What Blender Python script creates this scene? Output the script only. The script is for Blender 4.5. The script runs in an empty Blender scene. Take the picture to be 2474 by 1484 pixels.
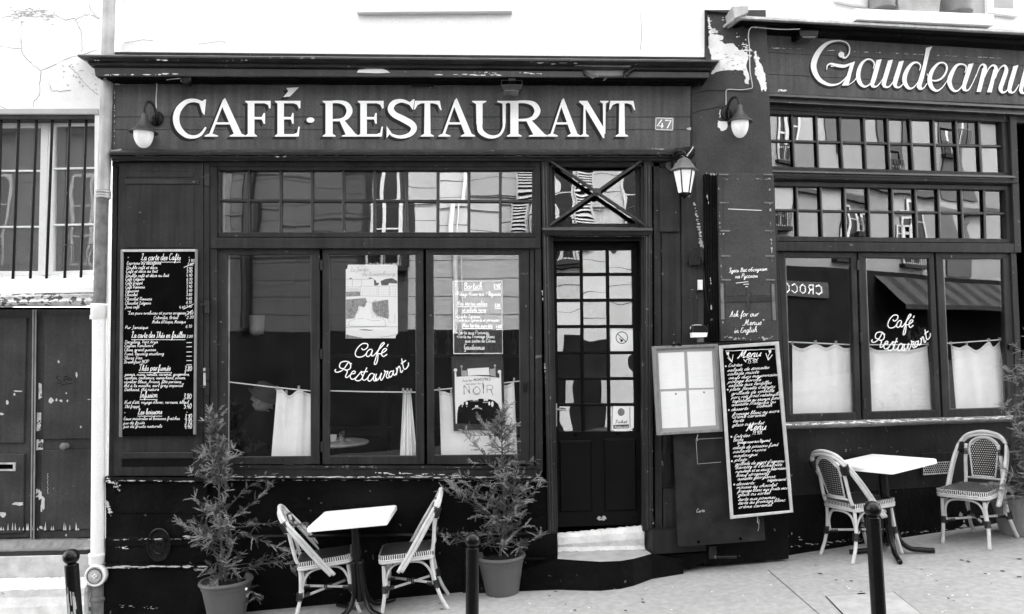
import bpy, math, random
from mathutils import Vector, Matrix
from mathutils.geometry import tessellate_polygon
R = math.radians
random.seed(7)
SC = bpy.context.scene
COL = SC.collection
# ---------------------------------------------------------------- camera, world, sun, exposure
FPX, W, H, HOR = 1908.0, 2474.0, 1483.4, 850.0     # focal length and picture size in reference units, horizon row
CZ = 1.974
PITCH = math.atan((HOR - H/2)/FPX)
cam = bpy.data.cameras.new('camera'); co = bpy.data.objects.new('camera', cam); COL.objects.link(co)
cam.sensor_width = 36; cam.lens = 36*FPX/W; cam.clip_end = 400; cam.clip_start = 0.05
co.location = (0, 0, CZ); co.rotation_euler = (R(90)+PITCH, 0, 0); SC.camera = co
SUN_EL, SUN_AZ = 50.0, 12.0          # the sun stands behind the cafe, over its roof
world = bpy.data.worlds.new('World'); SC.world = world; world.use_nodes = True
nt = world.node_tree; nt.nodes.clear()
sky = nt.nodes.new('ShaderNodeTexSky'); sky.sky_type = 'NISHITA'; sky.sun_disc = False
sky.sun_elevation = R(SUN_EL); sky.sun_rotation = R(SUN_AZ); sky.air_density = 1.0; sky.dust_density = 3.0
bw = nt.nodes.new('ShaderNodeRGBToBW'); bg = nt.nodes.new('ShaderNodeBackground'); bg.inputs[1].default_value = 0.15
wo = nt.nodes.new('ShaderNodeOutputWorld')
nt.links.new(sky.outputs[0], bw.inputs[0]); nt.links.new(bw.outputs[0], bg.inputs[0]); nt.links.new(bg.outputs[0], wo.inputs[0])
sl = bpy.data.lights.new('sun', 'SUN'); sl.energy = .8; sl.angle = R(24); sl.color = (1, 1, 1)
so = bpy.data.objects.new('sun', sl); COL.objects.link(so)
_sd = Vector((math.sin(R(SUN_AZ))*math.cos(R(SUN_EL)), math.cos(R(SUN_AZ))*math.cos(R(SUN_EL)), math.sin(R(SUN_EL))))
so.rotation_euler = _sd.to_track_quat('Z', 'Y').to_euler(); so.location = (0, 20, 20)
SC.view_settings.view_transform = 'Standard'; SC.view_settings.look = 'None'
SC.view_settings.gamma = 1; SC.view_settings.use_curve_mapping = False
SC.view_settings.exposure = 3.78
SC.cycles.max_bounces = 8; SC.cycles.transparent_max_bounces = 16; SC.cycles.sample_clamp_indirect = 6
SC.cycles.use_denoising = True
# ---------------------------------------------------------------- where a picture point lies on a wall plane
C0 = Vector((0, 0, CZ))
def ray(x, y):
    a, b = (x-W/2)/FPX, -(y-H/2)/FPX
    f = Vector((0, math.cos(PITCH), math.sin(PITCH))); u = Vector((0, -math.sin(PITCH), math.cos(PITCH)))
    return Vector((1, 0, 0))*a + u*b + f
D1 = 6.8
T2 = R(13.2)
PL1 = (Vector((0, D1, 0)), Vector((0, -1, 0)))                      # the cafe front
PLL = (Vector((0, D1+.06, 0)), Vector((0, -1, 0)))                  # the house on the left
PL2 = (Vector((2.13, D1+.12, 0)), Vector((math.sin(T2), -math.cos(T2), 0)))   # the second front, turned a little away
def P(pl, x, y, d=0.0):
    o, n = pl; r = ray(x, y)
    return C0 + r*(((o + n*d - C0).dot(n))/r.dot(n))
def gz(x, y=0):                                                    # the street climbs to the right
    return .09*x if x < 2.6 else .234 + .078*(x-2.6)
def G(x, y):                                                       # picture point on the pavement
    r = ray(x, y); t = 5.0
    for _ in range(30):
        p = C0 + r*t; t = (gz(p.x)-CZ)/r.z
    return C0 + r*t
# ---------------------------------------------------------------- materials (everything is grey: the photograph is black and white)
MATS = {}
def mat(name, base, rough=.6, spec=.3, var=.25, scale=6, bump=.0, bscale=60, streak=0, flake=0, fscale=9, fcol=.8, fine=.07, trans=0, emit=0, stretch=(1, 1, 1)):
    m = bpy.data.materials.new(name); m.use_nodes = True; N = m.node_tree.nodes; L = m.node_tree.links
    b = N['Principled BSDF']; b.inputs['Roughness'].default_value = rough; b.inputs['Specular IOR Level'].default_value = spec
    tc = N.new('ShaderNodeTexCoord'); mp = N.new('ShaderNodeMapping'); mp.inputs['Scale'].default_value = stretch
    L.new(tc.outputs['Object'], mp.inputs[0]); src = mp.outputs[0]
    def noise(sc, det=6, vec=src):
        n = N.new('ShaderNodeTexNoise'); n.inputs['Scale'].default_value = sc; n.inputs['Detail'].default_value = det
        L.new(vec, n.inputs['Vector']); return n.outputs[0]
    def rng(v, a, c, lo, hi):
        r = N.new('ShaderNodeMapRange'); L.new(v, r.inputs[0])
        for i, q in enumerate((a, c, lo, hi)): r.inputs[1+i].default_value = q
        return r.outputs[0]
    def mul(a, c, op='MULTIPLY'):
        q = N.new('ShaderNodeMath'); q.operation = op
        for i, s in enumerate((a, c)):
            if isinstance(s, (int, float)): q.inputs[i].default_value = s
            else: L.new(s, q.inputs[i])
        return q.outputs[0]
    v = rng(noise(scale), .25, .75, 1-var, 1+var)
    v = mul(v, rng(noise(scale*22, 3), .3, .7, 1-fine, 1+fine))
    if streak:
        m2 = N.new('ShaderNodeMapping'); m2.inputs['Scale'].default_value = (26, 26, 1.2); L.new(tc.outputs['Object'], m2.inputs[0])
        v = mul(v, rng(noise(1, 5, m2.outputs[0]), .3, .7, 1-streak, 1+streak))
    v = mul(v, base)
    if flake:
        k = rng(noise(fscale, 8), flake, flake+.012, 0, 1)
        mx = N.new('ShaderNodeMix'); mx.data_type = 'FLOAT'; L.new(k, mx.inputs[0]); L.new(v, mx.inputs[2]); mx.inputs[3].default_value = fcol
        v = mx.outputs[0]
    cb = N.new('ShaderNodeCombineColor')
    for i in range(3): L.new(v, cb.inputs[i])
    L.new(cb.outputs[0], b.inputs['Base Color'])
    if bump:
        bp = N.new('ShaderNodeBump'); bp.inputs['Strength'].default_value = bump; bp.inputs['Distance'].default_value = .01
        L.new(noise(bscale, 8), bp.inputs['Height']); L.new(bp.outputs[0], b.inputs['Normal'])
    if emit: b.inputs['Emission Color'].default_value = (1, 1, 1, 1); b.inputs['Emission Strength'].default_value = emit
    if trans:
        t = N.new('ShaderNodeBsdfTranslucent'); L.new(cb.outputs[0], t.inputs[0]); ms = N.new('ShaderNodeMixShader'); ms.inputs[0].default_value = trans
        L.new(b.outputs[0], ms.inputs[1]); L.new(t.outputs[0], ms.inputs[2]); L.new(ms.outputs[0], N['Material Output'].inputs[0])
    MATS[name] = m; return m
def glass(name, refl, tint=.9, wave=.0, wscale=3, rough=0.0, veil=0, vary=0):
    m = bpy.data.materials.new(name); m.use_nodes = True; N = m.node_tree.nodes; L = m.node_tree.links
    N.remove(N['Principled BSDF'])
    t = N.new('ShaderNodeBsdfTransparent'); t.inputs[0].default_value = (tint, tint, tint, 1)
    g = N.new('ShaderNodeBsdfGlossy'); g.inputs['Roughness'].default_value = rough; g.inputs['Color'].default_value = (1, 1, 1, 1)
    ms = N.new('ShaderNodeMixShader')
    ge = N.new('ShaderNodeNewGeometry'); dt = N.new('ShaderNodeVectorMath'); dt.operation = 'DOT_PRODUCT'; L.new(ge.outputs['Incoming'], dt.inputs[0]); L.new(ge.outputs['Normal'], dt.inputs[1])
    def mth(op, a, c):
        q = N.new('ShaderNodeMath'); q.operation = op
        for i, v in enumerate((a, c)):
            if isinstance(v, (int, float)): q.inputs[i].default_value = v
            else: L.new(v, q.inputs[i])
        return q.outputs[0]
    fres = mth('ADD', mth('MULTIPLY', mth('POWER', mth('SUBTRACT', 1.0, mth('ABSOLUTE', dt.outputs['Value'], 0)), 5.0), .96), .04)
    ad = N.new('ShaderNodeMath'); ad.operation = 'ADD'; ad.use_clamp = True; ad.inputs[1].default_value = refl-.04
    oi = N.new('ShaderNodeObjectInfo'); mr = N.new('ShaderNodeMapRange'); mr.inputs[3].default_value = (refl-.04)*(1-vary); mr.inputs[4].default_value = (refl-.04)*(1+vary*.5); L.new(oi.outputs['Random'], mr.inputs[0]); L.new(mr.outputs[0], ad.inputs[1])
    L.new(fres, ad.inputs[0]); L.new(ad.outputs[0], ms.inputs[0]); L.new(t.outputs[0], ms.inputs[1]); L.new(g.outputs[0], ms.inputs[2])
    out = ms.outputs[0]
    if veil:
        df = N.new('ShaderNodeBsdfDiffuse'); df.inputs[0].default_value = (.8, .8, .8, 1); m3 = N.new('ShaderNodeMixShader'); m3.inputs[0].default_value = veil
        L.new(out, m3.inputs[1]); L.new(df.outputs[0], m3.inputs[2]); out = m3.outputs[0]
    L.new(out, N['Material Output'].inputs[0])
    if wave:
        tc = N.new('ShaderNodeTexCoord'); n = N.new('ShaderNodeTexNoise'); n.inputs['Scale'].default_value = wscale; n.inputs['Detail'].default_value = 1
        bp = N.new('ShaderNodeBump'); bp.inputs['Strength'].default_value = 1; bp.inputs['Distance'].default_value = wave
        L.new(tc.outputs['Object'], n.inputs['Vector']); L.new(n.outputs[0], bp.inputs['Height']); L.new(bp.outputs[0], g.inputs['Normal'])
    MATS[name] = m; return m
def weave(name, n, lo, hi, dash):
    m = bpy.data.materials.new(name); m.use_nodes = True; N = m.node_tree.nodes; L = m.node_tree.links
    b = N['Principled BSDF']; b.inputs['Roughness'].default_value = .45
    tc = N.new('ShaderNodeTexCoord'); sp = N.new('ShaderNodeSeparateXYZ'); L.new(tc.outputs['UV'], sp.inputs[0])
    def mth(op, a, c=None):
        q = N.new('ShaderNodeMath'); q.operation = op
        for i, s in enumerate((a, c)):
            if s is None: continue
            if isinstance(s, (int, float)): q.inputs[i].default_value = s
            else: L.new(s, q.inputs[i])
        return q.outputs[0]
    u = mth('MULTIPLY', sp.outputs[0], n); v = mth('MULTIPLY', sp.outputs[1], n)
    row = mth('FLOOR', v); sh = mth('MULTIPLY', mth('MODULO', row, 2.0), .5)
    fu = mth('FRACT', mth('ADD', u, sh)); fv = mth('FRACT', v)
    du = mth('ABSOLUTE', mth('SUBTRACT', fu, .5)); dv = mth('ABSOLUTE', mth('SUBTRACT', fv, .5))
    k = mth('MULTIPLY', mth('LESS_THAN', du, dash), mth('LESS_THAN', dv, .15))
    mr = N.new('ShaderNodeMapRange'); L.new(k, mr.inputs[0]); mr.inputs[3].default_value = lo; mr.inputs[4].default_value = hi
    cb = N.new('ShaderNodeCombineColor')
    for i in range(3): L.new(mr.outputs[0], cb.inputs[i])
    L.new(cb.outputs[0], b.inputs['Base Color'])
    bp = N.new('ShaderNodeBump'); bp.inputs['Distance'].default_value = .003; bp.inputs['Strength'].default_value = .8
    h = mth('MULTIPLY', mth('SUBTRACT', .5, du), mth('SUBTRACT', .5, dv)); L.new(h, bp.inputs['Height']); L.new(bp.outputs[0], b.inputs['Normal'])
    MATS[name] = m; return m
mat('plaster', .84, .9, .1, .03, 3, .12, 40)
mat('old_plaster', .80, .9, .1, .10, 4, .35, 18)
mat('crumbled', .62, .95, .05, .5, 14, .9, 30, flake=.56, fscale=14, fcol=.12)
mat('stone_step', .50, .95, .05, .25, 9, .5, 45)
mat('white_stone', .72, .95, .05, .22, 8, 1.0, 20, flake=.70, fscale=9, fcol=.3)
mat('painted_wood', .026, .5, .16, .32, 4, .25, 50, streak=.28, flake=.70, fscale=21, fcol=.14, fine=.16)
mat('painted_trim', .027, .30, .45, .35, 5, .2, 50, streak=.2, flake=.69, fscale=24, fcol=.2, fine=.16)
mat('sign_paint', .080, .6, .12, .3, 2.6, .15, 40, streak=.22, fine=.16)
mat('dark_paint', .0125, .42, .14, .55, 3, .3, 30, flake=.70, fscale=17, fcol=.12, fine=.2, streak=.2)
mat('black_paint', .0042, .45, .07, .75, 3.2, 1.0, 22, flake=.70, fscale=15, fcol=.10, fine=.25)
mat('door_paint', .0056, .42, .10, .25, 5, .15, 60)
mat('void', .002, 1, 0, .1)
mat('left_door', .044, .6, .12, .4, 3, .2, 40, streak=.12, flake=.73, fscale=13, fcol=.5, fine=.14)
mat('left_band', .04, .7, .1, .3, 5, .15, 40)
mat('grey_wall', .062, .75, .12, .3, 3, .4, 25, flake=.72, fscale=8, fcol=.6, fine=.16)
mat('letter_white', .92, .6, .2, .05, 5)
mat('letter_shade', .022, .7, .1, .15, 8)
mat('chalk', .85, .9, .05, .12, 60)
mat('board', .003, .7, .025, .5, 7, .05, 60)
mat('old_board', .022, .7, .1, .55, 6, .1, 60, flake=.74, fscale=9, fcol=.3)
mat('pale_wood', .50, .6, .2, .18, 10, .1, 80, streak=.12)
mat('grey_wood', .22, .6, .2, .2, 10, .15, 80, streak=.2)
mat('paper', .96, .8, .1, .02, 5, fine=.02)
mat('felt', .42, .9, .05, .12, 5)
mat('ink', .12, .9, .05, .4, 30)
mat('ink_pale', .82, .9, .05, .15, 30)
mat('ink_mid', .30, .9, .05, .5, 40)
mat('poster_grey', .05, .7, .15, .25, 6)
mat('zinc', .40, .5, .4, .25, 7, .1, 40, streak=.2)
mat('zinc_dark', .16, .6, .3, .5, 12, .4, 40)
mat('plastic_white', .85, .4, .4, .04, 4)
mat('iron', .005, .26, .28, .3, 8, .15, 60, flake=.74, fscale=24, fcol=.3)
mat('lamp_iron', .045, .4, .4, .3, 9, .1, 60)
mat('zinc_lamp', .13, .55, .3, .25, 9, .1, 60)
mat('opal', .80, .25, .5, .03, 3, trans=.3, emit=.02)
mat('frosted', .8, .35, .5, .12, 8, trans=.2, emit=.03)
mat('cable', .62, .6, .2, .1, 5)
mat('cane', .58, .42, .4, .16, 14, .1, 60)
mat('binding', .012, .4, .4, .3, 30, .8, 240, stretch=(1, 1, 1))
mat('stitch', .75, .5, .3, .1, 20)
weave('weave_back', 1, .008, .75, .19); weave('weave_seat', 1, .008, .6, .17); weave('weave_dark', 1, .012, .09, .3)
mat('table_top', .9, .4, .3, .03, 5)
mat('pot', .10, .6, .25, .12, 5, .05, 60)
mat('pot_pale', .24, .55, .25, .1, 5)
mat('soil', .02, 1, 0, .5, 30, 1, 60)
mat('bark', .09, .9, .1, .4, 20, .6, 60)
mat('foliage', .095, .55, .3, .7, 8, 0, 60)
mat('foliage_tip', .30, .55, .3, .5, 9, 0, 60)
mat('pavement', .34, .9, .12, .13, .9, .4, 170, flake=.765, fscale=34, fcol=.6, fine=.12)
mat('asphalt', .03, .9, .08, .2, 2, .6, 120)
mat('slab', .38, .9, .1, .2, 8, .7, 90)
mat('kerb', .35, .9, .1, .2, 4, .3, 40)
mat('linen', .97, .9, .05, .05, 9, .25, 160)
mat('string', .8, .8, .1, .1, 40)
mat('skin', .42, .6, .3, .12, 12, .1, 60)
mat('coat', .006, .9, .1, .3, 8)
mat('hat_felt', .06, .9, .1, .25, 14)
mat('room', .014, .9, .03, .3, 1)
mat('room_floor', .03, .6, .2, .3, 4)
mat('marble', .45, .25, .4, .25, 12)
mat('china', .85, .25, .5, .03, 4)
mat('dark_wood', .02, .4, .3, .3, 6)
mat('opp_mid', .16, .9, .1, .08, 1.0, .1, 30)
mat('opp_shade', .055, .9, .1, .1, 1.0, .1, 30)
mat('opp_frame', .30, .7, .2, .04, 4)
mat('opp_pale', .27, .9, .1, .06, 1.0, .1, 30)
mat('opp_grey', .045, .9, .1, .08, 1.0, .1, 30)
mat('opp_dark', .02, .8, .05, .3, 2)
mat('opp_base', .008, .8, .03, .4, 2)
mat('opp_white', .85, .7, .2, .04, 4)
mat('opp_window', .01, .3, .2, .2, 2)
mat('rust', .10, .8, .2, .5, 9, .4, 40)
mat('awning', .04, .9, .05, .1, 5)
mat('car_paint', .35, .25, .5, .05, 3)
mat('tyre', .02, .8, .2, .2, 5)
glass('old_glass', .30, .75, wave=.0021, wscale=2.0, vary=.45)
glass('door_glass', .30, .75, wave=.0022, wscale=3, vary=.3)
glass('shop_glass', .17, .98, wave=.0015, wscale=1.2)
glass('shop_glass_two', .20, .98, wave=.0015, wscale=1.2)
glass('left_glass', .10, .7, wave=.0012, wscale=3, veil=.12)
glass('acrylic', .10, .85, veil=.07)
glass('tumbler', .25, .9)
glass('case_glass', .05, .97)
# ---------------------------------------------------------------- mesh collector
ORG = {}
def setp(o, label=None, cat=None, group=None, kind=None):
    for k, v in (('label', label), ('category', cat), ('group', group), ('kind', kind)):
        if v: o[k] = v
    return o
def thing(name, label, cat, loc, group=None, kind=None, rot=None):
    o = bpy.data.objects.new(name, None); COL.objects.link(o); o.location = loc; o.empty_display_size = .1
    if rot: o.rotation_euler = rot
    ORG[o.name] = Vector((0, 0, 0)) if rot is not None else Vector(loc)
    return setp(o, label, cat, group, kind)
def tess(pts):
    return tessellate_polygon([[Vector((p[0], p[1], 0)) for p in pts]])
class M:
    def __init__(s): s.v = []; s.f = []; s.uv = {}
    def add(s, vs, fs):
        n = len(s.v); s.v += [Vector(v) for v in vs]; s.f += [tuple(i+n for i in f) for f in fs]; return s
    def obj(s, name, m, parent=None, smooth=False, label=None, cat=None, group=None, kind=None, uv=None):
        me = bpy.data.meshes.new(name)
        if parent is None:
            if s.v:
                lo = [min(v[i] for v in s.v) for i in range(3)]; hi = [max(v[i] for v in s.v) for i in range(3)]
                og = Vector(((lo[0]+hi[0])/2, (lo[1]+hi[1])/2, lo[2]))
            else: og = Vector((0, 0, 0))
        else: og = ORG[parent.name]
        me.from_pydata([tuple(v-og) for v in s.v], [], s.f); me.update()
        if uv:
            ul = me.uv_layers.new(name='uv')
            for lp in me.loops: ul.data[lp.index].uv = uv[lp.vertex_index]
        if smooth: me.polygons.foreach_set('use_smooth', [True]*len(me.polygons))
        me.materials.append(MATS[m] if isinstance(m, str) else m)
        o = bpy.data.objects.new(name, me); COL.objects.link(o)
        if parent is not None: o.parent = parent; ORG[o.name] = og
        else: o.location = og; ORG[o.name] = og
        return setp(o, label, cat, group, kind)
    # --- shapes given by picture points on a wall plane
    def prism(s, pl, pts, d0, d1, ch=0.0):
        n = pl[1]; k = len(pts); A = sum(pts[i][0]*pts[(i+1) % k][1]-pts[(i+1) % k][0]*pts[i][1] for i in range(k))
        if A < 0: pts = pts[::-1]
        fr = [P(pl, x, y, d1) for x, y in pts]; bk = [p - n*(d1-d0) for p in fr]
        rings = [bk]
        if ch:
            cp = ch*280; ins = []
            for i in range(k):
                a, b, c = Vector(pts[i-1]), Vector(pts[i]), Vector(pts[(i+1) % k])
                e1 = (b-a).normalized(); e2 = (c-b).normalized(); n1 = Vector((-e1.y, e1.x)); n2 = Vector((-e2.y, e2.x))
                q = n1+n2; q = q/max(q.dot(n1), .3); ins.append(b+q*cp)
            rings.append([p - n*ch for p in fr]); rings.append([P(pl, q.x, q.y, d1) for q in ins])
        else: rings.append(fr)
        vs = [v for r in rings for v in r]; fs = []
        for r in range(len(rings)-1):
            for i in range(k): j = (i+1) % k; fs.append((r*k+i, r*k+j, (r+1)*k+j, (r+1)*k+i))
        o = (len(rings)-1)*k; fs += [tuple(o+i for i in t) for t in tess(pts)]
        return s.add(vs, fs)
    def rect(s, pl, x0, y0, x1, y1, d0, d1, ch=.002): return s.prism(pl, [(x0, y0), (x1, y0), (x1, y1), (x0, y1)], d0, d1, ch)
    def flat(s, pl, pts, d):
        return s.add([P(pl, x, y, d) for x, y in pts], tess(pts))
    def bar(s, pl, A, B, w, d0, d1, c=None):
        A = Vector(A); B = Vector(B); e = (B-A).normalized(); q = Vector((-e.y, e.x)); h = w/2; c = w*.28 if c is None else c; cd = c/280
        sec = [(-h, d0), (-h, d1-cd), (-h+c, d1), (h-c, d1), (h, d1-cd), (h, d0)]
        vs = [P(pl, *(X+q*o), d) for X in (A, B) for o, d in sec]; k = len(sec)
        return s.add(vs, [(i, i+1, k+i+1, k+i) for i in range(k-1)]+[tuple(range(k-1, -1, -1)), tuple(range(k, 2*k))])
    def loft(s, pl, lev, n=30, dback=-.02, wob=0.0, seed=1):
        rr = random.Random(seed); nn = pl[1]; rows = []
        for (xl, yl, xr, yr, d) in lev:
            rows.append([P(pl, xl+(xr-xl)*i/n, yl+(yr-yl)*i/n + (rr.uniform(-wob, wob) if 0 < i < n else 0), d) for i in range(n+1)])
        vs = [v for r in rows for v in r]; m = n+1
        fs = [(r*m+i, (r+1)*m+i, (r+1)*m+i+1, r*m+i+1) for r in range(len(rows)-1) for i in range(n)]
        s.add(vs, fs)
        for e in (0, n):
            pts = [r[e] for r in rows]; bk = [p - nn*(lev[i][4]-dback) for i, p in enumerate(pts)]; k = len(pts)
            s.add(pts+bk, [(i, i+1, k+i+1, k+i) for i in range(k-1)])
        return s
    def ribbon(s, pl, pts, w, d, dd=.0006, taper=False):
        """flat stroke; pts = [(x,y[,w])] in picture units"""
        Q = [Vector((p[0], p[1])) for p in pts]; ws = [(p[2] if len(p) > 2 else w) for p in pts]; n = len(Q)
        if n < 2: return s
        vs = []
        for i in range(n):
            a = Q[max(i-1, 0)]; b = Q[min(i+1, n-1)]; e = (b-a)
            e = e.normalized() if e.length > 1e-6 else Vector((1, 0)); q = Vector((-e.y, e.x))*ws[i]/2; dz = d+dd*i/n
            vs += [P(pl, *(Q[i]+q), dz), P(pl, *(Q[i]-q), dz)]
        return s.add(vs, [(2*i, 2*i+1, 2*i+3, 2*i+2) for i in range(n-1)])
    def blob(s, pl, x, y, rx, ry, d, rr, k=9, jag=.45):
        pts = [(x+math.cos(i*2*math.pi/k)*rx*rr.uniform(1-jag, 1+jag), y+math.sin(i*2*math.pi/k)*ry*rr.uniform(1-jag, 1+jag)) for i in range(k)]
        return s.flat(pl, pts, d)
    # --- shapes in metres
    def box(s, x0, y0, z0, x1, y1, z1):
        v = [(x, y, z) for z in (z0, z1) for x, y in ((x0, y0), (x1, y0), (x1, y1), (x0, y1))]
        return s.add(v, [(3, 2, 1, 0), (4, 5, 6, 7), (0, 1, 5, 4), (1, 2, 6, 5), (2, 3, 7, 6), (3, 0, 4, 7)])
    def cbox(s, x0, y0, z0, x1, y1, z1, c):
        """box with bevelled vertical corners and top edge"""
        def ring(i, z): return [(x0+c+i, y0+i, z), (x1-c-i, y0+i, z), (x1-i, y0+c+i, z), (x1-i, y1-c-i, z), (x1-c-i, y1-i, z), (x0+c+i, y1-i, z), (x0+i, y1-c-i, z), (x0+i, y0+c+i, z)]
        rs = [ring(0, z0), ring(0, z1-c), ring(c*.3, z1-c*.3), ring(c, z1)]; vs = [v for r in rs for v in r]; fs = []
        for r in range(3):
            for i in range(8): j = (i+1) % 8; fs.append((r*8+i, r*8+j, r*8+8+j, r*8+8+i))
        return s.add(vs, fs+[tuple(range(7, -1, -1)), tuple(range(24, 32))])
    def tube(s, path, r, seg=8, cap=True):
        Q = [Vector(p) for p in path]; n = len(Q); rs = r if isinstance(r, (list, tuple)) else [r]*n
        up = None; vs = []
        for i in range(n):
            t = (Q[min(i+1, n-1)]-Q[max(i-1, 0)])
            t = t.normalized() if t.length > 1e-9 else Vector((0, 0, 1))
            if up is None: up = t.orthogonal().normalized()
            up = (up - t*up.dot(t)); up = up.normalized() if up.length > 1e-6 else t.orthogonal().normalized(); w = t.cross(up)
            vs += [Q[i] + (up*math.cos(a)+w*math.sin(a))*rs[i] for a in (2*math.pi*k/seg for k in range(seg))]
        fs = [(i*seg+k, i*seg+(k+1) % seg, (i+1)*seg+(k+1) % seg, (i+1)*seg+k) for i in range(n-1) for k in range(seg)]
        if cap: fs += [tuple(range(seg-1, -1, -1)), tuple((n-1)*seg+k for k in range(seg))]
        return s.add(vs, fs)
    def lathe(s, c, prof, seg=24, ax=None, cap=True, sx=1, sy=1):
        """prof = [(r, h)] about axis through c"""
        c = Vector(c); ax = Vector(ax or (0, 0, 1)).normalized(); u = Vector((1, 0, 0)) if abs(ax.x) < .6 else Vector((0, 1, 0)); w = ax.cross(u).normalized(); u = w.cross(ax)
        vs = [c + ax*h + (u*math.cos(a)*sx+w*math.sin(a)*sy)*r for r, h in prof for a in (2*math.pi*k/seg for k in range(seg))]
        n = len(prof); fs = [(i*seg+k, i*seg+(k+1) % seg, (i+1)*seg+(k+1) % seg, (i+1)*seg+k) for i in range(n-1) for k in range(seg)]
        if cap: fs += [tuple(range(seg-1, -1, -1)), tuple((n-1)*seg+k for k in range(seg))]
        return s.add(vs, fs)
    def ball(s, c, r, seg=16, sz=1): return s.lathe(c, [(r*math.sin(math.pi*i/10)+1e-4, -r*sz*math.cos(math.pi*i/10)) for i in range(11)], seg)
def cr(pts, n=4, closed=False):
    """Catmull-Rom through points of any size"""
    out = []; k = len(pts)
    if k < 3: return [tuple(p) for p in pts]
    for i in range(k-1):
        p0 = pts[max(i-1, 0)]; p1 = pts[i]; p2 = pts[i+1]; p3 = pts[min(i+2, k-1)]
        for j in range(n):
            t = j/n; out.append(tuple(.5*((2*b)+(-a+c)*t+(2*a-5*b+4*c-d)*t*t+(-a+3*b-3*c+d)*t**3) for a, b, c, d in zip(p0, p1, p2, p3)))
    out.append(tuple(pts[-1])); return out
def zmap(ox, oy, k): return lambda x, y: (ox+k*x, oy+k*y)
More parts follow.
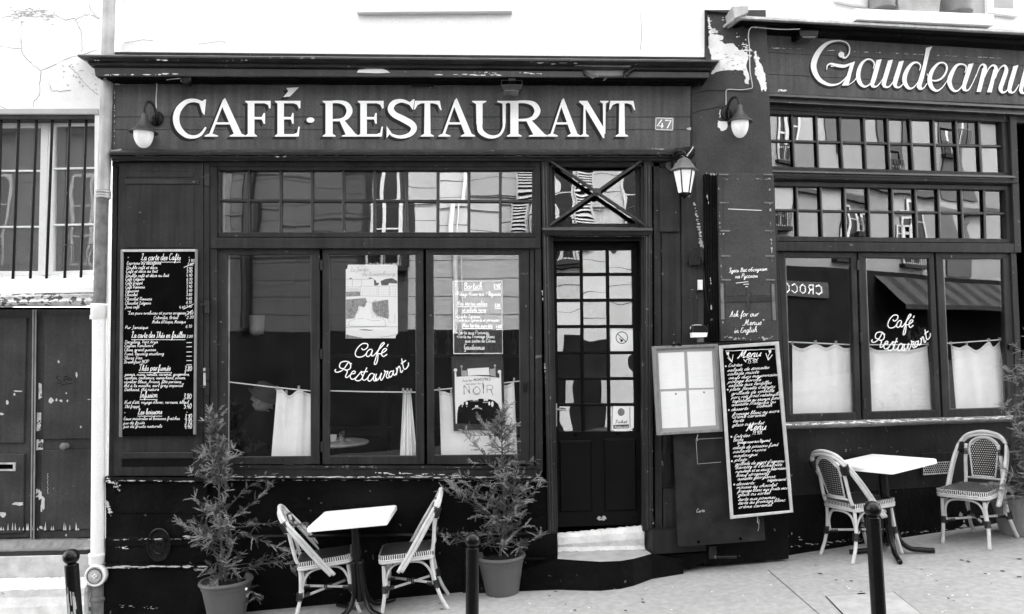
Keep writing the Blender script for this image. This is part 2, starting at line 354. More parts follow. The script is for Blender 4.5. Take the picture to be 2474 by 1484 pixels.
# ---------------------------------------------------------------- handwriting: single strokes, baseline 0, x-height 4, capitals 8
GLY = {}
for _l in '''a 4.2|3.4,3.6 1.8,4 .4,2.4 .8,.4 2.2,.4 3.4,3.8 3.1,1 3.6,.1 4.2,.8
b 3.8|.2,.8 1.4,4 2,8 1.2,8 .8,4 .9,.6 2.2,0 3.2,1.6 2.6,3.6 1.4,3
c 3.4|3.2,3.4 2,4 .6,2.4 .8,.4 2.2,0 3.4,.9
d 4.2|3.4,3.4 1.8,4 .4,2.4 .8,.4 2.2,.3 3.4,3 3.8,8 3.3,2 3.6,.1 4.2,.8
e 3.4|.3,1.4 2.2,2 2.8,3.4 1.8,4 .6,2.6 .8,.4 2,0 3.4,.9
f 3|.2,.8 1.8,4 2.8,7.2 2.2,8 1.6,6.4 1.2,0 .8,-3 1.6,-2.6 1.8,.2 3,1
g 4|3.4,3.6 1.8,4 .4,2.4 .8,.4 2.2,.4 3.4,3.8 3,-1.6 1.6,-3 .8,-2.2 2.4,-.6 4,.8
h 4.2|.2,.8 1.4,4.4 2.2,7.8 1.4,8 .9,4 .7,0;.8,2 2,3.9 3,3.6 2.9,.8 3.4,.1 4.2,.8
i 2|.2,.8 1,3.9 .8,.8 1.2,.1 2,.8;1.2,5.4 1.35,5.9
j 2|.2,.8 1.2,3.9 .9,-1.8 0,-3 -.6,-2.2 .8,-.6 2,.8;1.3,5.4 1.45,5.9
k 4|.2,.8 1.6,6 1.8,8 1,7 .7,0;.8,1.8 2.6,3.9 2.4,2.4 1,2 2.6,1.2 3.2,.1 4,.8
l 2.4|.2,.8 1.6,5 1.8,7.8 1.1,7.6 .8,2 1.2,.1 2.4,.8
m 6|.2,.8 .8,3.8 .6,0;.7,2 1.8,3.9 2.6,3.4 2.5,0;2.6,2 3.8,3.9 4.6,3.4 4.5,.8 5,.1 6,.8
n 4.2|.2,.8 .8,3.8 .6,0;.7,2 2,3.9 3,3.4 2.9,.8 3.4,.1 4.2,.8
o 4|2.2,4 .6,3 .5,.8 1.8,0 3.2,1.4 2.9,3.6 2,3.9 3,3.2 4,3.4
p 4|.2,.8 1,3.8 .4,-3;.7,2.4 2,4 3.2,3 3,.8 1.8,.1 .9,.8
q 4|3.4,3.6 1.8,4 .4,2.4 .8,.4 2.2,.4 3.4,3.8 2.9,-3 4,.4
r 3.2|.2,.8 .9,3.8 .6,0;.7,2 1.8,3.7 3,3.8
s 3|.2,.8 1.8,4 2.2,2.6 2.4,.8 1.4,0 .5,.5
t 2.6|.2,.8 1.4,4 1.8,6.4 1.1,2 1.2,.2 2.6,.8;.4,4.4 2.6,4.6
u 4.2|.2,3.8 .5,.6 1.6,0 3,1.6 3.5,3.8 3.2,.8 3.6,.1 4.2,.8
v 3.6|.2,3.6 .9,3.6 1.3,.2 2.6,2 3,3.8 3.6,3.4
w 5.2|.2,3.8 .8,.2 2.3,2 2.5,3.4 2.8,.2 4.2,2 4.6,3.8 5.2,3.4
x 3.8|.2,3.4 1,3.8 2.6,.1 3.8,.8;3.2,3.9 .4,0
y 4|.2,3.8 .5,.8 1.6,.3 3.2,3.8 2.8,-1.6 1.4,-3 .8,-2.2 2.4,-.6 4,.8
z 3.6|.3,3.6 2.8,3.9 .4,.2 3.4,.2
0 4|2,7 .5,5 .5,2 2,0 3.4,2 3.4,5 2,7
1 2.6|.4,5 1.8,7 1.6,0
2 4|.4,5.6 1.8,7 3.2,5.4 .4,.1 3.4,.1
3 3.8|.5,6.6 2.4,7 3,5.4 1.4,3.8 3.2,2.2 2.2,0 .3,.6
4 4|1.8,7 .3,2.8 3.6,2.8;2.8,4.4 2.5,0
5 4|3.2,7 1,7 .7,4 2.4,4.2 3.2,2 2,.1 .3,.6
6 4|3,7 1,4.4 .5,1.6 1.8,0 3.2,1.6 2.2,3.6 .7,2.4
7 3.6|.4,6.8 3.2,7 1.4,0;1,3.4 2.8,3.6
8 4|2.6,6.8 1,6.6 .8,4.8 2.8,2.8 2.6,.4 1,.1 .6,1.8 3,4.6 3,6.4 2.4,6.9
9 4|3.2,5.6 2,7 .7,5.4 1.6,3.6 3,4.6 3.2,6 2.6,0
. 1.6|.4,0 .8,.3
, 1.8|.8,.5 .3,-1.2
: 1.8|.5,.4 .7,.8;.7,3.2 .9,3.6
' 1.4|.9,8 .6,6.4
" 2.4|.8,8 .5,6.4;1.8,8 1.5,6.4
* 3.4|.3,2.2 2.9,4;.4,4 2.8,2.2;1.6,4.8 1.6,1.6
- 2.6|.4,2.6 2.2,2.7
( 2|1.8,7 .6,3 1.4,-1
) 2|.4,7 1.4,3 .2,-1
€ 4|3.6,6 2.2,7 .8,4 1.6,.4 3.4,.8;.1,4.4 2.6,4.4;.1,3 2.4,3
A 5|.2,.2 1.4,1 3.2,8 3.6,0;1.2,3 3.8,3.2
B 4.6|1,7.6 .7,0;.2,6.6 2,8 3.8,7 3.2,4.8 1.2,4.2 3.6,3.8 3.9,1.2 2.2,0 .3,.4
C 4.4|3.8,6.4 3.4,8 1.6,7.4 .4,4 .8,.8 2.4,0 4.2,1.2
D 5|1,7.6 .7,.2;.2,7 2.2,8 4.2,6.4 4.4,2.6 2.8,.2 .4,.2
E 4.2|3.6,6.8 2.4,8 1,6.6 1.4,4.6 2.6,4.4 .8,3.8 .5,1.4 2,0 3.9,1
F 4.2|.4,7.8 4.2,7.8;1.2,7.8 .9,0;1,4.2 3,4.3
G 4.6|3.8,6.4 3.2,8 1.4,7.4 .4,4 .8,.8 2.4,.4 3.8,3.8 3.4,-1.6 1.8,-3 .8,-2
H 5|1,8 .6,0;4,8 3.6,0;.8,4 3.9,4.2
I 2.6|.3,7.8 2.4,7.8;1.4,7.8 1.1,0;.1,0 2.2,.1
J 3.4|.8,7.8 3.2,7.8;2.2,7.8 1.8,-1 .8,-2 -.2,-1
K 4.6|1,8 .6,0;4,8 .8,3.6 2,4.4 4.4,0
L 4.6|.4,6.4 1.6,8 2.8,7.4 1.8,4 1,.6 .2,.4 1.6,.6 3,0 4.4,.6
M 6.4|-.4,0 .6,.4 1.8,7.6 2.2,1.2 4.4,7.8 4.2,1 5,0 6.2,1
N 5.6|-.4,0 .6,.4 1.6,7.8 3.6,.2 4.8,7.8 5.6,8
O 5|2.6,8 .6,6 .6,1.6 2.6,0 4.4,2.2 4.3,6.2 2.4,8
P 4.4|1,7.6 .6,0;.2,6.6 2,8 4,7 3.6,4.6 1.2,4
Q 5|2.6,8 .6,6 .6,1.6 2.6,0 4.4,2.2 4.3,6.2 2.4,8;2.4,2 4.6,-.6
R 5|1,7.6 .6,0;.2,6.6 2,8 4,7 3.4,4.6 1.2,4.2 2.6,3.4 3.6,.2 4.8,.8
S 4|3.6,6.8 2.4,8 1,6.4 3,3.2 2.6,.6 1,0 .2,1.2
T 4.4|.2,7.2 1,7.9 4.4,7.9;2.4,7.8 2,.6 1.2,0 .4,.8
U 5|.2,7.6 .8,1.2 2.2,0 4,2 4.4,7.8 4.2,.4 5,.8
V 4.6|.2,7 1,7.8 1.6,.2 3.8,6.4 4.6,7.8
Z 4.4|.6,7.4 4,7.8 .4,.2 4.2,.3
З 4|.5,6.8 2.4,8 3.2,6 1.4,4.2 3.4,2.6 2.2,0 .3,.6
В 4.6|1,7.6 .7,0;.2,6.6 2,8 3.8,7 3.2,4.8 1.2,4.2 3.6,3.8 3.9,1.2 2.2,0 .3,.4
Р 4.4|1,7.6 .6,0;.2,6.6 2,8 4,7 3.6,4.6 1.2,4
д 4|3.4,3.6 1.8,4 .4,2.4 .8,.4 2.2,.4 3.4,3.8 3,-1.6 1.6,-3 .8,-2.2 2.4,-.6 4,.8
ь 3.6|.6,3.8 .5,.6 1.6,0 2.8,1 2,2.2 .6,1.8
б 4|3.4,7.6 1.6,7 .6,3 1.2,.2 2.8,.6 3,2.8 1.8,4 .8,2.8
л 4|.2,.2 1,.6 2,3.9 2.6,3.4 2.6,.8 4,.8
ж 5|.3,3.6 1.4,2.2 .4,.2;2.4,4 2.4,0;4.4,3.6 3.2,2.2 4.6,.3;1.4,2.2 3.2,2.2
т 6|.2,.8 .8,3.8 .6,0;.7,2 1.8,3.9 2.6,3.4 2.5,0;2.6,2 3.8,3.9 4.6,3.4 4.5,.8 6,.8
н 4.2|.8,3.9 .5,0;3.2,3.9 2.9,.2 4.2,.8;.6,2 3,2.2
к 4|.8,3.9 .5,0;3.2,3.8 .8,2 2.2,2.2 3,.2 4,.8
м 5|.2,.2 .8,.6 1.6,3.9 2.2,1 3.8,3.9 4,.4 5,.8'''.split('\n'):
    _a, _b = _l.split('|'); _c, _w = _a.split(' ')
    GLY[_c] = (float(_w), [[tuple(map(float, p.split(','))) for p in s.split()] for s in _b.split(';')])
ACC = {'é': ('e', 'a'), 'è': ('e', 'g'), 'ê': ('e', 'c'), 'à': ('a', 'g'), 'ï': ('i', 'd'), 'î': ('i', 'c'), 'ô': ('o', 'c'), 'œ': ('e', ''),
       'с': ('c', ''), 'е': ('e', ''), 'а': ('a', ''), 'о': ('o', ''), 'у': ('y', ''), '„': (',', ''), '“': ('"', '')}
AST = {'a': [[(1.6, 5), (2.8, 6.6)]], 'g': [[(1.4, 6.6), (2.4, 5)]], 'c': [[(1, 5), (2, 6.4), (3, 5)]], 'd': [[(.8, 5.4), (1, 5.8)], [(2.2, 5.4), (2.4, 5.8)]], '': []}
def text_width(s): return sum(2.4 if c == ' ' else GLY[ACC.get(c, (c, ''))[0]][0]+.25 for c in s)
def text(m, pl, d, s, x0, y0, x1, y1, size, lw, slant=.22, rr=None, cap=1.0):
    """write s from (x0,y0) to (x1,y1) along its baseline; size = picture units per grid unit upward"""
    L = math.hypot(x1-x0, y1-y0); ex = ((x1-x0)/L, (y1-y0)/L); ey = (ex[1], -ex[0]); k = L/max(text_width(s), 1); rr = rr or random; u = 0; dz = d
    for c in s:
        if c == ' ': u += 2.4; continue
        b, a = ACC.get(c, (c, '')); w, st = GLY[b]; jit = rr.uniform(-.25, .25); js = rr.uniform(.92, 1.08)
        for pts in st + AST[a]:
            q = cr(pts, 3 if len(pts) > 3 else 2)
            m.ribbon(pl, [(x0+ex[0]*(u+px+py*slant)*k+ey[0]*(py*js+jit)*size, y0+ex[1]*(u+px+py*slant)*k+ey[1]*(py*js+jit)*size) for px, py in q], lw, dz)
            dz += .00004
        u += w+.25
    return m
def rough(pts, amp, seed=1, n=6):
    r_ = random.Random(seed); out = []
    for i in range(len(pts)):
        a, b = pts[i], pts[(i+1) % len(pts)]
        for j in range(n): f = j/n; out.append((a[0]*(1-f)+b[0]*f+r_.uniform(-amp, amp), a[1]*(1-f)+b[1]*f+r_.uniform(-amp, amp)))
    return out
def wavy(m, pl, d, x0, y0, x1, y1, lw, amp=1.2):
    n = max(4, int(abs(x1-x0)/4)); m.ribbon(pl, [(x0+(x1-x0)*i/n, y0+(y1-y0)*i/n+(amp if i % 2 else -amp)*.5) for i in range(n+1)], lw, d)
# ---------------------------------------------------------------- serif capitals of the sign, on a box 100 high
def st(*p): return ('s', p)
def pg(*p): return ('p', p)
def stem(x, w, s=9, top=True, bot=True, y0=0, y1=100):      # upright with flared serifs, y up
    l, r = x-w/2, x+w/2; pts = []
    pts += [(l-s, y0), (l-s, y0+2.5), (l-1.5, y0+8)] if bot else [(l, y0)]
    pts += [(l-1.5, y1-8), (l-s, y1-2.5), (l-s, y1)] if top else [(l, y1)]
    pts += [(r+s, y1), (r+s, y1-2.5), (r+1.5, y1-8)] if top else [(r, y1)]
    pts += [(r+1.5, y0+8), (r+s, y0+2.5), (r+s, y0)] if bot else [(r, y0)]
    return ('p', pts)
SERIF = {
 'C': (98, [st((94, 86, 3), (80, 96, 9), (60, 101, 10), (38, 96, 13), (18, 76, 17), (11, 50, 18), (18, 24, 17), (38, 4, 13), (60, -1, 9), (80, 6, 8), (95, 26, 5)), pg((92, 104), (96, 104), (91, 60), (84, 68), (76, 94))]),
 'A': (106, [pg((50, 102), (56, 108), (100, 4), (80, 4), (46, 90)), pg((50, 102), (54, 98), (22, 4), (14, 4)), pg((4, 0), (4, 3), (14, 8), (24, 8), (38, 3), (38, 0)), pg((68, 0), (68, 3), (80, 9), (97, 9), (108, 3), (108, 0)), pg((28, 34), (30, 40), (80, 40), (82, 34))]),
 'F': (78, [stem(22, 16), pg((30, 93), (30, 100), (78, 100), (78, 80), (74, 78), (70, 89), (60, 93)), pg((30, 48), (30, 55), (52, 55), (58, 66), (62, 66), (62, 36), (58, 36), (52, 48))]),
 'E': (80, [stem(22, 16), pg((30, 93), (30, 100), (80, 100), (80, 80), (76, 78), (70, 89), (60, 93)), pg((30, 48), (30, 55), (52, 55), (56, 66), (60, 66), (60, 36), (56, 36), (52, 48)), pg((30, 0), (30, 7), (60, 7), (70, 11), (74, 28), (78, 28), (75, 0))]),
 'R': (92, [stem(22, 16), st((29, 97, 7), (50, 97, 9), (68, 90, 14), (76, 72, 17), (68, 54, 13), (52, 47, 8), (29, 46, 6)), pg((48, 48), (62, 46), (92, 8), (100, 3), (100, 0), (56, 0), (56, 3), (66, 6))]),
 'S': (62, [st((58, 84, 3), (48, 94, 8), (32, 100, 10), (16, 94, 15), (9, 78, 17), (17, 62, 17), (38, 48, 18), (56, 34, 18), (60, 20, 16), (50, 5, 12), (30, -1, 9), (12, 5, 7), (4, 18, 3)), pg((62, 104), (58, 104), (48, 93), (58, 74)), pg((0, -4), (0, 30), (10, 12))]),
 'T': (88, [stem(44, 17, 12, top=False), pg((2, 76), (6, 100), (82, 100), (88, 74), (84, 74), (76, 89), (62, 93), (26, 93), (14, 88), (6, 76))]),
 'U': (96, [pg((0, 100), (0, 97), (9, 91), (10, 34), (25, 34), (25, 92), (34, 97), (34, 100)), st((17.5, 36, 15), (20, 16, 15), (34, 3, 12), (50, -1, 9), (66, 5, 7), (75, 22, 7), (77, 40, 7)), pg((60, 100), (60, 97), (73, 92), (73.5, 36), (80.5, 36), (81, 92), (94, 97), (94, 100))]),
 'N': (92, [pg((0, 100), (26, 100), (78, 22), (78, -4), (74, -4), (16, 84), (0, 97)), stem(17, 6, 10, top=False, y1=88), stem(78, 6, 10, bot=False, y0=8)]),
}
def serif(pl, ch, x0, x1, yt, yb, d, m, dx=0, dy=0, accent=False):
    w, parts = SERIF[ch]; kx = (x1-x0)/w; ky = (yb-yt)/100; dz = d
    f = lambda p: (x0+p[0]*kx+dx, yb-p[1]*ky+dy)
    for kind, pts in parts:
        if kind == 'p': m.flat(pl, [f(p) for p in pts], dz)
        else: m.ribbon(pl, [(*f(p), p[2]*ky) for p in cr(pts, 5)], 1, dz, .0002)
        dz += .0003
    if accent: m.flat(pl, [f(p) for p in ((29, 110), (44, 127), (38, 136), (76, 138), (49, 112))], dz)
    return m
# ================================================================ THE STREET
m = M(); xs = [-60+i*.5 for i in range(241)]; ys = [7.6, 4.45]
xs2 = [-60+i*.5 for i in range(241)]
m.add([(x, y, gz(x)) for y in (9.0, 4.45) for x in xs2], [(i, i+1, 242+i, 241+i) for i in range(240)])
m.obj('pavement', 'pavement', kind='structure')
m = M(); m.add([(x, y, gz(x)+z) for y, z in ((4.45, 0), (4.44, .004), (4.30, .004), (4.295, -.12)) for x in xs2], [(r*241+i, r*241+i+1, (r+1)*241+i+1, (r+1)*241+i) for r in range(3) for i in range(240)])
m.obj('kerb', 'kerb', kind='structure')
m = M(); m.add([(x, y, gz(x)-.12) for y in (4.3, -2.4) for x in xs2], [(i, i+1, 242+i, 241+i) for i in range(240)])
m.obj('road', 'asphalt', kind='structure')
m = M(); m.add([(x, y, gz(x)+.002) for y in (-2.39, -20) for x in xs2], [(i, i+1, 242+i, 241+i) for i in range(240)])
m.add([(x, -2.39, gz(x)+z) for z in (.002, -.12) for x in xs2], [(i, i+1, 242+i, 241+i) for i in range(240)])
m.obj('far_pavement', 'asphalt', kind='structure')
class GPL: pass
def gquad(m, pts, h=.004): 
    q = [G(*p) for p in pts]; return m.add([(p.x, p.y, gz(p.x)+h) for p in q], tess([(p.x, p.y) for p in q]))
m = M()                                  # joint line in the tarmac
for i in range(12):
    a = (1855+10.3*i+random.uniform(-1, 1), 1378+8.9*i); b = (1865.3+10.3*i, 1386.9+8.9*i); gquad(m, [a, (a[0]+1.6, a[1]), (b[0]+1.6, b[1]), b])
m.obj('pavement_joint', 'void', kind='structure')
t = thing('utility_cover', 'pale concrete utility cover set in the pavement behind the right bollard', 'cover', G(2110, 1465))
m = M(); gquad(m, [(1993.5, 1441), (2159.7, 1431), (2265, 1514), (2068, 1520)], .004); m.obj('edge_gap', 'void', t)
m = M(); q = [G(*p) for p in [(1996, 1442.5), (2158.5, 1432.8), (2261, 1513), (2069, 1518)]]
vs = [(p.x, p.y, gz(p.x)+.008) for p in q]; m.add(vs, [(0, 1, 2, 3)]); m.obj('slab', 'slab', t)
m = M(); gquad(m, [(2071, 1436.6), (2090, 1435.2), (2090, 1437.6), (2072, 1438.8)], .0095); m.obj('lifting_slot', 'void', t)
m = M(); rr = random.Random(4)
for i in range(70):                      # bits of paper and grit lying about
    p = G(rr.uniform(620, 2470), rr.uniform(1380, 1484)); s = rr.uniform(.004, .012); a = rr.uniform(0, 3)
    if p.y > 6.7 or gz(p.x) is None: continue
    m.add([(p.x+s*math.cos(a+k*1.57), p.y+s*.6*math.sin(a+k*1.57), gz(p.x)+.004) for k in range(4)], [(0, 1, 2, 3)])
m.obj('litter', 'paper', kind='stuff')
m = M(); rr = random.Random(14)
for i in range(90):                      # trodden chewing gum and drips
    p = G(rr.uniform(300, 2470), rr.uniform(1310, 1484)); s = rr.uniform(.006, .02)
    if p.y > 6.65: continue
    m.add([(p.x+s*math.cos(k*.785)*rr.uniform(.7, 1.2), p.y+s*math.sin(k*.785)*rr.uniform(.7, 1.2), gz(p.x)+.003) for k in range(8)], [tuple(range(8))])
m.obj('gum_spots', 'poster_grey', kind='stuff')

# ================================================================ HOUSE ABOVE THE CAFE
t = thing('plastered_house', 'white plastered upper storey above the cafe front', 'house', (-.5, D1, 4.2))
m = M(); m.box(-3.44, D1, 4.10, 2.13, D1+.3, 9.2)
m.box(-3.44, D1+.02, -.9, -2.6, D1+.3, 4.095)
m.obj('wall', 'plaster', t)
m = M(); tv = Vector((math.cos(T2), math.sin(T2), 0))
def wbox(m, a0, a1, z0, z1, d0, d1):
    """box on the second front: a = metres along it, d = metres out"""
    v = [PL2[0] + tv*a + PL2[1]*d + Vector((0, 0, z)) for z in (z0, z1) for a, d in ((a0, d0), (a1, d0), (a1, d1), (a0, d1))]
    return m.add(v, [(3, 2, 1, 0), (4, 5, 6, 7), (0, 1, 5, 4), (1, 2, 6, 5), (2, 3, 7, 6), (3, 0, 4, 7)])
wbox(m, -.35, 4.19, 4.72, 9.2, -.3, .012); m.obj('wall', 'plaster', t)
m = M(); m.rect(PL1, 540, -120, 1552, 136, -.01, .012, 0); m.obj('plaster_panel', 'plaster', t)
m = M(); m.prism(PL1, [(859, -14), (1237, -16), (1237, 27), (862, 30)], 0, .07, .004); m.obj('window_ledge', 'opp_white', t)
m = M()
for pts in ([(480, 107), (535, 99), (545, 104)], [(300, 104), (345, 96), (370, 98)], [(1548, 30), (1550, 90), (1547, 120)]):
    m.ribbon(PL1, pts, 1.0, .013)
m.obj('crack', 'ink', t)
m = M(); m.box(-3.44, D1+.01, 9.2, 8, 11.5, 9.4); m.obj('roof', 'zinc_dark', t)

# ================================================================ THE HOUSE ON THE LEFT
t = thing('old_house', 'old cracked plaster house with barred window and peeling doors at far left', 'house', (-4.0, D1+.06, -.4))
m = M()
m.prism(PLL, [(-700, -1500), (262, -1500), (262, 271), (-700, 271)], -.3, 0, 0)
m.prism(PLL, [(229, 271), (262, 271), (262, 700), (226, 700)], -.3, 0, 0)
m.prism(PLL, [(222, 700), (262, 700), (262, 1700), (222, 1700)], -.3, 0, 0)
m.prism(PLL, [(-700, 271), (-75, 271), (-75, 1700), (-700, 1700)], -.3, 0, 0)
m.obj('wall', 'old_plaster', t)
k = zmap(0, 0, .33379); cracks = [
 [(0, 335), (150, 350), (180, 410), (230, 465), (295, 510), (285, 600), (285, 690), (250, 730), (235, 790)],
 [(295, 510), (400, 470), (470, 430), (560, 405), (640, 385), (725, 350)], [(70, 75), (200, 85), (300, 80), (360, 70)],
 [(390, 80), (400, 110), (480, 145), (540, 130), (560, 165), (590, 240), (595, 320), (590, 395)], [(540, 150), (600, 110), (650, 105), (700, 125), (730, 145)],
 [(520, 460), (505, 490), (560, 530), (600, 590), (640, 630), (680, 665), (725, 690)], [(0, 770), (50, 790), (110, 800), (230, 790)], [(350, 600), (370, 655), (450, 662), (540, 655)],
 [(650, 30), (655, 70), (690, 110), (725, 140)], [(155, 160), (150, 300), (165, 370)], [(0, 130), (60, 120), (140, 112), (260, 120), (350, 105)]]
rr = random.Random(3)
for c in cracks:
    m = M(); q = []
    for i in range(len(c)-1):
        for j in range(4):
            f = j/4; q.append((c[i][0]*(1-f)+c[i+1][0]*f+rr.uniform(-5, 5), c[i][1]*(1-f)+c[i+1][1]*f+rr.uniform(-4, 4), rr.uniform(1.2, 4.4)*.33))
    m.ribbon(PLL, [(*k(x, y), w) for x, y, w in q], 1, .0015); m.obj('crack', 'ink', t)
m = M()                                   # broken plaster along the top and round the pipe
for i in range(60):
    x, y = k(rr.uniform(60, 400), 105+rr.gauss(0, 26)); m.blob(PLL, x, y, rr.uniform(1, 6), rr.uniform(.8, 2.5), .001+i*.00003, rr)
for i in range(34):
    x, y = k(rr.uniform(420, 720), rr.uniform(430, 660)); m.blob(PLL, x, y, rr.uniform(.6, 3.2), rr.uniform(.5, 2), .001+i*.00003, rr)
m.obj('plaster_scar', 'felt', t, kind='stuff')
# barred window
m = M(); m.rect(PLL, -75, 262, 236, 275, -.02, .02, .003); m.obj('lintel', 'felt', t)
m = M(); m.rect(PLL, -75, 283, 232, 300, -.24, -.18, 0)
for q in ([(99, 296), (117, 296), (109, 664), (91, 664)], [(118, 296), (131, 296), (127.5, 664), (110, 664)], [(229.5, 296), (240, 296), (236, 664), (223.5, 664)]): m.prism(PLL, q, -.2, -.15, .004)
m.prism(PLL, [(-75, 296), (99, 296), (99, 307), (-75, 308)], -.2, -.152, .003); m.prism(PLL, [(131, 293), (230, 290), (230, 301), (131, 304)], -.2, -.152, .003)
m.prism(PLL, [(-75, 655), (92, 655), (92, 666), (-75, 666)], -.2, -.152, .003); m.prism(PLL, [(127.6, 656), (224, 652), (224, 663), (127.6, 668)], -.2, -.152, .003)
for a, b in (((-75, 413), (98, 413)), ((-75, 549), (96, 548)), ((130, 408), (228, 406)), ((128.5, 544), (226, 542))): m.bar(PLL, a, b, 5, -.19, -.155)
win = m.obj('window', 'opp_white', t)
for (xa, xb, xc, xd, ya, yb) in ((-75, 99, 98, -75, 306, 411), (-75, 98, 96, -75, 415, 546), (-75, 96, 92, -75, 551, 656), (131, 229.5, 228, 130, 303, 406), (130, 228, 226, 128.5, 410, 542), (128.5, 226, 224, 127.6, 546, 655)):
    mm = M(); mm.flat(PLL, [(xa, ya), (xb, ya), (xc, yb), (xd, yb)], -.18); mm.obj('pane', 'left_glass', win)
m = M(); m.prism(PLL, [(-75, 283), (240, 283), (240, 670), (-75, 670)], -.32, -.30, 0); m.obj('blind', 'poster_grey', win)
m = M(); m.prism(PLL, [(-75, 268), (236, 266), (236, 286), (-75, 286)], -.2, -.01, 0); m.obj('lintel_shadow', 'grey_wall', t)  # dark grey face paints in the shadow under the lintel
for (xt, xb) in ((3, -8), (46, 31), (89, 73), (127, 112), (169, 156), (209, 195)):
    m = M(); a, b = P(PLL, xt, 280, -.06), P(PLL, xb, 682, -.06); m.tube([a, b], .0125, 10); m.obj('window_bar', 'iron', t)
m = M(); m.loft(PLL, [(-75, 668, 228, 664, -.15), (-75, 684, 227, 676, .03), (-75, 700, 226, 694, .05), (-75, 711, 226, 706, .055), (-75, 714, 225, 708, .03)], 30, -.2, .8); m.obj('window_sill', 'old_plaster', t)
m = M(); m.loft(PLL, [(-75, 714, 225, 707, .03), (-75, 718, 225, 712, .07), (-75, 726, 222, 720, .06), (-75, 732, 221, 727, .08), (-75, 738, 220, 736, .045), (-75, 742, 220, 740, -.05)], 40, -.2, .9, 3); m.obj('stone_moulding', 'crumbled', t)
# double door
m = M(); m.rect(PLL, -75, 742, 224, 1330, -.2, -.16, 0); m.obj('door_backing', 'void', t)
def leaf(x0t, x1t, x0b, x1b, panels):
    m = M(); m.prism(PLL, [(x0t, 748), (x1t, 748), (x1b, 1298), (x0b, 1304)], -.16, -.10, .003); d = m.obj('door_leaf', 'left_door', t)
    for q in panels:
        mm = M(); mm.prism(PLL, q, -.10, -.082, .006); mm.obj('panel', 'left_door', d)
    return d
dl = leaf(-75, 78, -75, 72, [[(-75, 768), (64, 768), (57, 1071), (-75, 1071)], [(-75, 1097), (59, 1097), (56, 1288), (-75, 1292)]])
dr = leaf(90, 224, 84, 222, [[(107, 762), (219, 762), (217, 1060), (104, 1062)], [(100, 1088), (217, 1087), (217, 1279), (96, 1282)]])
m = M(); m.bar(PLL, (80.5, 748), (75, 1304), 4.5, -.11, -.075); m.bar(PLL, (86.5, 748), (81.5, 1304), 4.5, -.11, -.07); m.obj('astragal', 'grey_wood', dr)
m = M(); m.rect(PLL, -40, 1118, 36, 1138, -.084, -.066, .002); ls = m.obj('letter_plate', 'zinc', dl)
m = M(); m.rect(PLL, -40, 1122, 31, 1133, -.066, -.0645, 0); m.obj('letter_slot', 'void', dl)
c = P(PLL, 161, 1077, -.085); m = M(); m.lathe(c, [(.024, 0), (.026, .006), (.012, .012), (.011, .03), (.024, .038), (.031, .05), (.027, .062), (.012, .068), (.004, .069)], 20, (0, -1, 0)); m.obj('door_knob', 'zinc_dark', dr, smooth=True)
m = M()
for q in ([(89, 997), (99, 997), (98, 1040), (88, 1042)], [(88, 1062), (104, 1062), (103, 1086), (87, 1088)], [(87, 1182), (97, 1180), (96, 1200), (86, 1202)], [(93, 925), (100, 928), (101, 960), (93, 965)]): m.prism(PLL, q, -.10, -.095, .001)
m.obj('lock_plate', 'crumbled', dr)
m = M()
for x, y in ((94, 1079), (91, 1193), (96, 1017)): c = P(PLL, x, y, -.094); m.lathe(c, [(.008, 0), (.008, .002), (.001, .002)], 10, (0, -1, 0))
m.obj('keyhole', 'void', dr)
m = M(); rr = random.Random(8)
for i, (x, y, rx, ry) in enumerate([(142, 874, 3, 4), (185, 905, 3, 6), (122, 968, 6, 6), (136, 966, 3, 3), (147, 968, 4, 3), (163, 968, 2, 3), (195, 1031, 2, 3), (43, 945, 12, 2), (35, 953, 3, 3), (18, 972, 3, 5), (3, 1000, 5, 3), (45, 1217, 12, 4), (104, 1215, 4, 14), (97, 1195, 4, 12), (100, 1230, 3, 10), (5, 1243, 8, 6), (160, 950, 1.5, 2), (215, 965, 4, 1.5), (100, 1275, 4, 5)]):
    m.blob(PLL, x, y, rx, ry, -.0805+i*.00003, rr)
for i in range(26):
    x = rr.uniform(0, 215); m.flat(PLL, [(x-2, 1281), (x+2, 1281), (x+rr.uniform(-1, 1), 1281-rr.uniform(4, 22))], -.0802+i*.00003)
for i in range(14): x = 115+rr.uniform(-1, 1); m.blob(PLL, x, 1145+i*3.6, .7, 1.6, -.0805, rr)
m.obj('bare_patch', 'pale_wood', dr)
m = M(); mp = zmap(0, 724.8, .26854)
for q in ([(530, 683), (505, 700), (520, 715), (550, 735), (545, 750), (515, 745)], [(575, 735), (580, 690), (605, 690), (600, 712), (578, 718)], [(645, 712), (620, 700), (612, 722), (648, 716)], [(545, 768), (600, 755), (650, 750)]): m.ribbon(PLL, [mp(*p) for p in cr(q, 3)], 1.2, -.0815)
m.obj('scrawl', 'void', dr)
m = M(); m.loft(PLL, [(-75, 1300, 222, 1297, -.16), (-75, 1308, 222, 1304, -.04), (-75, 1326, 222, 1321, .0), (-75, 1330, 222, 1325, .03), (-75, 1334, 222, 1328, .03)], 20, -.2, .8); m.obj('threshold', 'grey_wood', t)
m = M(); m.prism(PLL, [(-75, 1334), (222, 1327), (222, 1340), (-75, 1347)], -.2, .025, .002); m.obj('threshold_edge', 'left_band', t)
m = M(); m.prism(PLL, [(-75, 1347), (222, 1340), (222, 1394), (-75, 1398)], -.25, .04, .006); m.obj('step', 'stone_step', t)
m = M(); m.loft(PLL, [(-75, 1397, 212, 1393, .03), (-75, 1424, 208, 1414, .2), (-75, 1430, 205, 1420, .215), (-75, 1445, 203, 1440, .2), (-75, 1470, 203, 1462, .21), (-75, 1520, 203, 1512, .2)], 40, -.2, 1.3, 5); m.obj('step', 'white_stone', t)
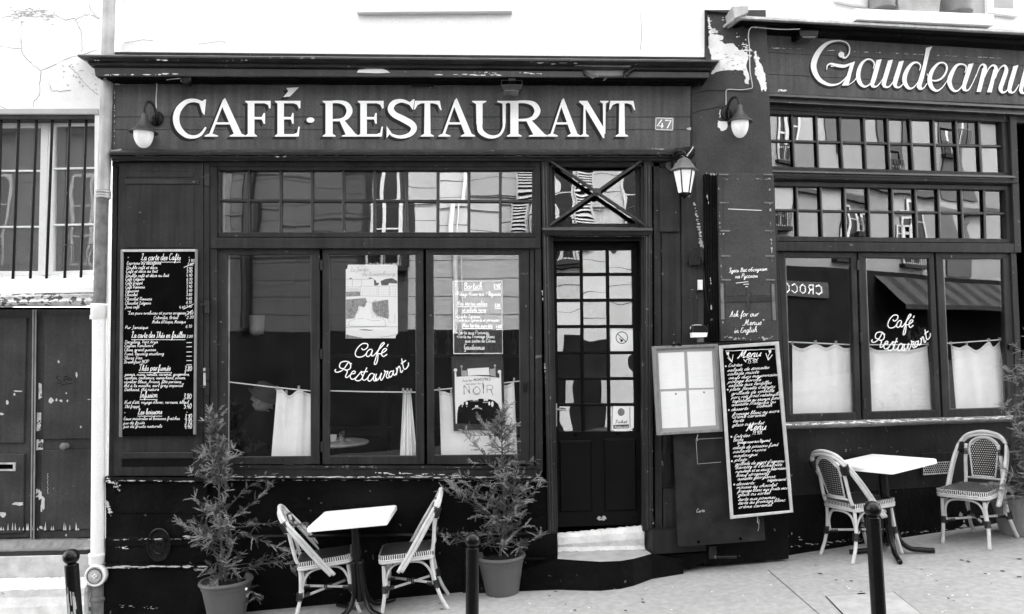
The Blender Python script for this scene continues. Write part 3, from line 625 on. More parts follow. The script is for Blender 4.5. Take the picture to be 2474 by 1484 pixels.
m = M(); m.loft(PLL, [(203, 1422, 224, 1418, .12), (203, 1450, 224, 1450, .14), (203, 1510, 224, 1510, .12)], 6, -.1, 2); m.obj('stone_foot', 'crumbled', t)

# downpipe
t = thing('downpipe', 'tall downpipe, grey zinc above and white plastic below, left of the cafe front', 'pipe', (-3.55, D1, -.3))
rp = 14.6/280
m = M(); m.tube([P(PL1, 271, -400, .06), P(PL1, 265, 0, .06), P(PL1, 251, 460, .06)], rp, 20, False); m.obj('zinc_pipe', 'zinc', t, smooth=True)
m = M(); m.tube([P(PL1, 248, 468, .06), P(PL1, 241, 745, .06)], rp*.98, 20, False); m.obj('stained_pipe', 'zinc_dark', t, smooth=True)
m = M(); 
for y, x in ((464, 250), (471, 249.6), (477, 249.3)): m.lathe(P(PL1, x, y, .06), [(rp*.98, -.012), (rp*1.16, -.008), (rp*1.16, .008), (rp*.98, .012)], 20, cap=False)
m.obj('collar', 'zinc', t, smooth=True)
m = M(); m.tube([P(PL1, 240, 752, .06), P(PL1, 236, 1342, .06)], rp*1.04, 24, False); m.obj('plastic_pipe', 'plastic_white', t, smooth=True)
m = M(); m.lathe(P(PL1, 239, 758, .06), [(rp*1.05, -.05), (rp*1.24, -.035), (rp*1.26, .06), (rp*1.3, .07), (rp*1.3, .085), (rp*1.0, .085)], 24, cap=False); m.obj('collar', 'plastic_white', t, smooth=True)
m = M(); m.lathe(P(PL1, 239.5, 766, .06), [(rp*1.12, -.012), (rp*1.14, -.01), (rp*1.14, .01), (rp*1.12, .012)], 24, cap=False); m.rect(PL1, 216, 761, 224, 771, .03, .07); m.obj('pipe_clamp', 'plastic_white', t)
m = M(); m.lathe(P(PL1, 234, 1350, .06), [(rp*1.0, -.05), (rp*1.2, -.035), (rp*1.2, .02), (rp*1.3, .03), (rp*1.3, .045), (rp*1.0, .05)], 24, cap=False); m.obj('collar', 'plastic_white', t, smooth=True)
m = M(); m.tube([P(PL1, 236, 1355, .06), P(PL1, 237, 1500, .06)], [rp, rp*1.02], 20, False); m.lathe(P(PL1, 237, 1446, .06), [(rp*1.05, -.02), (rp*1.2, -.01), (rp*1.2, .01), (rp*1.05, .02)], 20, cap=False); m.obj('iron_foot', 'zinc_dark', t, smooth=True)
c = P(PL1, 229, 1392, .14); m = M(); m.lathe(c, [(.085, -.06), (.088, -.01), (.086, .0), (.074, .004), (.07, -.006), (.001, -.006)], 32, (0, -1, 0)); cap_ = m.obj('access_cap', 'plastic_white', t, smooth=True)
m = M(); m.lathe(c+Vector((0, -.001, 0)), [(.05, -.004), (.05, .002), (.044, .003), (.001, .003)], 28, (0, -1, 0)); m.obj('cap_disc', 'zinc', cap_)
m = M()
for a in range(4): p = c+Vector((.014*math.cos(a*1.57), -.006, .014*math.sin(a*1.57))); m.ball(p, .008, 8)
m.obj('cap_screw', 'plastic_white', cap_)
m = M(); m.lathe(c+Vector((0, -.003, 0)), [(.0645, .0), (.0645, .003), (.058, .003), (.058, 0)], 28, (0, -1, 0), cap=False); m.obj('cap_groove', 'poster_grey', cap_)
# ================================================================ THE CAFE FRONT
def grid(parent, pl, xt, xb, yl, yr, d, bw_, gm, pm, rr, nm='pane', tilt=.0022, dbar=.022):
    nc, nr = len(xt)-1, len(yl)-1
    def pt(i, j):
        t = (yl[j]-yl[0])/(yl[-1]-yl[0]); x = xt[i]*(1-t)+xb[i]*t; u = (xt[i]-xt[0])/(xt[-1]-xt[0]); return (x, yl[j]*(1-u)+yr[j]*u)
    for i in range(1, nc):
        m = M(); m.bar(pl, pt(i, 0), pt(i, nr), bw_, d, d+dbar); m.obj('glazing_bar', pm, parent)
    for j in range(1, nr):
        m = M(); m.bar(pl, pt(0, j), pt(nc, j), bw_, d, d+dbar-.003); m.obj('glazing_bar', pm, parent)
    for i in range(nc):
        for j in range(nr):
            q = [pt(i, j), pt(i+1, j), pt(i+1, j+1), pt(i, j+1)]; m = M(); a, b, c = (rr.uniform(-tilt, tilt) for _ in range(3)); off = [a+b, a-b, c-b-a, c+b-a]
            m.add([P(pl, x, y, d+.004+o*.5) for (x, y), o in zip(q, off)], [(0, 1, 2, 3)]); m.obj(nm, gm, parent)
    return pt
def casement(parent, pl, outer, inner, d, pm, gm, name='casement_window', th=.05):
    """outer and inner: four corners TL TR BR BL"""
    m = M()
    for i in range(4):
        j = (i+1) % 4; m.prism(pl, [outer[i], outer[j], inner[j], inner[i]], d-th, d, .0035)
    w = m.obj(name, pm, parent)
    m = M()
    for i in range(4): j = (i+1) % 4; m.bar(pl, inner[i], inner[j], 3.2, d-.02, d-.006)
    m.obj('glazing_bead', 'painted_trim' if pm != 'door_paint' else pm, w)
    m = M(); m.flat(pl, inner, d-.018); m.obj('pane', gm, w); return w
def lerp(a, b, n): return [a+(b-a)*i/n for i in range(n+1)]
rr = random.Random(11)
t = cafe = thing('cafe_shopfront', 'dark painted wooden cafe front with CAFÉ·RESTAURANT fascia, multi-paned windows and door', 'shopfront', P(PL1, 800, 1440))
m = M(); m.loft(PL1, [(189, 131, 1739, 144, -0.010), (187, 133, 1737, 146, 0.302), (188, 137, 1736, 150, 0.302), (200, 143, 1727, 156, 0.266), (213, 149, 1719, 162, 0.238), (213, 152, 1719, 165, 0.248), (216, 157, 1717, 169, 0.241), (222, 163, 1715, 174, 0.205), (228, 164, 1714, 175, 0.216), (230, 182, 1712, 187, 0.216), (232, 184.5, 1711, 189, 0.209), (256, 185.5, 1697, 190, 0.100)], 60, -.01, .35, 2)
m.obj('cornice', 'painted_trim', t)
m = M(); m.loft(PL1, [(250, 184, 1700, 189, .16), (256, 188, 1696, 194, .15), (258, 192, 1690, 198, .12), (262, 197, 1680, 203, .09), (264, 203, 1672, 208, .05)], 50, -.01, .3, 3); m.obj('shaded_bed_moulding', 'black_paint', t)  # shade under the cornice is put into this moulding's black
m = M(); m.prism(PL1, [(262, 125), (1705, 138), (1668, 150), (262, 150)], -.01, .04, 0); m.obj('lead_flashing', 'painted_wood', t)
# fascia boards
m_ = [(203, 282, 208, 282), (283.2, 313, 283.2, 313), (314, 363, 314, 363)]
for (a, b, c, e) in m_:
    m = M(); m.prism(PL1, [(273, a), (1668, c), (1668, e), (273, b)], 0, .055, .0012); m.obj('fascia_board', 'sign_paint', t)
m = M(); m.prism(PL1, [(261, 203), (272, 203), (271, 363), (262, 363)], 0, .06, .003); m.obj('fascia_end', 'sign_paint', t)
letters = [('C', 416, 500, 0), ('A', 491, 591, 0), ('F', 588, 654, 0), ('E', 660, 726, 1), ('R', 775, 859, 0), ('E', 860, 927, 0), ('S', 934, 1002, 0), ('T', 998, 1067, 0), ('A', 1056, 1146, 0), ('U', 1141, 1237, 0), ('R', 1220, 1315, 0), ('A', 1318, 1401, 0), ('N', 1399, 1471, 0), ('T', 1470, 1535, 0)]
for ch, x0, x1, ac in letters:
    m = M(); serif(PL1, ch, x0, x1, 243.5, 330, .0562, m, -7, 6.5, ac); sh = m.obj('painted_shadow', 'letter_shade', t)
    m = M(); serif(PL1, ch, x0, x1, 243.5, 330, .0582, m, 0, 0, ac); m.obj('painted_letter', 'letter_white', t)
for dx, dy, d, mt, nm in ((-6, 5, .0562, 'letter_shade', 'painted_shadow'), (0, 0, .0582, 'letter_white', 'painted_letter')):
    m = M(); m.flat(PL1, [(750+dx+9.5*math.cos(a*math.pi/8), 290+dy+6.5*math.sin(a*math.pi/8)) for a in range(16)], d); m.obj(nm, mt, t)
m = M(); m.loft(PL1, [(266, 361, 1674, 361, .055), (265, 363, 1676, 363, .135), (264, 368, 1679, 367, .155), (264, 374, 1679, 373, .15), (266, 375.5, 1677, 374.5, .12), (266, 377.5, 1677, 376.5, .135), (268, 380, 1675, 379, .13), (269, 383, 1672, 383, .085), (270, 388, 1668, 388, .075), (271, 390, 1666, 390, .03)], 50, 0, .3, 4)
m.obj('moulding', 'painted_trim', t)
def flakes(name, pl, segs, parent, mt='plaster', seed=1):
    r2 = random.Random(seed); m = M(); i = 0
    for (x0, y0, x1, y1, n, rx, ry, d, sp) in segs:
        for _ in range(n):
            u = r2.random(); q_ = r2.random()**1.8; m.blob(pl, x0+(x1-x0)*u, y0+(y1-y0)*u+r2.gauss(0, sp), rx*(.12+1.5*q_), ry*r2.uniform(.25, 1.0), d+i*.00002, r2, 9); i += 1
    return m.obj(name, mt, parent, kind='stuff')
kk = zmap(618.5, 0, .33379); m = M(); m.flat(PL1, [kk(*p) for p in ((730, 525), (742, 505), (790, 500), (840, 490), (905, 494), (945, 508), (970, 526), (880, 530))], .218)
kk = zmap(1237, 0, .33379)
m.obj('bare_patch', 'old_plaster', t)
m = M(); m.flat(PL1, [kk(*p) for p in ((420, 455), (600, 452), (880, 455), (860, 480), (840, 486), (600, 482), (460, 478))], .246)
m.flat(PL1, [kk(*p) for p in ((490, 498), (560, 495), (830, 496), (805, 545), (700, 548), (580, 545))], .219); m.obj('bare_wood', 'grey_wood', t)
m = M(); m.add([P(PL1, *kk(*p[:2]), p[2]) for p in ((800, 520, .22), (905, 480, .24), (880, 505, .26), (810, 552, .28))], [(0, 1, 2, 3)])
m.add([P(PL1, *kk(*p[:2]), p[2]) for p in ((500, 500, .22), (545, 520, .24), (605, 555, .27), (585, 570, .27), (520, 530, .24))], [(0, 1, 2, 3, 4)])
m.add([P(PL1, *kk(*p[:2]), p[2]) for p in ((690, 552, .21), (700, 556, .21), (668, 585, .23), (655, 582, .23))], [(0, 1, 2, 3)])
m.obj('peeling_strip', 'painted_trim', t)
flakes('flaked_paint', PL1, [(250, 181, 360, 180, 12, 6, 1.6, .219, .5), (372, 180, 440, 178, 5, 5, 2, .219, .5), (225, 146, 240, 146, 3, 5, 1.2, .262, .4), (372, 144, 400, 145, 4, 5, 2, .276, 1), (520, 148, 610, 145, 8, 6, 1.4, .276, 1.4), (1060, 180, 1230, 181, 22, 6, 1.2, .219, .8), (1130, 175, 1200, 176, 9, 4, 1.6, .219, .8), (1255, 176, 1310, 178, 9, 7, 1.4, .219, 1), (1235, 148, 1400, 150, 18, 10, 1.6, .272, 2.5)], t, 'old_plaster', 2)
flakes('flaked_paint', PL1, [(277, 215, 276, 360, 26, 1.2, 3, .0625, .5), (268, 364, 292, 361, 5, 6, 1.2, .137, .4), (1572, 359, 1600, 360, 6, 8, 1.6, .137, .4), (270, 376, 1670, 376, 50, 3, .7, .136, .3), (655, 379, 690, 379, 8, 3, 1.2, .134, .3), (1662, 310, 1668, 312, 4, 3, 3, .058, 2)], t, 'pale_wood', 6)
# band below, posts
m = M(); m.prism(PL1, [(271, 390), (1666, 390), (1666, 402), (271, 402)], -.02, .03, 0); m.prism(PL1, [(505, 402), (524, 402), (524, 600), (505, 600)], -.02, .035, .003)
m.obj('head_rail', 'painted_wood', t)
# left end: hinged shutter panel
m = M(); m.prism(PL1, [(272, 390), (284, 390), (275, 1155), (262, 1155)], -.02, .02, .002); m.obj('post', 'painted_wood', t)
m = M(); m.prism(PL1, [(284, 392), (505, 392), (500, 1152), (272, 1152)], -.03, -.005, 0); m.obj('recess', 'void', t)
m = M(); m.prism(PL1, [(287, 394), (491, 394), (489, 1150), (274, 1150)], .0, .05, .003); sh = m.obj('shutter', 'painted_wood', t)
m = M(); m.prism(PL1, [(305, 414), (468, 415), (467, 428), (305, 428)], .05, .056, .002); m.obj('panel', 'painted_wood', sh)
m = M(); m.prism(PL1, [(301, 433), (480, 435), (480, 444), (300, 444)], .05, .060, .002); m.obj('strap', 'painted_trim', sh)
m = M(); m.prism(PL1, [(305, 448), (468, 448), (466, 598), (303, 598)], .05, .056, .002); m.obj('panel', 'painted_wood', sh)
m = M(); m.prism(PL1, [(294, 1094), (466, 1093), (466, 1107), (293, 1108)], .05, .066, .003); m.obj('strap', 'painted_trim', sh)
m = M(); m.prism(PL1, [(294, 1110), (466, 1109), (466, 1127), (293, 1128)], .05, .053, .001); m.obj('panel', 'door_paint', sh)
m = M(); m.prism(PL1, [(493, 394), (505, 394), (503, 1150), (491, 1150)], .0, .045, .003); m.obj('hanging_stile', 'painted_wood', t)
m = M()
for y in (435, 742, 905, 940): m.rect(PL1, 484, y-9, 503, y-4, .05, .058, .001); m.rect(PL1, 494, y-16, 505, y+14, .045, .054, .001)
m.obj('hinge', 'painted_trim', t)
m = M(); m.prism(PL1, [(491, 890), (496, 888), (497, 935), (491, 937)], .055, .058, 0); m.obj('lock_plate', 'pale_wood', t)
# transom window
m = M()
for q in ([(523, 402), (1297, 402), (1286, 411), (530, 411)], [(1297, 402), (1297, 573), (1285, 561), (1286, 411)], [(523, 573), (523, 402), (530, 411), (530, 561)], [(1297, 573), (523, 573), (530, 561), (1285, 561)]): m.prism(PL1, q, -.05, .02, .004)
tr = m.obj('transom_window', 'painted_wood', t)
xt = [530, 600.8, 677.9, 754, 829.6, 904.9, 982.3, 1058, 1133, 1209, 1286]
grid(tr, PL1, xt, [x-.5 for x in xt], [411, 485, 561.5], [411, 486.5, 561.5], -.03, 7, 'old_glass', 'painted_trim', rr, dbar=.03)
m = M(); m.prism(PL1, [(511, 574), (1306, 574), (1306, 600), (511, 600)], -.05, .045, .004); m.obj('lintel_beam', 'painted_wood', t)
m = M(); m.prism(PL1, [(507, 600), (524, 600), (524, 1125), (507, 1125)], -.05, .03, .003); m.prism(PL1, [(1281, 600), (1291, 600), (1291, 1128), (1280, 1128)], -.05, .02, .003); m.prism(PL1, [(1293, 388), (1306, 388), (1312, 1140), (1294, 1140)], -.05, .035, .003)
m.obj('window_post', 'painted_wood', t)
for pts in (((772, 602), (779, 602), (779, 1122), (772, 1122)), ((1022, 602), (1029, 602), (1032, 1122), (1025, 1122))):
    m = M(); m.prism(PL1, pts, -.05, -.015, 0); m.obj('gap', 'void', t)
casement(t, PL1, [(526, 601), (772, 602), (772, 1122), (526, 1122)], [(548, 615), (752, 615), (752, 1103), (547, 1105)], .012, 'painted_wood', 'shop_glass')
casement(t, PL1, [(779, 602), (1022, 602), (1025, 1122), (779, 1122)], [(795, 614), (1005, 614), (1006, 1102), (795, 1103)], .014, 'painted_wood', 'shop_glass')
casement(t, PL1, [(1029, 601), (1279, 601), (1280, 1122), (1032, 1122)], [(1046, 614), (1254, 614), (1258, 1099), (1048, 1101)], .012, 'painted_wood', 'shop_glass')
m = M(); m.rect(PL1, 1265, 925, 1273, 946, .012, .03, .002); m.obj('window_catch', 'iron', t)
m = M()
for x, y in ((776, 640), (776, 855), (777, 1080)): m.rect(PL1, x-2.5, y-12, x+2.5, y+12, -.01, .022, .001)
m.obj('hinge', 'painted_trim', t)
m = M(); m.loft(PL1, [(509, 1122, 1300, 1124, -.05), (509, 1124, 1302, 1126, .03), (508, 1130, 1303, 1131, .035), (508, 1132, 1303, 1133, .05), (508, 1136, 1304, 1136, .05), (507, 1147, 1308, 1149, .06), (506, 1149, 1310, 1151, .11), (506, 1155, 1310, 1157, .115), (508, 1158, 1309, 1160, .05)], 60, -.05, .5, 9); m.obj('window_sill', 'dark_paint', t)
flakes('flaked_paint', PL1, [(509, 1152, 1305, 1153, 170, 7, 1.3, .1165, .8), (900, 1141, 1120, 1150, 26, 7, 1.6, .1165, 2), (509, 1160, 1305, 1161, 60, 6, .9, .052, .4), (520, 1127, 1290, 1129, 24, 5, .6, .052, .3)], t, 'pale_wood', 9)
# stall riser and plinth
m = M(); m.prism(PL1, [(500, 1159), (1328, 1160), (1333, 1300), (500, 1300)], -.05, .03, .004); m.obj('riser_panel', 'black_paint', t)
m = M(); m.loft(PL1, [(505, 1292, 1345, 1284, .03), (505, 1294, 1345, 1287, .06), (505, 1298, 1345, 1291, .07), (505, 1301, 1345, 1294, .06)], 20, -.05, .3); m.obj('riser_ledge', 'dark_paint', t)
m = M(); m.prism(PL1, [(498, 1301), (1120, 1295), (1120, 1440), (498, 1500)], -.05, .055, .003); m.prism(PL1, [(1117, 1295), (1346.5, 1288), (1346.5, 1349), (1117, 1351)], -.05, .07, .004); m.obj('plinth_board', 'black_paint', t)
m = M(); m.loft(PL1, [(254, 1151, 500, 1152, .0), (254, 1153, 500, 1154, .09), (254, 1162, 500, 1163, .1), (255, 1168, 500, 1167, .06), (256, 1238, 499, 1240, .065), (256, 1241, 499, 1243, .055), (256, 1298, 499, 1298, .06), (254, 1302, 499, 1300, .075), (254, 1318, 499, 1318, .07), (254, 1322, 499, 1321, .058), (254, 1360, 499, 1361, .062), (253, 1364, 499, 1364, .085), (252, 1373, 499, 1371, .09), (252, 1379, 499, 1377, .065), (250, 1500, 499, 1500, .07)], 50, -.05, 1.0, 12); m.obj('stone_pier', 'black_paint', t)
flakes('flaked_paint', PL1, [(256, 1160, 290, 1175, 26, 4, 2.4, .1, 4), (256, 1205, 268, 1245, 26, 4, 3, .068, 4), (290, 1161, 470, 1163, 30, 6, 1, .101, 1), (255, 1303, 500, 1302, 34, 6, 1, .077, .8), (280, 1325, 320, 1320, 9, 5, 2, .062, 3), (260, 1370, 499, 1369, 70, 9, 1.6, .0915, 1.2), (450, 1298, 495, 1296, 8, 8, 2, .078, 1.5), (258, 1460, 380, 1470, 12, 3, 1, .073, 2)], t, 'pale_wood', 14)
# street-level stone footing under the step
kz = zmap(1237, 990.6, .3325)
m = M(); m.prism(PL1, [kz(*p) for p in ((-360, 1085), (60, 1075), (330, 1078), (500, 1096), (640, 1102), (880, 1082), (1020, 1052), (1410, 1030), (1432, 1098), (1300, 1150), (900, 1200), (500, 1300), (-360, 1400))], -.1, .085, .01); m.obj('stone_footing', 'black_paint', t)
# iron hatch plate
c = P(PL1, 385, 1316, .062); m = M(); m.lathe(c, [(.104, 0), (.104, .012), (.098, .018), (.088, .018), (.084, .010), (.062, .010), (.058, .018), (.052, .018), (.048, .012), (.001, .012)], 36, (0, -1, 0), sx=1, sy=1.36); hp = m.obj('iron_hatch', 'iron', t)
m = M(); m.lathe(c+Vector((0, -.012, 0)), [(.014, 0), (.016, .012), (.010, .013), (.008, .006), (.001, .006)], 18, (0, -1, 0)); m.obj('hatch_boss', 'iron', hp)
m = M()
for i in range(16):
    a = i*math.pi/8; p = c+Vector((.036*math.cos(a), -.012, .05*math.sin(a))); m.box(p.x-.004, p.y-.004, p.z-.004, p.x+.004, p.y, p.z+.004)
    p = c+Vector((.074*math.cos(a+.2), -.010, .1*math.sin(a+.2))); m.ball(p, .006, 6)
m.obj('hatch_rivet', 'iron', hp)
# door side posts, transom light over the door
for q, d in (([(1308, 388), (1326, 388), (1343, 1286), (1324, 1288)], .06), ([(1556, 388), (1575, 388), (1578, 1283), (1560, 1283)], .06), ([(1326, 388), (1333, 388), (1348, 1286), (1341, 1288)], .03), ([(1549, 388), (1556, 388), (1560, 1283), (1553, 1283)], .03)):
    m = M(); m.prism(PL1, q, -.05, d, .004); m.obj('door_post', 'painted_wood', t)
m = M()
for a in (.28, .62):
    m.bar(PL1, (1308+18*a, 400), (1324+19*a, 1284), 3, .058, .066); m.bar(PL1, (1556+19*a, 400), (1560+18*a, 1280), 3, .058, .066)
m.obj('reeding', 'painted_trim', t)
m = M()
for q in ([(1331, 390), (1552, 390), (1536, 403), (1340, 403)], [(1552, 390), (1554, 549), (1537, 540), (1536, 403)], [(1332, 549), (1331, 390), (1340, 403), (1342, 540)], [(1554, 549), (1332, 549), (1342, 540), (1537, 540)]): m.prism(PL1, q, -.10, -.03, .004)
fl = m.obj('fanlight', 'painted_wood', t)
m = M(); m.add([P(PL1, *p, -.06) for p in ((1340, 403), (1536, 403), (1537, 540), (1342, 540))], [(0, 1, 2, 3)]); m.obj('pane', 'door_glass', fl)
m = M(); m.bar(PL1, (1327, 386), (1566, 549), 8, .03, .06); m.bar(PL1, (1551, 387), (1322, 549), 8, .03, .058); m.obj('cross_bar', 'painted_trim', fl)
m = M(); m.lathe(P(PL1, 1441.5, 465, .055), [(.036, 0), (.038, .012), (.030, .018), (.024, .012), (.018, .02), (.010, .022), (.001, .02)], 24, (0, -1, 0)); m.obj('rosette', 'painted_trim', fl, smooth=True)
m = M(); m.loft(PL1, [(1309, 548, 1574, 549, .06), (1310, 550, 1577, 551, .12), (1311, 556, 1577, 557, .125), (1314, 558, 1574, 559, .10), (1318, 567, 1570, 567, .09), (1322, 571, 1566, 571, .065), (1324, 573, 1565, 573, .03)], 20, -.02, .2); m.obj('door_hood', 'painted_trim', t)
flakes('flaked_paint', PL1, [(1360, 571, 1560, 571, 18, 4, .6, .068, .2), (1310, 700, 1312, 730, 6, 1.5, 4, .063, .5), (1316, 880, 1318, 930, 8, 1.5, 4, .063, .8), (1573, 560, 1578, 1270, 10, 1, 2, .063, .8), (1582, 500, 1700, 1000, 16, 2, 1, .03, 60), (1675, 480, 1695, 590, 22, 4, 4, .033, 3)], t, 'felt', 21)
# door
m = M(); m.prism(PL1, [(1326, 573), (1562, 573), (1566, 1285), (1343, 1288)], -.26, -.2, 0); m.obj('door_frame_back', 'void', t)
m = M(); m.prism(PL1, [(1327, 573), (1556, 573), (1556, 582), (1330, 582)], -.2, .0, 0)
m.prism(PL1, [(1333, 582), (1337, 582), (1347, 1286), (1343, 1286)], -.2, .0, 0); m.prism(PL1, [(1546, 582), (1556, 573), (1561, 1283), (1556, 1270)], -.2, .0, 0); m.obj('door_lining', 'door_paint', t)
DL = -.14
door_o = [(1336, 583), (1546, 583), (1556, 1267), (1345, 1274)]; gi = [(1344, 604), (1526, 604), (1534, 1041), (1350, 1041)]
m = M()
m.prism(PL1, [door_o[0], door_o[1], gi[1], gi[0]], DL-.045, DL, .003); m.prism(PL1, [door_o[1], (1551, 1042), gi[2], gi[1]], DL-.045, DL, .003); m.prism(PL1, [(1341.5, 1042), door_o[0], gi[0], gi[3]], DL-.045, DL, .003)
m.prism(PL1, [(1341.5, 1042), (1551.5, 1042), (1556, 1267), (1345, 1274)], DL-.045, DL, .003); dr = m.obj('door', 'door_paint', t)
grid(dr, PL1, [1344, 1404, 1467.5, 1526], [1350, 1409, 1472, 1534], [604, 662.9, 725.6, 789, 852.5, 914.9, 978.3, 1041], [604, 662.5, 725, 788.5, 852, 914.5, 978, 1041], DL-.03, 7.5, 'door_glass', 'door_paint', rr, tilt=.003, dbar=.032)
for q in ([(1351, 1066), (1429, 1065), (1431, 1236), (1353, 1238)], [(1459, 1061), (1537, 1060), (1539, 1233), (1461, 1235)]):
    m = M(); m.prism(PL1, q, DL, DL+.020, .012); m.obj('panel', 'door_paint', dr)
    for a, b in ((0, 1),): m = M(); m.bar(PL1, (q[0][0]+1, q[0][1]), (q[1][0]-1, q[1][1]), 3, DL+.002, DL+.016); m.obj('panel_moulding', 'dark_paint', dr)
c = P(PL1, 1352, 988, DL); m = M(); m.tube([c, c+Vector((0, -.05, 0))], .009, 10); m.tube([c+Vector((-.03, -.05, 0)), c+Vector((.06, -.05, -.004))], .008, 10); m.rect(PL1, 1339, 975, 1346, 1030, DL, DL+.006, .001); m.obj('door_handle', 'zinc', dr)
m = M(); r3 = random.Random(5)
for i in range(9): m.blob(PL1, 1454+r3.uniform(-8, 8), 1252+r3.uniform(-4, 4), 4, 2.4, DL+.001+i*.00003, r3)
m.obj('torn_sticker', 'felt', dr)
m = M()
for x, y in ((1390.5, 1051), (1492, 1048)): m.lathe(P(PL1, x, y, DL+.001), [(.012, 0), (.012, .002), (.001, .002)], 12, (0, -1, 0))
m.obj('screw_hole', 'void', dr)
# doorstep
m = M(); m.loft(PL1, [(1347, 1288, 1557, 1268, -.13), (1347, 1290, 1557, 1270, -.02), (1347, 1300, 1557, 1285, .0), (1348, 1316, 1557, 1302, .004), (1348, 1322, 1557, 1318, -.012), (1348, 1334, 1559, 1327, .0)], 44, -.15, 1.4, 31); m.obj('step_riser', 'white_stone', t)
ta = [P(PL1, 1348, 1334, 0), P(PL1, 1559, 1327, 0)]; tz = (ta[0].z, ta[1].z)
m = M(); n = 24; pts = []
fr = [(1347, 1350), (1400, 1354), (1450, 1357), (1500, 1355), (1530, 1350), (1574, 1338)]
def onstep(x, y):
    r = ray(x, y); z = tz[0]; 
    for _ in range(8): p = C0 + r*((z-CZ)/r.z); u = (p.x-ta[0].x)/(ta[1].x-ta[0].x); z = tz[0]+(tz[1]-tz[0])*u
    return p
top = [ta[0]+(ta[1]-ta[0])*i/5 for i in range(6)]; bot = [onstep(*q) for q in fr]; low = [Vector((b.x, b.y+.01, gz(b.x)-.02)) for b in bot]
m.add(top+bot+low, [(i, i+1, 7+i, 6+i) for i in range(5)]); m.obj('doorstep', 'slab', t)
bl = Vector((top[0].x-.75, D1-.1, gz(top[0].x-.75)+.06)); br_ = Vector((top[5].x+.30, D1-.09, gz(top[5].x)+.15)); m = M(); lo2 = lambda v: Vector((v.x, v.y-.02, gz(v.x)-.02)); ch_ = [bl]+bot+[br_]; bk_ = [Vector((v.x, D1+.0, v.z)) for v in ch_]
ch2 = [v+Vector((0, -.0, -.004)) for v in ch_]; lw_ = [lo2(v) for v in ch_]; m.add(ch2+lw_+bk_, [(i, i+1, 9+i, 8+i) for i in range(7)]+[(0, 8, 16), (7, 15, 23), (16, 17, 1, 0), (22, 23, 7, 6)]); m.obj('step_plinth', 'black_paint', t)
m = M(); q = [P(PL1, 1576, 1281, .12), P(PL1, 1706, 1278, .12), P(PL1, 1706, 1331, .12), P(PL1, 1576, 1339, .12)]; b = [Vector((v.x, D1-.0, v.z)) for v in q]; b[0].x -= .03; b[3].x -= .03
m.add(q+b, [(0, 1, 2, 3), (0, 4, 7, 3), (0, 1, 5, 4), (1, 5, 6, 2), (3, 2, 6, 7)]); m.obj('base_block', 'dark_paint', t)
# boards right of the door
for (a, b, c, e, d) in ((1579, 1595, 1583, 1600, .03), (1597, 1643, 1602, 1650, .02), (1645, 1682, 1652, 1690, .03)):
    m = M(); m.prism(PL1, [(a, 392), (b, 392), (e, 1282), (c, 1282)], -.02, d, .003); m.obj('side_board', 'painted_wood', t)
m = M(); m.prism(PL1, [(1593, 406), (1640, 406), (1640, 560), (1593, 560)], .031, .042, .003); m.obj('panel', 'painted_wood', t)
m = M(); m.prism(PL1, [(1598, 1095), (1628, 1093), (1628, 1178), (1600, 1180)], .03, .036, .003); m.prism(PL1, [(1608, 1050), (1622, 1050), (1622, 1168), (1608, 1168)], .036, .046, .003); m.obj('panel', 'dark_paint', t)
m = M(); m.prism(PL1, [(1668, 203), (1672, 205), (1674, 363), (1670, 363)], -.02, .05, 0); m.obj('return_board', 'painted_wood', t)
m = M(); m.lathe(P(PL1, 1681, 638, .05), [(.012, 0), (.012, .06)], 10, (0, 0, 1)); m.prism(PL1, [(1664, 630), (1671, 610), (1678, 600), (1690, 604), (1688, 632), (1700, 640), (1666, 642)], .03, .06, .003); m.obj('shutter_stay', 'iron', t)
m = M(); m.rect(PL1, 1687, 676, 1698, 700, .03, .06, .002); m.obj('switch_box', 'plastic_white', t)

# the grey wall between the two fronts
t = midwall = thing('corner_wall', 'grey painted wall strip with flaking paint between the two fronts', 'wall', P(PL1, 1760, 1345, .0))
m = M(); m.prism(PL1, [(1655, 205), (1703, 150), (1703, 24), (1850, 24), (1905, 1345), (1700, 1360), (1680, 700)], -.3, .014, 0); m.obj('wall_face', 'grey_wall', t)
m = M(); m.prism(PL1, [(1708, 1140), (1898, 1140), (1906, 1350), (1700, 1365)], .0, .03, .002); m.obj('plinth', 'black_paint', t)
kk = zmap(1237, 0, .33379); m = M()
for i, q in enumerate(([(1420, 265), (1480, 250), (1530, 262), (1525, 290), (1500, 285), (1540, 320), (1600, 310), (1640, 360), (1700, 380), (1712, 420), (1692, 470), (1720, 560), (1712, 610), (1682, 600), (1690, 560), (1670, 510), (1600, 505), (1500, 515), (1440, 540), (1450, 480), (1440, 400), (1422, 340)],
    [(1780, 460), (1810, 480), (1830, 530), (1835, 640), (1805, 662), (1790, 600), (1762, 540), (1755, 500)], [(1490, 870), (1560, 880), (1560, 930), (1525, 952), (1490, 915)], [(1500, 800), (1515, 790), (1512, 850), (1502, 850)])):
    m.flat(PL1, rough([kk(*p) for p in q], 1.5, i+3, 4), .0155+i*.0001)
m.obj('bare_patch', 'old_plaster', t)
flakes('flaked_paint', PL1, [(1710, 40, 1730, 110, 30, 3, 2, .0165, 3), (1740, 40, 1830, 60, 24, 3, 1.2, .0165, 6), (1780, 90, 1830, 150, 26, 3, 2, .0165, 8), (1825, 130, 1850, 215, 60, 3, 7, .0165, 6), (1712, 45, 1722, 125, 30, 3, 5, .0165, 2), (1760, 120, 1815, 130, 26, 6, 2.4, .0165, 5), (1675, 480, 1700, 600, 20, 3, 3, .0165, 4)], t, 'old_plaster', 23)
m = M(); r5 = random.Random(5)
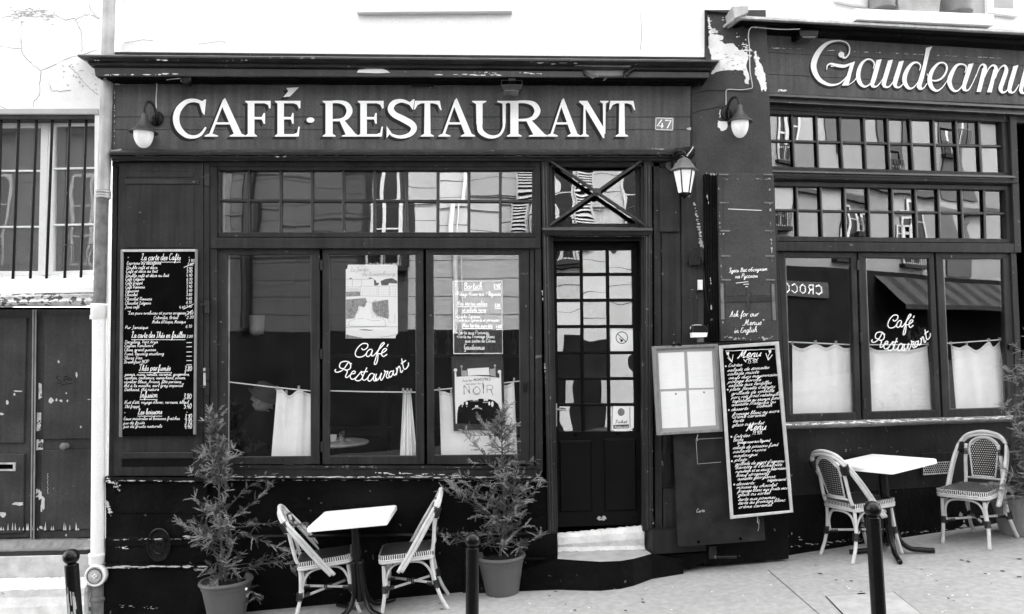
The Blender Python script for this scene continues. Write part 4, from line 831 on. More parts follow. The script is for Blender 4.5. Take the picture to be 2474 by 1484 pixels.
for i in range(26): x_, y_ = r5.uniform(1722, 1800), r5.uniform(125, 170); m.blob(PL1, x_, y_, r5.uniform(1, 6), r5.uniform(.5, 1.6), .0171+i*.00003, r5)
m.obj('grey_stain', 'felt', t, kind='stuff')
m = M(); m.bar(PL1, (1706, 24), (1710, 110), 5, .012, .04); m.bar(PL1, (1703, 26), (1772, 32), 5, .012, .04); m.obj('old_trim', 'dark_paint', t)
m = M(); m.ribbon(PL1, cr([(1672, 275), (1690, 268), (1720, 262), (1740, 258), (1760, 266), (1800, 276)], 4), .9, .0162); m.obj('crack', 'void', t)
# ================================================================ THE SECOND FRONT
t = front2 = thing('restaurant_shopfront', 'dark wooden restaurant front with Gaudeamus lettering and small-paned windows', 'shopfront', P(PL2, 2150, 1290))
m = M(); m.loft(PL2, [(1776, 36, 2700, 84, -.02), (1776, 38, 2700, 86, .28), (1777, 43, 2700, 91, .285), (1784, 47, 2700, 95, .26), (1800, 60, 2700, 112, .04)], 40, -.02, .2); m.obj('gutter_board', 'zinc', t)
m = M(); m.loft(PL2, [(1790, 50, 2700, 98, .24), (1796, 54, 2700, 104, .22), (1800, 60, 2700, 112, .13), (1803, 68, 2700, 120, .12), (1806, 78, 2700, 132, .06), (1806, 82, 2700, 137, .04)], 30, -.02, .2); m.obj('cornice', 'black_paint', t)  # black colour draws the shadow beneath the gutter
for (a, b, c, e) in ((72, 122, 124, 170), (125, 171, 176.5, 222), (177.5, 223, 225, 262)):
    m = M(); m.prism(PL2, [(1812, a), (2700, b), (2700, e), (1812, c)], 0, .035, .0012); m.obj('fascia_board', 'sign_paint', t)
kg = zmap(1812, 72.48, .26758)
GAU = [
 [(825, 222, 50), (822, 224, 50)], [(838, 242, 26), (862, 250, 15), (890, 220, 14), (900, 180, 13), (893, 140, 12), (860, 108, 12), (790, 97, 14), (700, 120, 28), (625, 190, 44), (578, 290, 52), (582, 370, 48), (625, 445, 38), (690, 486, 27), (745, 496, 20), (810, 480, 12), (870, 425, 8), (905, 370, 5)],
 [(692, 358, 6), (700, 320, 12), (730, 304, 16), (780, 318, 28), (850, 326, 28), (905, 306, 16), (948, 285, 4)], 'p', [(948, 283), (915, 395), (905, 440), (887, 500), (830, 502), (872, 420), (903, 315)],
 [(885, 498, 6), (940, 460, 7), (975, 405, 9)],
 [(1112, 350, 6), (1122, 300, 12), (1092, 267, 14), (1050, 268, 16), (1005, 310, 28), (978, 390, 38), (985, 460, 38), (1020, 505, 24), (1060, 505, 12), (1100, 465, 8), (1130, 400, 5)], 'p', [(1190, 262), (1160, 268), (1142, 272), (1100, 430), (1082, 490), (1098, 516), (1125, 522), (1120, 490), (1140, 440)], [(1118, 510, 20), (1145, 508, 12), (1180, 470, 7), (1215, 410, 6)],
 'p', [(1292, 266), (1246, 276), (1200, 430), (1188, 490), (1205, 518), (1235, 524), (1226, 490), (1240, 440)], [(1228, 514, 18), (1255, 512, 12), (1290, 470, 7), (1320, 400, 6)],
 'p', [(1390, 276), (1345, 286), (1295, 440), (1288, 490), (1305, 518), (1335, 528), (1324, 495), (1340, 440)], [(1328, 518, 18), (1355, 514, 12), (1385, 480, 7), (1405, 430, 6)],
 [(1530, 365, 6), (1540, 320, 12), (1505, 292, 14), (1455, 312, 26), (1408, 385, 38), (1395, 460, 40), (1425, 518, 28), (1465, 525, 13), (1510, 480, 8), (1550, 400, 5)], 'p', [(1647, 148), (1590, 160), (1560, 320), (1512, 480), (1505, 515), (1525, 538), (1555, 540), (1548, 500), (1570, 430), (1625, 190)], [(1545, 532, 18), (1570, 522, 10), (1600, 480, 7)],
 [(1598, 395, 8), (1625, 440, 9), (1670, 458, 14), (1725, 440, 17), (1765, 390, 18), (1778, 335, 17), (1755, 298, 14), (1705, 300, 18), (1650, 360, 32), (1622, 440, 40), (1638, 512, 36), (1685, 548, 18), (1735, 520, 9), (1785, 450, 6)],
 [(1940, 385, 6), (1952, 330, 12), (1912, 307, 14), (1862, 325, 26), (1818, 400, 38), (1800, 470, 40), (1828, 535, 28), (1870, 550, 14), (1915, 505, 8), (1950, 420, 5)], 'p', [(2020, 298), (1972, 308), (1925, 460), (1910, 520), (1925, 548), (1955, 554), (1948, 515), (1965, 460)], [(1948, 546, 18), (1975, 538, 11), (2010, 480, 8), (2045, 400, 8)],
 [(2040, 420, 7), (2070, 340, 9), (2095, 312, 14), (2118, 318, 24), (2122, 350, 36), (2105, 420, 40)], 'p', [(2140, 345), (2098, 345), (2068, 470), (2045, 558), (2085, 558), (2115, 440)],
 [(2110, 440, 6), (2155, 350, 10), (2192, 318, 16), (2215, 330, 26), (2220, 365, 38), (2200, 430, 40)], 'p', [(2240, 355), (2198, 355), (2165, 480), (2140, 561), (2182, 563), (2210, 440)],
 [(2205, 445, 6), (2250, 355, 10), (2290, 320, 16), (2310, 335, 26), (2312, 375, 38), (2280, 470, 38), (2262, 530, 36), (2285, 564, 18), (2325, 540, 9), (2365, 460, 7)],
 'p', [(2424, 314), (2378, 326), (2335, 470), (2322, 540), (2338, 568), (2368, 574), (2360, 535), (2378, 470)], [(2360, 566, 18), (2390, 555, 11), (2430, 490, 7)],
 'p', [(2520, 322), (2478, 334), (2440, 480), (2428, 545), (2442, 572), (2470, 578), (2462, 540), (2480, 480)], [(2464, 570, 18), (2495, 560, 11), (2535, 490, 7)],
 [(2535, 490, 7), (2590, 400, 10), (2615, 335, 14), (2625, 400, 26), (2650, 470, 34), (2645, 540, 26), (2600, 578, 14), (2560, 560, 20)]]
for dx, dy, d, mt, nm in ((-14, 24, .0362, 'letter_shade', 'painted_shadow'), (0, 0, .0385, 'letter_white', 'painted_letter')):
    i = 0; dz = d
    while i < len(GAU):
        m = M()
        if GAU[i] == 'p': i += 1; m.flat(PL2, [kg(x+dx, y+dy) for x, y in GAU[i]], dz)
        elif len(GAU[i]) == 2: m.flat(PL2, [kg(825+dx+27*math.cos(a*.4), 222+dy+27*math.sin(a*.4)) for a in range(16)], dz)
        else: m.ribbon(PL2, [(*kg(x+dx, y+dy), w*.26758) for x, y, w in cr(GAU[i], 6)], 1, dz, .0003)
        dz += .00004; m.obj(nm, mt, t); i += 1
flakes('flaked_paint', PL2, [(1860, 115, 2474, 143, 50, 5, .7, .0356, .4), (2005, 159, 2012, 160, 3, 5, 3, .0358, .5), (1815, 90, 1850, 140, 6, 2, 2, .0358, 5), (1880, 218, 1900, 219, 4, 4, 2, .0358, 1)], t, 'old_plaster', 33)
m = M(); m.loft(PL2, [(1818, 222, 2700, 266, .035), (1817, 224, 2700, 268, .09), (1817, 229, 2700, 273, .10), (1818, 235, 2700, 279, .07), (1822, 239, 2700, 283, .075), (1822, 244, 2700, 288, .085), (1826, 250, 2700, 294, .03)], 40, 0, .25, 5); m.obj('moulding', 'painted_trim', t)
m = M(); m.prism(PL2, [(1832, 251), (2700, 295), (2700, 309), (1832, 262)], -.02, .02, 0); m.prism(PL2, [(1836, 255), (1852, 256), (1882, 604), (1868, 604)], -.02, .03, .003); m.prism(PL2, [(2440, 280), (2456, 281), (2462, 438), (2446, 437)], -.02, .04, .003); m.prism(PL2, [(2446, 437), (2462, 438), (2468, 610), (2452, 610)], -.02, .04, .003); m.obj('post', 'painted_wood', t)
def transom(xt, xb, yl, yr, o):
    m = M(); TL, TR, BR, BL = (xt[0], yl[0]), (xt[-1], yr[0]), (xb[-1], yr[-1]), (xb[0], yl[-1])
    for a, b, c, e in ((o[0], o[1], TR, TL), (o[1], o[2], BR, TR), (o[3], o[0], TL, BL), (o[2], o[3], BL, BR)): m.prism(PL2, [a, b, c, e], -.05, .01, .004)
    f = m.obj('transom_window', 'painted_wood', t); grid(f, PL2, xt, xb, yl, yr, -.035, 6.5, 'old_glass', 'painted_trim', rr, dbar=.03)
S = .33379
cA = [1859]+[1855.7+S*z for z in (172, 347, 520, 692, 862, 1028, 1195, 1360, 1525, 1692)]; cAb = [1863.5]+[1855.7+S*z for z in (190, 365, 540, 712, 882, 1050, 1215, 1380, 1545, 1712)]
transom(cA, cAb, [275, 340, 402], [294.5, 354, 417], [(1850, 264), (2432, 286), (2442, 424), (1856, 410)])
cB = [1871.7]+[1855.7+S*z for z in (205, 380, 553, 725, 897, 1065, 1232, 1397, 1562, 1720)]; cBb = [1874]+[1855.7+S*z for z in (218, 392, 563, 737, 907, 1078, 1245, 1412, 1572, 1733)]
transom(cB, cBb, [449, 508, 570.5], [459.5, 516.5, 577], [(1864, 438), (2440, 449), (2446, 587), (1868, 583)])
m = M(); m.loft(PL2, [(1855, 409, 2444, 423, .01), (1855, 411, 2450, 425, .05), (1856, 415, 2456, 429, .055), (1858, 418, 2456, 431, .03), (1860, 422, 2458, 434, .03), (1862, 425, 2460, 437, .055), (1864, 430, 2460, 442, .05), (1866, 438, 2460, 449, .0)], 30, -.02, .25); m.obj('moulding', 'painted_trim', t)
m = M(); m.prism(PL2, [(1870, 584), (2455, 588), (2456, 611), (1872, 606)], -.05, .035, .004); m.obj('lintel_beam', 'painted_wood', t)
for a, b in ((( 2070, 610), (2082, 1018)), ((2257, 611), (2276, 1012))):
    m = M(); m.prism(PL2, [(a[0]-3, a[1]), (a[0]+3, a[1]), (b[0]+3, b[1]), (b[0]-3, b[1])], -.05, -.02, 0); m.obj('gap', 'void', t)
casement(t, PL2, [(1880, 609), (2069, 610), (2081, 1017), (1900, 1022)], [(1897, 621), (2056, 623), (2067, 997), (1909, 1001)], .005, 'painted_wood', 'shop_glass_two')
casement(t, PL2, [(2074, 610), (2256, 611), (2274, 1011), (2086, 1017)], [(2091, 622.5), (2244.5, 623.8), (2259.5, 990.5), (2105, 995)], .006, 'painted_wood', 'shop_glass_two')
casement(t, PL2, [(2261, 611), (2440, 612), (2456, 1003), (2279, 1011)], [(2278, 625), (2423, 625), (2436, 985), (2295, 989)], .005, 'painted_wood', 'shop_glass_two')
m = M(); m.rect(PL2, 2440, 832, 2449, 845, .005, .03, .002); m.obj('window_catch', 'iron', t)
m = M()
for x, y in ((2074, 640), (2082, 815), (2090, 975)): m.rect(PL2, x-2.5, y-12, x+2.5, y+12, -.01, .018, .001)
m.obj('hinge', 'painted_trim', t)
m = M(); m.prism(PL2, [(1868, 604), (1880, 606), (1899, 1026), (1885, 1026)], -.05, .02, .003); m.prism(PL2, [(2442, 611), (2456, 611), (2474, 1010), (2460, 1010)], -.05, .02, .003); m.obj('window_post', 'painted_wood', t)
m = M(); m.loft(PL2, [(1884, 1020, 2560, 1000, -.02), (1884, 1022, 2560, 1002, .11), (1885, 1030, 2560, 1009, .115), (1885, 1034, 2560, 1013, .10), (1886, 1038, 2560, 1016, .02)], 50, -.03, .6, 8); m.obj('window_sill', 'grey_wood', t)
flakes('flaked_paint', PL2, [(1890, 1026, 2474, 1007, 110, 8, 1.6, .1165, 1.5)], t, 'opp_white', 35)
m = M(); m.prism(PL2, [(1878, 1037), (2560, 1014), (2560, 1330), (1840, 1400)], -.05, .03, 0); m.obj('riser_panel', 'dark_paint', t)
m = M(); m.prism(PL2, [(1868, 1200), (2560, 1155), (2560, 1330), (1830, 1400)], -.02, .036, .003); m.obj('plinth_board', 'black_paint', t)
flakes('flaked_paint', PL2, [(1880, 1325, 2470, 1258, 80, 4, 1.1, .038, 2), (1900, 1290, 1940, 1300, 6, 4, 3, .038, 5), (2030, 1085, 2160, 1080, 10, 1.3, 1, .032, 4), (2320, 1240, 2330, 1270, 8, 4, 5, .038, 4)], t, 'felt', 36)
m = M(); m.prism(PL2, [(2476, 285), (2700, 300), (2700, 1230), (2474, 1240)], -.03, -.01, 0); m.obj('side_opening', 'void', t)
# perforated vent
m = M(); m.prism(PL2, [(2225, 1096), (2306, 1092), (2306, 1145), (2226, 1151)], .03, .04, .003); vg = m.obj('vent_plate', 'dark_paint', t)
m = M()
for j in range(5):
    for i in range(14):
        x = 2234+i*4.8+(j % 2)*2.4; y = 1122+j*5.0-i*.25
        m.flat(PL2, [(x+2.1*math.cos(a*1.047), y+2.3*math.sin(a*1.047)) for a in range(6)], .0415)
m.obj('vent_hole', 'void', vg)
m = M(); m.prism(PL2, [(2231, 1118), (2303, 1114), (2303, 1143), (2231, 1148)], .04, .0408, 0); m.obj('vent_grid', 'zinc', vg)

t2 = thing('neighbour_house', 'plastered house continuing up the street beyond the restaurant front', 'house', PL2[0]+tv*7)
m = M(); wbox(m, 4.2, 14, -.5, 9.2, -.4, .03); m.obj('wall', 'old_plaster', t2)
m = M(); wbox(m, 3.3, 4.19, -.5, 1.2, -.3, -.04); wbox(m, 3.45, 3.95, 1.3, 3.4, -.1, -.08); m.obj('side_door', 'left_door', t2)
for a_ in (5.2, 8.0, 10.8):
    m = M(); wbox(m, a_, a_+1.1, 1.9, 3.9, .03, .05); w_ = m.obj('window', 'opp_window', t2); m = M(); wbox(m, a_-.08, a_+1.18, 1.78, 1.9, .03, .14); wbox(m, a_+.52, a_+.58, 1.9, 3.9, .05, .07); m.obj('window_frame', 'opp_white', w_)
# window ledge with pots and shutters above
t2 = thing('upstairs_window', 'white upstairs window ledge over the restaurant sign, with open shutters', 'window', P(PL2, 2230, 40, .1))
m = M(); m.prism(PL2, [(2069, 20), (2401.5, 34), (2401.5, 61.7), (2069, 46.7)], 0, .30, .004); m.obj('ledge', 'opp_white', t2)
for q in ([(2019, -60), (2095, -52), (2098, 16), (2022, 2)], [(2386, -50), (2458, -40), (2462, 40), (2387, 30)]):
    m = M(); m.prism(PL2, q, .02, .06, .003); sx = m.obj('shutter', 'opp_white', t2)
    m = M(); x0 = q[0][0]+12; m.prism(PL2, [(x0+4, q[0][1]), (x0+50, q[1][1]-2), (x0+50, q[2][1]-20), (x0+4, q[3][1]-12)], .06, .063, .0); m.obj('louvre_panel', 'felt', sx)
m = M(); m.prism(PL2, [(2110, -60), (2380, -50), (2380, 36), (2110, 22)], -.1, .014, 0); m.obj('window_recess', 'felt', t2)
for (x, yb_, w, lab) in ((2133, 24, 31, 'grey round flower pot on the upstairs ledge, left of the trough'), (2314, 33, 35, 'grey round flower pot on the upstairs ledge, right of the trough')):
    c = P(PL2, x, yb_, .17); rp_ = w*.0036; m = M(); m.lathe(c, [(rp_, 0), (rp_*1.02, .012), (rp_*.93, .016), (rp_*1.15, .26), (rp_*1.22, .262), (rp_*1.22, .29), (rp_*1.1, .29), (rp_*1.05, .2)], 24, cap=True)
    m.obj('flower_pot', 'pot_pale', smooth=False, label=lab, cat='flower pot', group='pots on the upstairs ledge')
m = M(); 
def trough(m, y0, y1, i0, i1, d0a, d1a): m.prism(PL2, [(2169-i1, y1), (2273+i1, y1+3), (2273-i0, y0+1), (2169+i0, y0-2)], d0a, d1a, .003)
trough(m, 28, -30, 4, 4, .09, .26); trough(m, -12, -20, -6, 6, .08, .27); m.obj('plant_trough', 'slab', label='grey rectangular plant trough on the upstairs ledge, between two round pots', cat='plant trough')
m = M(); m.prism(PL1, [(1769, 15), (1808, 14), (1808, 30), (1775, 44)], .02, .24, .003); m.obj('gutter_end', 'zinc', midwall)

# folded shutters leaning by the second front
t = thing('folded_shutters', 'stack of folded dark shutters with hinge straps and chalk notes in Russian and English', 'shutters', P(PL1, 1790, 830, .1))
ks = zmap(1655, 410.7, .3013)
for i in range(5):
    a = 158+i*21; m = M(); m.prism(PL1, [ks(a, 30+i%2*4), ks(a+17, 28+i%2*5), ks(a+24, 1372), ks(a+6, 1372)], .015, .07+i*.006, .003); m.obj('folded_leaf', 'black_paint', t)
flakes('flaked_paint', PL1, [(1704, 420, 1740, 422, 12, 2, 3, .11, 1.5), (1708, 470, 1712, 490, 5, 1.2, 5, .105, 1), (1716, 670, 1718, 690, 5, 1.2, 5, .105, 1), (1718, 735, 1719, 755, 5, 1.2, 5, .105, 1)], t, 'felt', 41)
m = M(); m.prism(PL1, [ks(*p) for p in ((262, 22), (712, 32), (746, 1368), (290, 1374))], .03, .13, .004); face = m.obj('front_leaf', 'grey_wall', t)
for q in ([(305, 62), (660, 72), (684, 1006), (325, 1010)], [(328, 1064), (688, 1060), (696, 1366), (332, 1370)]):
    m = M(); m.prism(PL1, [ks(*p) for p in q], .13, .134, .001); m.obj('panel', 'grey_wall', face)
m = M(); m.prism(PL1, [ks(*p) for p in ((326, 1016), (686, 1012), (687, 1056), (327, 1060))], .13, .138, .002); m.obj('rail', 'painted_trim', face)
m = M(); m.prism(PL1, [ks(*p) for p in ((498, 945), (516, 945), (522, 1118), (504, 1120))], .138, .144, .002); m.obj('latch', 'painted_trim', face)
for y in (36, 262, 487, 689, 880):
    o_ = (y-36)*.026
    for a, b in ((274+o_, 348+o_), (630+o_*.9, 702+o_*.9)):
        m = M(); m.prism(PL1, [ks(a, y-7), ks(b, y-5), ks(b, y+7), ks(a, y+6)], .134, .138, .001); m.obj('hinge_strap', 'zinc_dark', face)
for q in ([(285, 910), (308, 910), (318, 1196), (292, 1198)], [(694, 915), (716, 915), (730, 1204), (704, 1206)]):
    m = M(); m.prism(PL1, [ks(*p) for p in q], .134, .139, .001); m.obj('long_strap', 'zinc_dark', face)
m = M(); r3 = random.Random(2)
for s, x0, y0, x1, y1, sz, lw in (('Здесь Вас обслужат', 352, 822, 660, 805, 1.25, 1.5), ('на Русском', 402, 868, 582, 862, 1.25, 1.5), ('Ask for our', 355, 1178, 592, 1172, 1.7, 1.6), ('„Menus"', 462, 1245, 630, 1240, 1.7, 1.6), ('in English', 395, 1308, 578, 1298, 1.6, 1.6)):
    text(m, PL1, .1386, s, *ks(x0, y0), *ks(x1, y1), sz, lw, rr=r3)
for a, b in (((408, 907), (508, 895)), ((468, 917), (513, 914)), ((485, 936), (505, 934)), ((345, 312), (615, 324))): m.ribbon(PL1, [ks(*a), ks(*b)], 1.6, .1386)
m.obj('chalk_lettering', 'chalk', face)
flakes('flaked_paint', PL1, [(1736, 440, 1748, 820, 18, 1.3, 3, .1345, 2), (1858, 430, 1866, 640, 20, 1.5, 4, .1345, 2), (1750, 816, 1870, 818, 22, 3, 2, .1345, 3), (1750, 432, 1860, 434, 14, 3, 1, .1345, 1)], face, 'felt', 43)
# ================================================================ BOARDS AND NOTICES
t = thing('chalkboard', 'tall narrow blackboard listing coffees and teas, hung on the cafe shutter', 'chalkboard', P(PL1, 380, 1055, .08))
m = M(); m.prism(PL1, [(291, 606), (472, 604), (468, 1053), (290, 1054)], .067, .078, .001); m.obj('board', 'board', t)
for q in ([(293, 603), (472, 602), (472, 607.5), (294, 608.5)],): m = M(); m.prism(PL1, q, .067, .092, .002); m.obj('frame_rail', 'pale_wood', t)
for q in ([(291, 604), (297, 604), (293, 1056), (287, 1056)], [(471, 602), (475.5, 602), (471, 1050), (466.5, 1050)]): m = M(); m.prism(PL1, q, .067, .093, .002); m.obj('frame_stile', 'grey_wood', t)
A = zmap(277.8, 591.9, .15464); B = zmap(277.8, 809.4, .171); r3 = random.Random(6); m = M()
L1 = [("La carte des Cafés", 405, 238, 1025, 1.95, 1), ("Espresso ou décaféiné", 180, 305, 720), ("Double café et déca", 175, 375, 660), ("Café et déca au lait", 170, 432, 665), ("Double café et déca au lait", 165, 500, 840), ("Café Liégeois", 160, 555, 460), ("Café frappé", 160, 615, 430), ("Café Viennois", 160, 680, 465), ("Capuccino", 160, 738, 370), ("Chocolat", 155, 800, 350), ("Chocolat Viennois", 155, 865, 575), ("Chocolat Liégeois", 155, 930, 560), ("Java café", 155, 990, 380), ('"Les purs arabicas et pures origines"', 190, 1085, 1130), ("Colombie, Brésil", 600, 1158, 985), ("Moka d'Etiopie, Mexique", 580, 1222, 1105), ("Pur Jamaïque", 155, 1310, 515), ("La carte des Thés en feuilles", 255, 1450, 1100, 1.85, 1),
 ("1.90", 1145, 268, 1240), ("2.00", 1130, 325, 1220), ("3.90", 1115, 390, 1205), ("3.90", 1115, 440, 1205), ("4.90", 1113, 500, 1205), ("6.10", 1113, 557, 1205), ("5.40", 1113, 615, 1205), ("3.90", 1112, 675, 1203), ("3.90", 1112, 735, 1203), ("3.80", 1110, 795, 1201), ("4.60", 1110, 858, 1200), ("6.10", 1110, 918, 1198), ("4.40", 1000, 995, 1095), ("5.40", 1115, 980, 1200), ("2.60", 1130, 1085, 1220), ("2.30", 1115, 1150, 1225), ("6.10", 1100, 1295, 1200), ("3.80", 1115, 1450, 1215)]
L2 = [("Darjeling, Vert Arya", 135, 118, 605), ("Ceylan Kenilwort", 130, 170, 540), ("Chine, grand yunnan", 130, 228, 580), ("Fumé, lapsang souchong", 130, 285, 690), ("Shiraz Iran", 125, 345, 385), ("Breakfast BOP", 125, 400, 475), ("Thés parfumés", 335, 505, 785, 1.85, 1), ("3.80", 980, 510, 1085, 1.7), ("jasmin, russe, vanille, caramel, gingembre,", 140, 575, 1055), ("ispahan, cachemire, samarkand, poisea,", 135, 625, 1000), ("cavalier Bleus, Ariana, fête persane,", 125, 680, 945), ("thé à la menthe, earl grey imperial", 125, 735, 960), ("Detheiné, thé nature", 130, 790, 620), ("Infusion", 350, 885, 600, 1.9, 1), ("3.80", 965, 905, 1080, 1.8), ("Nuit d'été, voyage d'hiver, verveine, tilleul", 130, 970, 1040), ("Thé frappé", 135, 1030, 345), ("5.40", 970, 1040, 1080, 1.7), ("Les boissons", 320, 1120, 665, 1.7, 1), ("Eaux minérales et boissons fraîches", 120, 1200, 915), ("3.10", 980, 1190, 1085, 1.7), ("jus de fruits", 120, 1260, 420), ("3.10", 980, 1260, 1085, 1.7), ("jus de fruits naturels", 120, 1310, 665), ("4.40", 980, 1325, 1085, 1.7)]
for K, LL, sc in ((A, L1, .95), (B, L2, .95)):
    for q in LL:
        x0, y0 = K(q[1], q[2]); x1, _ = K(q[3], q[2]); big = q[4] if len(q) > 4 else sc
        text(m, PL1, .0785, q[0], x0, y0, x1, y0-.5, big, 1.35 if big > 1.5 else .88, rr=r3)
        if len(q) > 5: wavy(m, PL1, .0785, x0, y0+4.5, x1, y0+4.5, 1.3)
for y in (108, 167, 240, 300, 362, 422): m.ribbon(PL1, [B(1010, y), B(1085, y-2)], 1.6, .0785)
for (a, b) in (((1075, 350), (1240, 280)), ((1065, 1005), (1228, 922)), ((1095, 1110), (1215, 1015))): m.ribbon(PL1, [A(*a), A(*b)], 1.3, .0788)
m.obj('chalk_lettering', 'chalk', t)
m = M()
for x, y in ((A(208, 195)), (A(1160, 195)), (B(140, 1098)), (B(1018, 1090))): c = P(PL1, x, y, .078); m.lathe(c, [(.005, 0), (.005, .003), (.001, .004)], 10, (0, -1, 0))
m.obj('screw', 'zinc', t)

# glazed menu case hung in front of the side boards
DC = .22
t = thing('menu_case', 'pale wooden menu case with four white menu sheets, hung between door and blackboard', 'menu case', P(PL1, 1667, 1050, DC))
kc = zmap(1570.4, 809.4, .17094); O_ = [kc(35, 160), kc(962, 125), kc(1030, 1365), kc(105, 1420)]; I_ = [kc(95, 200), kc(920, 165), kc(990, 1330), kc(148, 1380)]
m = M(); m.prism(PL1, O_, DC-.07, DC-.02, .002); m.obj('back_box', 'grey_wood', t)
m = M(); m.flat(PL1, I_, DC-.018); m.obj('felt_lining', 'felt', t)
for i, nm in ((0, 'frame_rail'), (1, 'frame_stile'), (2, 'frame_rail'), (3, 'frame_stile')):
    j = (i+1) % 4; m = M(); m.prism(PL1, [O_[i], O_[j], I_[j], I_[i]], DC-.02, DC+.005, .003); m.obj(nm, 'grey_wood', t)
r3 = random.Random(12)
for i, q in enumerate(([(115, 255), (480, 240), (505, 750), (140, 770)], [(525, 235), (873, 230), (900, 744), (552, 752)], [(150, 800), (512, 790), (536, 1303), (172, 1320)], [(548, 778), (905, 765), (931, 1275), (576, 1297)])):
    m = M(); m.prism(PL1, [kc(*p) for p in q], DC-.018, DC-.0165, 0); sh = m.obj('menu_sheet', 'paper', t); m = M(); a, b, c, e = [Vector(p) for p in q]
    for j in range(30):
        v = .08+j*.03
        for u0, u1 in ((.08, .45), (.52, .88)):
            if r3.random() < .5: continue
            ue = u0+(u1-u0)*r3.uniform(.4, 1); L_ = a+(e-a)*v; R_ = b+(c-b)*v; p0 = L_+(R_-L_)*u0; p1 = L_+(R_-L_)*ue; m.ribbon(PL1, [kc(*p0), kc(*p1)], .4, DC-.0163)
    m.obj('printed_line', 'ink_pale', sh)
    if i > 1:
        x, y = (q[0][0]+215, q[0][1]+30); m = M(); m.flat(PL1, [kc(x-20, y-12), kc(x-4, y-6), kc(x+10, y-10), kc(x+12, y+6), kc(x+4, y+14), kc(x+2, y+30), kc(x-3, y+12), kc(x-12, y+2)], DC-.0162); m.obj('printed_emblem', 'ink', sh)
m = M(); m.flat(PL1, I_, DC-.006); m.obj('pane', 'case_glass', t)
m = M()
for x, y in ((330, 142), (395, 132), (420, 138)): c = P(PL1, *kc(x, y), DC); m.box(c.x-.015, c.y-.01, c.z-.008, c.x+.015, c.y+.01, c.z+.012)
m.obj('hinge', 'iron', t)
m = M(); a = kc(680, 1405); m.ribbon(PL1, [a, (a[0]-3, a[1]+8), (a[0]-1, a[1]+16)], 1.4, DC); m.obj('hook', 'zinc', t)

# big slanting chalk menu
DB = .26
t = thing('chalkboard', 'large slanting blackboard in pale frame with two chalked menus, under the folded shutters', 'chalkboard', P(PL1, 1840, 1250, DB))
k7 = zmap(1739.6, 827.5, .1425); k8 = zmap(1739.6, 1026.8, .1546)
O_ = [(1738, 835), (1882, 825), k8(1147, 1365), k8(168, 1472)]; I_ = [(1746, 842), (1874, 834), k8(1104, 1338), k8(212, 1420)]
m = M(); m.prism(PL1, O_, DB-.03, DB-.008, .001); m.obj('board', 'board', t)
for i, nm in ((0, 'frame_rail'), (1, 'frame_stile'), (2, 'frame_rail'), (3, 'frame_stile')):
    j = (i+1) % 4; m = M(); m.prism(PL1, [O_[i], O_[j], I_[j], I_[i]], DB-.008, DB+.012, .003); m.obj(nm, 'pale_wood', t)
m = M(); r3 = random.Random(9)
LA = [("Menu", 300, 262, 690, 2.4, 2.2), ("15.90€", 465, 355, 640, 1.5), ("Entrées:", 135, 415, 385), ("salade de tomates", 120, 495, 830), ("salade mixte", 120, 560, 655), ("oeufs durs mayonnaise", 140, 625, 970), ("potage borche", 130, 690, 690), ("salade aux lentilles", 140, 755, 870), ("plats: Bavette d'aloyau", 165, 820, 930), ("grillade de volaille", 190, 890, 915), ("porc roti froid ratatouille", 190, 955, 1015), ("tagliatelles au saumon fumé", 205, 1020, 1005), ("assiette Natacha ou", 190, 1080, 940), ("Dolmah", 615, 1105, 880), ("desserts:", 185, 1160, 490), ("fromage blanc au sucre", 205, 1240, 1000), ("crème caramel", 210, 1290, 770), ("tarte", 215, 1355, 400), ("glace ou sorbet", 205, 1425, 740)]
LB = [("Menu", 410, 90, 715, 2.3, 2.2), ("19.90€", 500, 155, 660, 1.4), ("Entrées:", 210, 200, 480), ("Borche", 205, 260, 360, 1.1), ("(potage russe aux légumes)", 270, 295, 780, .9), ("salade de poissons fumé", 195, 380, 905), ("salade russe", 195, 440, 715), ("nadougui", 205, 505, 580), ("plats:", 225, 570, 435), ("grillade de gigot d'agneau", 235, 635, 1000), ("bavette à l'échalotte", 235, 690, 965), ("rumsteak et sa sauce béarnaise", 240, 750, 1030), ("boeuf stroganoff", 250, 810, 765), ("assiette géorgienne", 270, 865, 860), ("(végétarienne)", 735, 885, 1030, .9), ("desserts:", 250, 945, 550), ("mousse au chocolat", 255, 1000, 885), ("fromage blanc aux fruits secs", 270, 1060, 1050), ("glace ou sorbet", 280, 1115, 780), ("tarte aux pommes", 280, 1190, 860), ("tarte au fromage blanc", 280, 1245, 1015), ("crème caramel.", 285, 1305, 825)]
for K, LL in ((k7, LA), (k8, LB)):
    for q in LL:
        sz = q[4] if len(q) > 4 else 1.02; lw = q[5] if len(q) > 5 else .92; sl_ = .075*(q[3]-q[1]); x0, y0 = K(q[1], q[2]); x1, y1 = K(q[3], q[2]-sl_); text(m, PL1, DB-.0075, q[0], x0, y0, x1, y1, sz, lw, slant=.45, rr=r3)
for K, x, y in ((k7, 98, 402), (k7, 130, 800), (k7, 150, 1145), (k8, 178, 185), (k8, 185, 565), (k8, 222, 930)):
    for a in range(3): m.ribbon(PL1, [K(x-16*math.cos(a*1.05), y-16*math.sin(a*1.05)), K(x+16*math.cos(a*1.05), y+16*math.sin(a*1.05))], 1.1, DB-.0075)
m.ribbon(PL1, [k7(x, 148-x*.042+2*math.sin(x/30)) for x in range(90, 950, 40)], 1.5, DB-.0075); m.ribbon(PL1, [k7(*p) for p in cr([(400, 285), (440, 330), (440, 300), (520, 265), (620, 290)], 4)], 1.4, DB-.0074)
